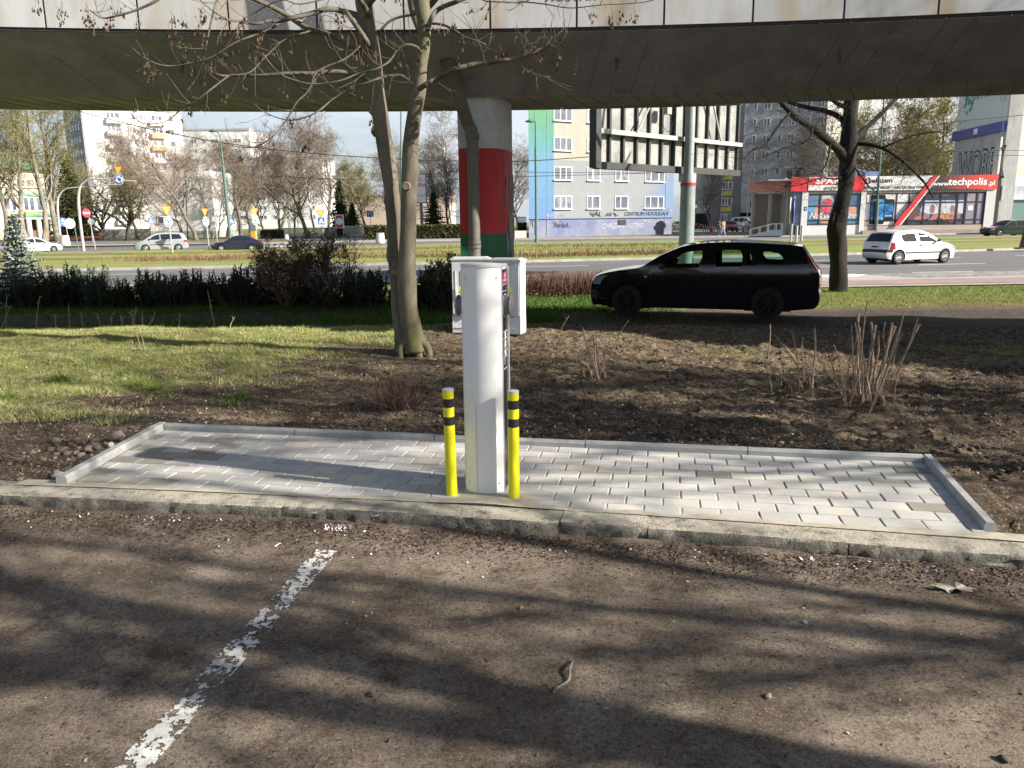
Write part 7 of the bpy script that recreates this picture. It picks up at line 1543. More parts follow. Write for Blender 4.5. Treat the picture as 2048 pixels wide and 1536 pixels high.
# ---- villa at the left
def villa():
    l = at(-110, 470, 104); l.z = FZ; rr_ = at(108, 470, 118); rr_.z = FZ; r, W = facade('villa', l, rr_, 'cream villa with green sheet metal roof and columned porch at the left edge'); S = lambda px: sfac(r, W, px)
    cm = M('villa_cream', (.56, .50, .38), .9, col2=(.50, .44, .34), scale=.6, fine=.05); gr = M('green_sheet_roof', (.13, .28, .19), .6, col2=(.16, .32, .22), scale=1); wt = M('villa_white', (.62, .61, .57), .8)
    wallbox(r, 'wall', 0, W, 0, 14, 0, 9.4, cm); wallbox(r, 'cornice', -.3, W+.3, -.35, 14, 9.4, 9.7, wt); mb = MB(); mb.poly([(-.8, -.9, 9.7), (W+.8, -.9, 9.7), (W-.5, 3, 11.8), (-.5, 3, 11.8)]); mb.poly([(W+.8, -.9, 9.7), (W+.8, 15, 9.7), (W-.5, 11, 11.8), (W-.5, 3, 11.8)]); mb.box((W/2, 7, 11.9), (W-1, 8, .2)); mb.build('roof', gr, r)
    wallbox(r, 'attic_wall', W*.45, W-1, 4, 12, 11.9, 12.9, M('attic_dark', (.16, .15, .14), .9)); mb = MB(); a = mb.addv([(W*.42, 3.5, 12.9), (W-.6, 3.5, 12.9), (W-.6, 12.5, 12.9), (W*.42, 12.5, 12.9), (W*.72, 8, 15.2)]); [mb.face((a+i, a+(i+1) % 4, a+4)) for i in range(4)]; mb.build('attic_roof', M('slate_roof', (.20, .22, .25), .7), r)
    wallbox(r, 'chimney', W-.6, W+1.2, 6, 8, 10, 13.2, wt)
    wallbox(r, 'string_course', -.1, W+.1, -.2, 0, 6.0, 6.4, gr)
    for px in (-60, -20, 25, 38, 62, 88): window(r, S(px)-.9, S(px)+.9, 3.9, 5.9, (.5,), y=-.02, fw=.14)
    for px in (20, 60, 95): window(r, S(px)-1.4, S(px)+1.4, 7.2, 8.4, (.5,), y=-.02, fw=.14, pane=M('ochre_lunette', (.30, .25, .17), .6))
    wallbox(r, 'porch_roof', S(22), W+.5, -3.2, -.02, 3.1, 3.5, gr); wallbox(r, 'porch_frieze', S(24), W+.3, -3.0, -.02, 2.75, 3.1, wt)
    for px in (30, 50, 76, 100): mb = MB(); mb.tube([(S(px), -2.8, -.2), (S(px), -2.8, 2.8)], .32, 10); mb.build('column', wt, r)
    wallbox(r, 'porch_shadow_wall', S(34), W-.3, -.1, -.03, 0, 2.7, M('porch_shade_brown', (.16, .09, .06), .9)); mb = MB()  # dark panel over the cream wall, porch shade put into its brown
    wallbox(r, 'garden_wall', S(28), W+14, -6, -5.7, -.2, 1.1, M('tan_garden_wall', (.40, .34, .28), .9, col2=(.34, .27, .22), scale=1.5)); wallbox(r, 'blue_sign', S(92), S(92)+3.2, -3.5, -3.4, 1.0, 1.5, M('enamel_blue', (.03, .05, .35)))
    wallbox(r, 'yellow_flowers', S(50), S(68), -.4, -.1, 3.55, 3.85, M('yellow_flowers', (.6, .55, .05), .8))
villa()
# ================================================================ billboard near the road
def billboard():
    L = at(1192, 330, 23.5); Rr = at(1474, 347, 28.6); base = gz(1370, 560, -.5); base.z = -.5; d = Rr-L; d.z = 0; W = d.length; ang = math.atan2(d.y, d.x); r = empty('billboard', (L.x, L.y, base.z), ang, 'large billboard seen from behind on a thick pole with a red ring', 'billboard'); z0 = (L.z+Rr.z)/2-base.z; H = 3.6
    st = M('billboard_steel_dark', (.03, .03, .032), .6); pl = M('billboard_sheet_shadow_mottle', (.27, .275, .26), .6, col2=(.15, .16, .16), scale=1.2); ga = M('galvanised_beam', (.34, .34, .32), .6, metal=.2)  # darker mottling in the sheet stands in for branch shadows
    mb = MB(); n = 12
    for k in range(n): mb.box(((k+.5)*W/n, .10, z0+H/2), (W/n-.03, .03, H))
    mb.build('back_sheet', pl, r); mb = MB()
    for k in range(n+1): mb.box((k*W/n, .04, z0+H/2), (.075, .10, H))
    for z in (z0, z0+H): mb.box((W/2, 0.0, z), (W+.1, .2, .2))
    mb.box((-.06, -.02, z0+H/2), (.22, .26, H+.15)); mb.build('frame', st, r)
    mb = MB()
    for z in (z0+.95, z0+2.7): mb.box((W/2, -.10, z), (W+.1, .10, .13))
    for (xa, za, xb, zb) in ((W*.22, z0+1.0, W*.38, z0+2.6), (W*.82, z0+1.0, W*.72, z0+2.6)): mb.tube([(xa, -.16, za), (xb, -.16, zb)], .03, 6)
    mb.build('cross_beam', ga, r)
    mb = MB(); mb.box((W*.40, -.26, z0+1.75), (.22, .16, .28)); mb.build('junction_box', M('junction_box_tan', (.30, .27, .2), .7), r)
    mb = MB(); a, b = smooth_path([(W*.38, -.26, z0+1.6), (W*.37, -.24, z0+1.3), (W*.41, -.26, z0+1.1), (W*.44, -.25, z0+1.4), (W*.41, -.25, z0+1.62)], [.01]*5, 4); mb.tube(a, b, 4); mb.build('cable', st, r)
    mb = MB(); mb.box((W*.60, -.02, z0-.22), (.75, .16, .3)); mb.build('floodlight_box', M('floodlight_pale', (.42, .40, .36), .6), r)
    R3 = Matrix.Rotation(-ang, 3, 'Z'); c = R3 @ Vector((base.x-L.x, base.y-L.y, 0)); top = R3 @ (at(1377, 215, base.y)-Vector((L.x, L.y, base.z)))
    pm = M('pole_grey_green_paint', (.22, .25, .245), .5, col2=(.16, .19, .19), scale=1.5, bump=.1, bscale=12, bdist=.02); mb = MB(); zr = at(1362, 368, base.y).z-base.z
    mb.tube([c, c+Vector((0, 0, zr-.1))], [.245, .235], 24); mb.tube([c+Vector((0, 0, zr-.1)), c+Vector((0, 0, zr+.04)), c+Vector((.0, 0, zr+.4)), c+Vector((.0, 0, z0+H+.5))], [.24, .24, .155, .15], 24); mb.build('pole', pm, r, smooth=50)
    mb = MB(); mb.tube([c+Vector((0, 0, zr-.06)), c+Vector((0, 0, zr+.03))], .25, 24); mb.build('red_ring', M('ring_red', (.30, .02, .02), .6), r); mb = MB(); mb.tube([c+Vector((0, 0, -.05)), c+Vector((0, 0, .12))], .30, 20); mb.build('base_collar', M('pole_base_green', (.06, .20, .12), .6), r)
billboard()
# ================================================================ signs and posts
galv = M('galvanised_post', (.42, .42, .40), .5, metal=.2); gpost = M('green_lamp_post', (.10, .17, .15), .6, col2=(.08, .13, .11), scale=2); yel = M('yield_yellow', (.70, .45, .06), .5); rb = M('yield_red_border', (.45, .05, .03), .5); sb = M('sign_blue', (.06, .14, .40), .5); swh = M('sign_face_white', (.72, .73, .75), .5); sgrey = M('sign_back_grey', (.30, .31, .32), .6)
def face(r, kind, cx, cz, s, y=-.05):
    mb = MB()
    def pol(pts, yy, mat, nm, par=r): m = MB(); m.poly([(cx+x*s, yy, cz+z*s) for x, z in pts]); m.poly([(cx+x*s, yy+.012, cz+z*s) for x, z in reversed(pts)]); return m.build(nm, mat, par)
    circ = lambda rad, k=28, a0=0: [(rad*math.cos(6.283*i/k+a0), rad*math.sin(6.283*i/k+a0)) for i in range(k)]
    if kind == 'yield': p = pol([(-.62, .5), (0, -.56), (.62, .5)], y, rb, 'yield_sign'); pol([(-.50, .43), (0, -.42), (.50, .43)], y-.006, yel, 'yield_face', p)
    elif kind == 'round':
        p = pol(circ(.5), y, swh, 'roundabout_sign'); pol(circ(.46), y-.005, sb, 'sign_face', p); m = MB()
        for k in range(3):
            a0 = 6.283*k/3+.6; arc = [(cx+s*.27*math.cos(a0-t), y-.012, cz+s*.27*math.sin(a0-t)) for t in np.linspace(0, 1.2, 6)]; m.tube(arc, .075*s, 4); e = a0-1.2; m.poly([(cx+s*(.27+dr)*math.cos(e-dt), y-.012, cz+s*(.27+dr)*math.sin(e-dt)) for dr, dt in ((-.17, 0), (.17, 0), (0, .75))])
        m.build('arrow_symbols', swh, p)
    elif kind == 'noentry': p = pol(circ(.5), y, M('no_entry_red', (.50, .02, .05), .5), 'no_entry_sign'); pol([(-.36, -.09), (.36, -.09), (.36, .09), (-.36, .09)], y-.005, swh, 'white_bar', p)
    elif kind == 'ped': p = pol([(-.5, -.5), (.5, -.5), (.5, .5), (-.5, .5)], y, sb, 'crossing_sign'); pol([(-.38, -.32), (.38, -.32), (0, .40)], y-.005, swh, 'white_triangle', p); m = MB(); m.tube([(cx-.12*s, y-.012, cz-.28*s), (cx, y-.012, cz-.05*s), (cx+.02*s, y-.012, cz+.12*s)], .04*s, 4); m.tube([(cx+.12*s, y-.012, cz-.28*s), (cx, y-.012, cz-.05*s)], .035*s, 4); m.build('walker_symbol', sb, p)
    elif kind == 'lanes':
        p = pol([(-.5, -.42), (.5, -.42), (.5, .42), (-.5, .42)], y, sb, 'lane_sign'); m = MB(); m.box((cx-.25*s, y-.01, cz-.03*s), (.07*s, .008, .5*s)); m.box((cx+.18*s, y-.01, cz), (.07*s, .008, .62*s), ry=R_(-38)); m.build('lane_arrows', swh, p)
    elif kind == 'backround': p = pol(circ(.5), y, M('sign_back_pale', (.46, .47, .48), .5) if s > .72 else sgrey, 'sign_plate_back')
    elif kind == 'backsq': p = pol([(-.5, -.42), (.5, -.42), (.5, .42), (-.5, .42)], y, sgrey, 'sign_plate_back')
def post(px, py, D, top_py, faces, label, name='road_sign', cat='road sign', rad=.035, mat=None, z=FZ, lean=0, rz=None):
    b = at(px, py, D); b.z = z; a = math.atan2(-b.x, b.y)*.0 if rz is None else rz; r = empty(name, b, -math.atan2(b.x, b.y)+(rz or 0), label, cat, 'road signs around the junction' if name == 'road_sign' else None)
    ht = at(px, top_py, D).z-z; mb = MB(); mb.tube([(0, 0, -.15), (lean*ht, 0, ht)], rad, 8); mb.build('post', mat or galv, r)
    for kind, fx, fy, s in faces: p = at(fx, fy, D); face(r, kind, (fx-px)/FPX*math.hypot(b.x, b.y)+0, p.z-z, s)
    return r
post(346, 508, 52, 430, [('yield', 339, 422, .62), ('round', 341, 443, .68)], 'yellow yield sign above a blue roundabout sign in front of the silver minivan', lean=-.04, rz=.75)
post(419, 503, 58, 432, [('yield', 414, 425, .56), ('round', 415, 443, .7)], 'yellow yield sign above a roundabout sign between the minivan and the dark sedan', lean=-.04, rz=.9)
post(514, 476, 78, 432, [('yield', 512, 424, .72), ('round', 512, 441, .86)], 'yellow yield sign above a roundabout sign behind the dark sedan', lean=-.02, rz=.8)
post(646, 462, 86, 436, [('yield', 643, 428, .74), ('ped', 644, 442, .72)], 'yellow yield sign above a blue crossing sign beside the red poster stand')
post(191, 495, 66, 434, [('noentry', 182, 426, .70)], 'red no entry sign on a leaning white post left of the junction', lean=-.09, rz=.5)
post(309, 474, 84, 446, [('ped', 305, 442, .64)], 'blue crossing sign on a pale post behind the minivan bonnet', lean=-.05, rz=.6)
post(470, 475, 86, 446, [('ped', 466, 442, .64)], 'blue crossing sign just right of the green lamp post')
post(158, 503, 60, 436, [('backround', 149, 447, .76)], 'white back of a round sign on a thin green post under the gantries', lean=-.05, mat=gpost)
post(137, 480, 84, 440, [('ped', 132, 440, .5), ('lanes', 130, 448, .6)], 'small blue signs on a thin post left of the white sign back', lean=-.03)
post(185, 478, 92, 452, [('backround', 186, 443, .7)], 'grey back of a round sign behind the no entry post')
post(360, 470, 92, 446, [('backround', 360, 437, .5)], 'small grey sign back above the minivan roof')
post(434, 476, 84, 440, [('backsq', 433, 438, .6)], 'square grey sign back between the crossing sign and lamp post')
post(741, 447, 100, 424, [('lanes', 741, 428, .85)], 'blue lane merge sign in front of the yellow budding trees')
# keep-right discs seen edge on beside the shops
for px, py, D, lab in ((1577, 560, 26.4, 'blue round sign seen nearly edge on behind the station wagon roof'),):
    b = gz(px, py, -.48); r = empty('road_sign', b, R_(70), lab, 'road sign', 'road signs around the junction'); mb = MB(); mb.tube([(0, 0, -.1), (0, 0, 2.55)], .03, 10); mb.build('post', galv, r); mb = MB(); zc = at(1573, 421, b.y).z-b.z
    mb.lathe([(0, 0), (.40, 0), (.41, .01), (.40, .02), (0, .02)], 32, (0, -.05, zc), axis='y'); mb.build('sign_disc', M('sign_deep_blue', (.03, .03, .30), .4), r)
    mb = MB(); mb.lathe([(0, 0), (.40, 0), (.415, .012), (.40, .022), (0, .022)], 32, (.0, .06, zc), axis='y'); mb.build('second_disc', swh, r); mb = MB(); mb.box((0, -.056, zc), (.05, .004, .5)); mb.box((.08, -.056, zc-.1), (.04, .004, .3), ry=R_(50)); mb.box((-.08, -.056, zc-.1), (.04, .004, .3), ry=R_(-50)); mb.build('arrow_symbol', M('sign_dark_arrow', (.2, .2, .5), .5), r)
def plainpost(px, py, top, D, lab, rad, mat, cat='post', name='post_marker', z=-.48):
    b = at(px, py, D); b.z = z; r = empty(name, b, 0, lab, cat); ht = at(px, top, D).z-z; mb = MB(); mb.tube([(0, 0, -.1), (0, 0, ht)], rad, 8); mb.build('post', mat, r); mb = MB(); mb.lathe([(0, ht), (rad*1.1, ht), (rad*1.1, ht+.03), (0, ht+.04)], 8); mb.build('post_cap', mat, r); return r
plainpost(1592, 487, 452, 60, 'short grey steel post behind the blue round sign, left one', .09, galv); plainpost(1602, 487, 452, 61, 'short grey steel post behind the blue round sign, right one', .09, galv)
# gantries with curved necks
def gantry(px, py, D, z, pts, lab, faces, rad=.11):
    b = at(px, py, D); b.z = z; r = empty('sign_gantry', b, 0, lab, 'sign gantry', 'curved gantries over the far road'); P = [Vector((0, 0, -.2))]+[at(x, y, D)-b for x, y in pts]; a, q = smooth_path(P, [rad]*4+[rad*.8]+[rad*.55]*(len(P)-5), 5); mb = MB(); mb.tube(a, q, 10); mb.build('mast', galv, r)
    for k, fx, fy, s in faces: p = at(fx, fy, D)-b; face(r, k, p.x, p.z, s, y=-.2)
    return r
gantry(168, 503, 62, FZ, [(163, 465), (159, 430), (157, 402), (159, 378), (166, 366), (178, 359), (195, 358), (225, 359), (250, 361), (272, 363)], 'pale curved gantry carrying a yellow yield sign and a roundabout disc', [('yield', 239, 341, .58), ('round', 240.5, 359, .78)])
gantry(123, 488, 78, FZ, [(119, 460), (116, 430), (115, 405), (119, 390), (128, 380), (140, 376), (165, 374), (200, 371), (232, 369)], 'grey curved gantry behind the pale one without a sign face', [('backsq', 184, 366, .5)])
# lamp posts and tram poles
def lamp(px, py, D, top, lab, rad=.11, arm=None, thick=None, mat=None, z=FZ, topx=None):
    b = at(px, py, D); b.z = z; tx = topx or px; r = empty('lamp_post', b, 0, lab, 'lamp post', 'green tram and lamp posts'); t = at(tx, top, D)-b; mb = MB()
    if thick: k = (at(px, thick, D).z-b.z)/t.z; mb.tube([Vector((0, 0, -.1)), t*k, t*(k+.005), t], [rad, rad, rad*.55, rad*.5], 10)
    else: mb.tube([Vector((0, 0, -.1)), t*.5, t], [rad, rad*.8, rad*.55], 10)
    mb.build('mast', mat or gpost, r); mb = MB(); mb.tube([(0, 0, -.1), (0, 0, .35)], rad*1.5, 10); mb.build('base_collar', mat or gpost, r)
    if arm:
        q = [t]+[at(x, y, D)-b for x, y in arm]; mb = MB(); mb.tube(q, rad*.35, 6); e = q[-1]; mb.tube([e, e+Vector((-.3, 0, .05)), e+Vector((-.7, 0, 0))], [.06, .14, .06], 8); mb.build('lamp_head', mat or gpost, r)
lamp(461, 478, 78, 300, 'green lamp post standing between the minivan and the dark sedan', .16, topx=443, arm=[(440, 270), (432, 262)], thick=335)
lamp(1073, 485, 66, 244, 'slim green lamp post in front of the green and blue facade', .105, thick=295, topx=1071, arm=[(1070, 242), (1068, 243)])
lamp(802, 478, 72, 205, 'tall green tram pole seen between the stems of the twin tree', .13, thick=300)
lamp(1751, 470, 82, 180, 'green tram pole in front of the phone shop', .16, thick=400, topx=1769)
lamp(1494, 452, 104, 352, 'thin white courtyard lamp post before the grey block', .06, mat=M('white_thin_post', (.6, .6, .6), .5), topx=1497)
lamp(375, 474, 100, 325, 'dark thin lamp post among the park trees', .07, mat=M('dark_thin_post', (.06, .06, .06), .6), topx=370)
lamp(1383, 400, 95, 348, 'white security lamp behind the billboard pole', .08, mat=M('white_thin_post', (.6, .6, .6))) if False else None
# planters, poster stands, fences
def planter(px, py, D, s, lab):
    b = at(px, py, D); b.z = FZ; r = empty('planter', b, 0, lab, 'planter', 'concrete planters'); mb = MB(); mb.lathe([(0, 0), (.38*s, 0), (.42*s, .1*s), (.34*s, .85*s), (.36*s, .9*s), (.3*s, .9*s), (.28*s, .75*s), (0, .75*s)], 16); mb.build('body', M('pale_planter_concrete', (.56, .54, .5), .9, fine=.08, bscale=30), r); mb = MB(); mb.lathe([(0, .78*s), (.28*s, .78*s)], 12); mb.build('soil', M('planter_soil', (.05, .04, .03), .95), r)
planter(761, 487, 70, 1.0, 'pale tapered concrete planter left of the twin stemmed tree'); planter(131, 488, 76, 1.05, 'pale concrete planter at the foot of the grey gantry')
planter(572, 462, 92, .6, 'small grey planter box behind the round shrubs')
def stand(px0, px1, py0, py1, D, lab, mats, leg, lines):
    a = at(px0, py1, D); b = at(px1, py1, D); t = at(px0, py0, D); r = empty('poster_stand', ((a.x+b.x)/2, D, FZ), 0, lab, 'poster stand'); w = b.x-a.x; z0, z1 = a.z-FZ, t.z-FZ; wallbox(r, 'frame', -w/2-.1, w/2+.1, 0, .3, z0-.1, z1+.1, mats[0]); p = wallbox(r, 'poster', -w/2, w/2, -.03, 0, z0, z1, mats[1])
    if leg: wallbox(r, 'leg', -.15, .15, .05, .25, -.1, z0-.1, mats[2])
    for (s, x, z, sz, m) in lines: text(s, 'lettering', m, r, (x*w, -.035, z0+(z1-z0)*z), sz, (R_(90), 0, 0), bold=.01)
    return r, w, z0, z1
pr_ = M('poster_red_print', (.40, .05, .05), .5); r, w, z0, z1 = stand(673, 686, 431, 455, 100, 'red and white poster stand beside the white railing', [swh, pr_, galv], False, []); mb = MB(); mb.lathe([(0, 0), (.42, 0)], 18, (0, -.04, (z0+z1)/2), axis='y'); mb.build('white_disc', swh, r)
stand(832, 852, 349, 405, 92, 'white advertising board with a red word right of the twin stemmed tree', [M('ad_frame_dark', (.12, .12, .14), .5), M('ad_white', (.62, .62, .68), .5), M('ad_frame_dark', (.12, .12, .14))], True, [('300zł', 0, .62, .55, pr_), ('A i k b', 0, .25, .5, M('ad_grey_text', (.25, .25, .3), .5)), ('T', -.1, .82, .6, M('ad_grey_text', (.25, .25, .3))), ('_', -.2, .06, 1.2, pr_)])
def railing(x0, x1, D0, D1, h, n, mat, lab, rad=.05, hoops=False):
    a = at(x0, 455, D0); b = at(x1, 455, D1); a.z = b.z = FZ; r = empty('railing', a, 0, lab, 'railing'); d = b-a; mb = MB()
    for k in range(n): p = d*(k/(n-1)); mb.tube([p, p+Vector((0, 0, h))], rad*.6, 4)
    mb.build('bars', mat, r); mb = MB(); mb.tube([Vector((0, 0, h)), d+Vector((0, 0, h))], rad, 4); mb.tube([Vector((0, 0, .15)), d+Vector((0, 0, .15))], rad, 4); mb.build('rail', mat, r)
wm = M('white_railing_paint', (.55, .55, .53), .6)
railing(686, 775, 104, 104, 1.3, 60, wm, 'white upright railing right of the red poster stand'); railing(555, 672, 106, 104, 1.15, 70, wm, 'white upright railing left of the red poster stand'); railing(195, 300, 104, 104, 1.3, 60, M('grey_railing_paint', (.36, .35, .33), .6), 'grey railing under the broad low tree'); railing(1033, 1052, 100, 100, 2.2, 14, wm, 'tall white railing in the gap left of the blue block')
for i, px in enumerate((569, 588)):
    a = at(px, 455, 100); a.z = FZ; r = empty('bicycle_hoop', a, 0, ('left' if i == 0 else 'right')+' white hoop frame beside the park railing', 'hoop'); mb = MB(); mb.tube([(-.5, 0, 0), (-.5, 0, 2.0), (.5, 0, 2.0), (.5, 0, 0)], .05, 6); mb.build('hoop', wm, r)
# ticket machine, red-white barrier posts, ramp rails
b = at(508, 476, 79); b.z = FZ; r = empty('parking_meter', b, 0, 'orange and grey parking meter behind the dark sedan', 'parking meter'); wallbox(r, 'body', -.22, .22, -.15, .15, 0, 1.15, M('meter_orange', (.55, .33, .03), .5)); wallbox(r, 'head', -.28, .28, -.18, .18, 1.15, 1.95, M('meter_grey', (.14, .16, .2), .5))
for k in range(6):
    p = at(1407+k*4.4, 450, 96-k*.9); p.z = FZ; r = empty('barrier_post', p, 0, None, 'barrier post', 'red barrier posts in the courtyard'); tag(r, 'slim red and white barrier post in the short courtyard row'); mb = MB(); mb.tube([(0, 0, 0), (0, 0, 1.15)], .045, 8); mb.build('post', M('barrier_red', (.5, .10, .09), .6), r); mb = MB(); mb.tube([(0, 0, .7), (0, 0, .85)], .05, 8); mb.build('white_band', swh, r)
p = at(1540, 470, 80); p.z = FZ; r = empty('ramp', p, R_(-10), 'access ramp with steel rails at the side of the food shop', 'ramp'); r.scale = (.62, .62, .62); mb = MB(); a_ = mb.addv([(-3.2, 0, 0), (2.0, 0, 0), (2.0, 1.6, 0), (-3.2, 1.6, 0), (2.0, 0, .9), (2.0, 1.6, .9), (.4, 0, .9), (.4, 1.6, .9)]); [mb.face([a_+i for i in f]) for f in ((0, 1, 4, 6), (3, 7, 5, 2), (0, 6, 7, 3), (6, 4, 5, 7), (1, 2, 5, 4))]; mb.build('slope', M('ramp_blue_grey', (.16, .19, .28), .9), r); mb = MB()
for y in (0, 1.6):
    for x in (-3, -1.6, -.3, .9, 1.9): z = max(0, min(.9, (x+3.2)/3.6*.9)); mb.tube([(x, y, z), (x, y, z+1.0)], .03, 5)
    mb.tube([(-3, y, 1.05), (.4, y, 1.9), (1.9, y, 1.9)], .03, 5)
mb.build('handrail', galv, r)
b = at(1383, 460, 93); b.z = FZ; r = empty('kiosk', b, 0, 'blue grey kiosk pillar with dark cap behind the billboard pole', 'kiosk'); wallbox(r, 'body', -.5, .30, -.3, .5, 0, 2.7, M('kiosk_blue', (.13, .17, .26), .8)); wallbox(r, 'cap', -.6, .68, -.5, .6, 2.7, 3.0, M('kiosk_cap', (.05, .055, .05), .8)); wallbox(r, 'cap_top', -.45, .45, -.3, .3, 3.0, 3.3, sgrey)
# bench-like red boat shape at the villa wall: low red brown planter bed
p = at(160, 474, 98); p.z = FZ; r = empty('planting_bed', p, 0, 'low red brown planting bed below the villa garden wall', 'planting bed'); wallbox(r, 'edging', -2.6, 2.6, -.5, .5, 0, .55, M('red_brown_bed', (.22, .09, .06), .9)); wallbox(r, 'soil', -2.5, 2.5, -.4, .4, .55, .6, M('planter_soil', (.05, .04, .03)))
# rusted stub post at the right edge
p = gz(2046, 498, FZ); r = empty('rusty_post', p, 0, 'rusty tapered post in the turf at the right picture edge', 'post'); mb = MB(); mb.tube([(0, 0, 0), (.05, 0, 1.0), (.08, 0, 1.9)], [.22, .12, .09], 8); mb.build('post', M('rusty_rail', (.13, .07, .045)), r); mb = MB(); mb.box((0, 0, .04), (.7, .5, .08)); mb.build('foot', M('rusty_rail', (.13, .07, .045)), r)
# overhead wires
def wire(pts, rad, lab):
    a, b = smooth_path([at(*p) for p in pts], [rad]*len(pts), 6); mb = MB(); mb.tube(a, b, 4); tag(mb.build('overhead_wire', M('wire_black', (.02, .02, .02), .6)), lab, 'wire', 'overhead tram wires')
wire([(-60, 165, 40), (115, 211, 41), (300, 258, 42), (470, 289, 43), (640, 308, 44), (780, 317, 45), (915, 322, 46), (1050, 322, 47), (1190, 313, 48), (1330, 305, 49), (1480, 290, 50), (1720, 262, 52), (2100, 225, 54)], .022, 'thick black wire sagging across the view from upper left to upper right')
wire([(540, 352, 60), (800, 361, 62), (1050, 353, 64), (1300, 346, 66), (1500, 335, 68)], .02, 'thin wire crossing the lower windows of the blue block')
wire([(1030, 343, 64), (1110, 345, 65), (1330, 346, 67)], .02, 'short thin wire just above the lower facade wire')
wire([(1840, 305, 68), (1930, 302, 69), (2100, 300, 70)], .022, 'thin wire in front of the gable graffiti'); wire([(1840, 310, 68), (1930, 310, 69), (2100, 311, 70)], .022, 'lower thin wire in front of the gable graffiti')
wire([(1600, 332, 80), (1760, 331, 80), (1990, 326, 82)], .02, 'thin wire above the shop roofs'); wire([(420, 264, 74), (520, 262, 74)], .02, 'short high wire right of the white tower')
# ================================================================ people
def person(loc, rz, h, label, top, legs, hair, stride=.25, skin=(.45, .28, .2), arm=.25, bag=None):
    r = empty('person', loc, rz, label, 'person', None); k = h/1.75; sk = M('skin_tone', skin, .6)
    J = dict(pel=(0, 0, .95), ch=(0, .01, 1.25), sh=(0, 0, 1.42), nk=(0, 0, 1.52), hd=(0, -.01, 1.66), hL=(.10, 0, .90), kL=(.11, -stride*.5, .50), aL=(.11, -stride*.75, .09), tL=(.12, -stride*.75-.16, .04), hR=(-.10, 0, .90), kR=(-.11, stride*.15, .49), aR=(-.11, stride*.9, .12), tR=(-.12, stride*.9-.14, .03), sL=(.19, 0, 1.42), eL=(.25, arm*.35, 1.14), wL=(.25, -arm*.2, .90), sR=(-.19, 0, 1.42), eR=(-.25, -arm*.2, 1.14), wR=(-.24, -arm*.8, .93))
    rad = dict(pel=.15, ch=.145, sh=.12, nk=.055, hd=.10, hL=.10, kL=.065, aL=.045, tL=.035, hR=.10, kR=.065, aR=.045, tR=.035, sL=.065, eL=.048, wL=.03, sR=.065, eR=.048, wR=.03)
    E = [('pel', 'ch'), ('ch', 'sh'), ('sh', 'nk'), ('nk', 'hd'), ('pel', 'hL'), ('hL', 'kL'), ('kL', 'aL'), ('aL', 'tL'), ('pel', 'hR'), ('hR', 'kR'), ('kR', 'aR'), ('aR', 'tR'), ('sh', 'sL'), ('sL', 'eL'), ('eL', 'wL'), ('sh', 'sR'), ('sR', 'eR'), ('eR', 'wR')]
    for sd, sg in (('L', 1), ('R', -1)):
        w = J['w'+sd]
        for f in range(5):
            n1, n2 = 'f%s%da' % (sd, f), 'f%s%db' % (sd, f)
            if f == 4: J[n1] = (w[0]-sg*.005, w[1]-.045, w[2]-.04); J[n2] = (w[0]-sg*.01, w[1]-.06, w[2]-.075)
            else: L_ = (.085, .095, .09, .075)[f]; J[n1] = (w[0]+sg*.004, w[1]-.03+.02*f, w[2]-.09); J[n2] = (w[0]-sg*.015, w[1]-.032+.021*f, w[2]-.09-L_)
            rad[n1] = .011; rad[n2] = .008; E += [('w'+sd, n1), (n1, n2)]
    names = list(J); me = bpy.data.meshes.new('body'); me.from_pydata([tuple(c*k for c in J[n]) for n in names], [(names.index(a), names.index(b)) for a, b in E], []); o = link_mesh('body', me)
    m = o.modifiers.new('s', 'SKIN'); m.use_smooth_shade = True; o.modifiers.new('u', 'SUBSURF').levels = 1; o.modifiers['u'].render_levels = 1
    for i, n in enumerate(names): v = me.skin_vertices[0].data[i]; q = rad[n]*k; v.radius = (q*(1.35 if n in ('ch', 'sh') else 1), q); v.use_root = n == 'pel'
    dg = bpy.context.evaluated_depsgraph_get(); dg.update(); me2 = bpy.data.meshes.new_from_object(o.evaluated_get(dg)); bpy.data.objects.remove(o)
    for mt in (sk, top, legs, M('shoe_white', (.6, .6, .6), .6)):
        me2.materials.append(mt)
    for p in me2.polygons:
        c = p.center; z = c.z/k; p.material_index = 3 if z < .10 else 2 if z < .96 and abs(c.x)/k < .2 else 1 if 1.0 < z < 1.50 or (z >= .96 and z < 1.5) else 0
    b = link_mesh('body', me2, r); mb = MB(); H = Vector(J['hd'])*k
    mb.lathe([(0, .125*k), (.06*k, .11*k), (.105*k, .05*k), (.112*k, -.01*k), (.10*k, -.06*k), (.085*k, -.12*k)], 14, (H.x, H.y+.022*k, H.z+.01*k)); mb.build('hair', hair, r, smooth=180)
    mb = MB(); mb.tube([(0, H.y-.10*k, H.z+.02*k), (0, H.y-.125*k, H.z-.015*k), (0, H.y-.10*k, H.z-.03*k)], .014*k, 5); mb.build('nose', sk, r)
    mb = MB(); [mb.tube([(sx*.035*k, H.y-.093*k, H.z+.02*k), (sx*.035*k, H.y-.103*k, H.z+.02*k)], .011*k, 5) for sx in (-1, 1)]; mb.tube([(-.02*k, H.y-.098*k, H.z-.055*k), (.02*k, H.y-.098*k, H.z-.055*k)], .006*k, 4); mb.build('eyes_and_mouth', M('dark_features', (.06, .03, .03), .6), r)
    if bag: mb = MB(); mb.tube([(.22*k, .02, .95*k), (.24*k, .03, .8*k), (.22*k, .02, .68*k)], [.05, .10, .07], 8); mb.build('shoulder_bag', bag, r)
    return r
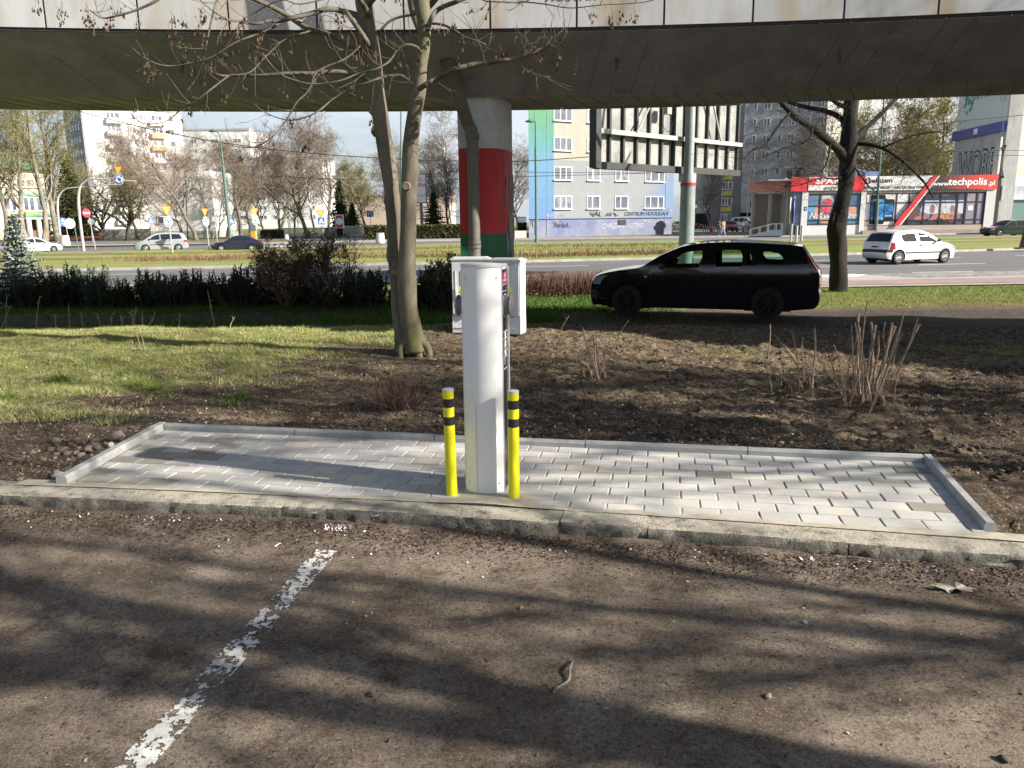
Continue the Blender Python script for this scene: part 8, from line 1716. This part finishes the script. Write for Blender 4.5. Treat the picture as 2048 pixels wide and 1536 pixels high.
dk = M('jeans_dark', (.03, .035, .06), .8); lb = M('jeans_light_blue', (.28, .36, .46), .8); p = at(1437, 474, 81.5); p.z = FZ; person(p, R_(150), 1.66, 'pedestrian in dark trousers and patterned dark jacket on the pavement, left of the pair', M('patterned_dark_jacket', (.04, .04, .07), .8, col2=(.35, .36, .4), scale=5, cmin=.5, cmax=.6), dk, M('dark_hair', (.02, .015, .012), .7))
p = at(1446, 474, 81.8); p.z = FZ; person(p, R_(210), 1.68, 'pedestrian in light blue jeans and rust coloured jacket on the pavement, right of the pair', M('rust_jacket', (.36, .19, .11), .8), lb, M('dark_hair', (.02, .015, .012)), bag=M('bag_brown', (.15, .08, .05), .7))
p = at(1529, 466, 96); p.z = FZ; person(p, R_(95), 1.82, 'man dressed all in black standing beside the pale blue sedan', M('black_coat', (.015, .015, .018), .8), M('black_trousers', (.012, .012, .014), .8), M('dark_hair', (.02, .015, .012)), stride=.05)
# ================================================================ sky, sun, camera
w = bpy.data.worlds.new('World'); SC.world = w; w.use_nodes = True; nt = w.node_tree; L = nt.links; bg = nt.nodes['Background']
sky = nd(nt, 'ShaderNodeTexSky'); sky.sky_type = 'NISHITA'; sky.sun_disc = False; sky.sun_elevation = SUN_EL; sky.sun_rotation = math.atan2(SUN_AZ.x, SUN_AZ.y); sky.air_density = 1.0; sky.dust_density = 1.6; sky.ozone_density = 1.2
tc = nd(nt, 'ShaderNodeTexCoord'); mp = nd(nt, 'ShaderNodeMapping'); mp.inputs['Scale'].default_value = (1, 1, 4.5); L.new(tc.outputs['Generated'], mp.inputs[0])
n = nd(nt, 'ShaderNodeTexNoise', Scale=3.2, Detail=9.0, Roughness=.6); L.new(mp.outputs[0], n.inputs['Vector']); mr = nd(nt, 'ShaderNodeMapRange'); L.new(n.outputs[0], mr.inputs[0]); mr.inputs[1].default_value = .36; mr.inputs[2].default_value = .62; mr.inputs[3].default_value = .3; mr.inputs[4].default_value = .85
sz = nd(nt, 'ShaderNodeSeparateXYZ'); L.new(tc.outputs['Generated'], sz.inputs[0]); me_ = nd(nt, 'ShaderNodeMapRange'); L.new(sz.outputs[2], me_.inputs[0]); me_.inputs[1].default_value = .12; me_.inputs[2].default_value = .5; me_.inputs[3].default_value = 1; me_.inputs[4].default_value = .12; ml = nd(nt, 'ShaderNodeMath', operation='MULTIPLY'); L.new(mr.outputs[0], ml.inputs[0]); L.new(me_.outputs[0], ml.inputs[1])
mx = nd(nt, 'ShaderNodeMix', data_type='RGBA'); L.new(ml.outputs[0], mx.inputs[0]); L.new(sky.outputs[0], mx.inputs[6]); mx.inputs[7].default_value = (7.4, 7.9, 8.8, 1); L.new(mx.outputs[2], bg.inputs[0]); bg.inputs[1].default_value = .05
sun = bpy.data.lights.new('sun', 'SUN'); sun.energy = 5.0; sun.angle = R_(.53); sun.color = (1, .93, .82); so = bpy.data.objects.new('sun', sun); COL.objects.link(so)
sd = Vector((SUN_AZ.x*math.cos(SUN_EL), SUN_AZ.y*math.cos(SUN_EL), math.sin(SUN_EL))); so.rotation_euler = sd.to_track_quat('Z', 'Y').to_euler(); so.location = sd*50
cd = bpy.data.cameras.new('camera'); co = bpy.data.objects.new('camera', cd); COL.objects.link(co); cd.sensor_width = 36; cd.lens = 36*FPX/2048; cd.clip_start = .05; cd.clip_end = 3000
m4 = Matrix.Identity(4)
for i in range(3): m4[i][0] = _R[i]; m4[i][1] = _U[i]; m4[i][2] = -_f[i]
m4[2][3] = CAMH; co.matrix_world = m4; SC.camera = co
SC.view_settings.view_transform = 'Standard'; SC.view_settings.look = 'None'; SC.view_settings.gamma = 1; SC.view_settings.exposure = 1.3
SC.render.engine = 'CYCLES'; SC.cycles.max_bounces = 8; SC.cycles.transparent_max_bounces = 24; SC.cycles.use_denoising = True
for o in list(bpy.data.objects):
    if o.type == 'EMPTY' and not o.children: bpy.data.objects.remove(o)
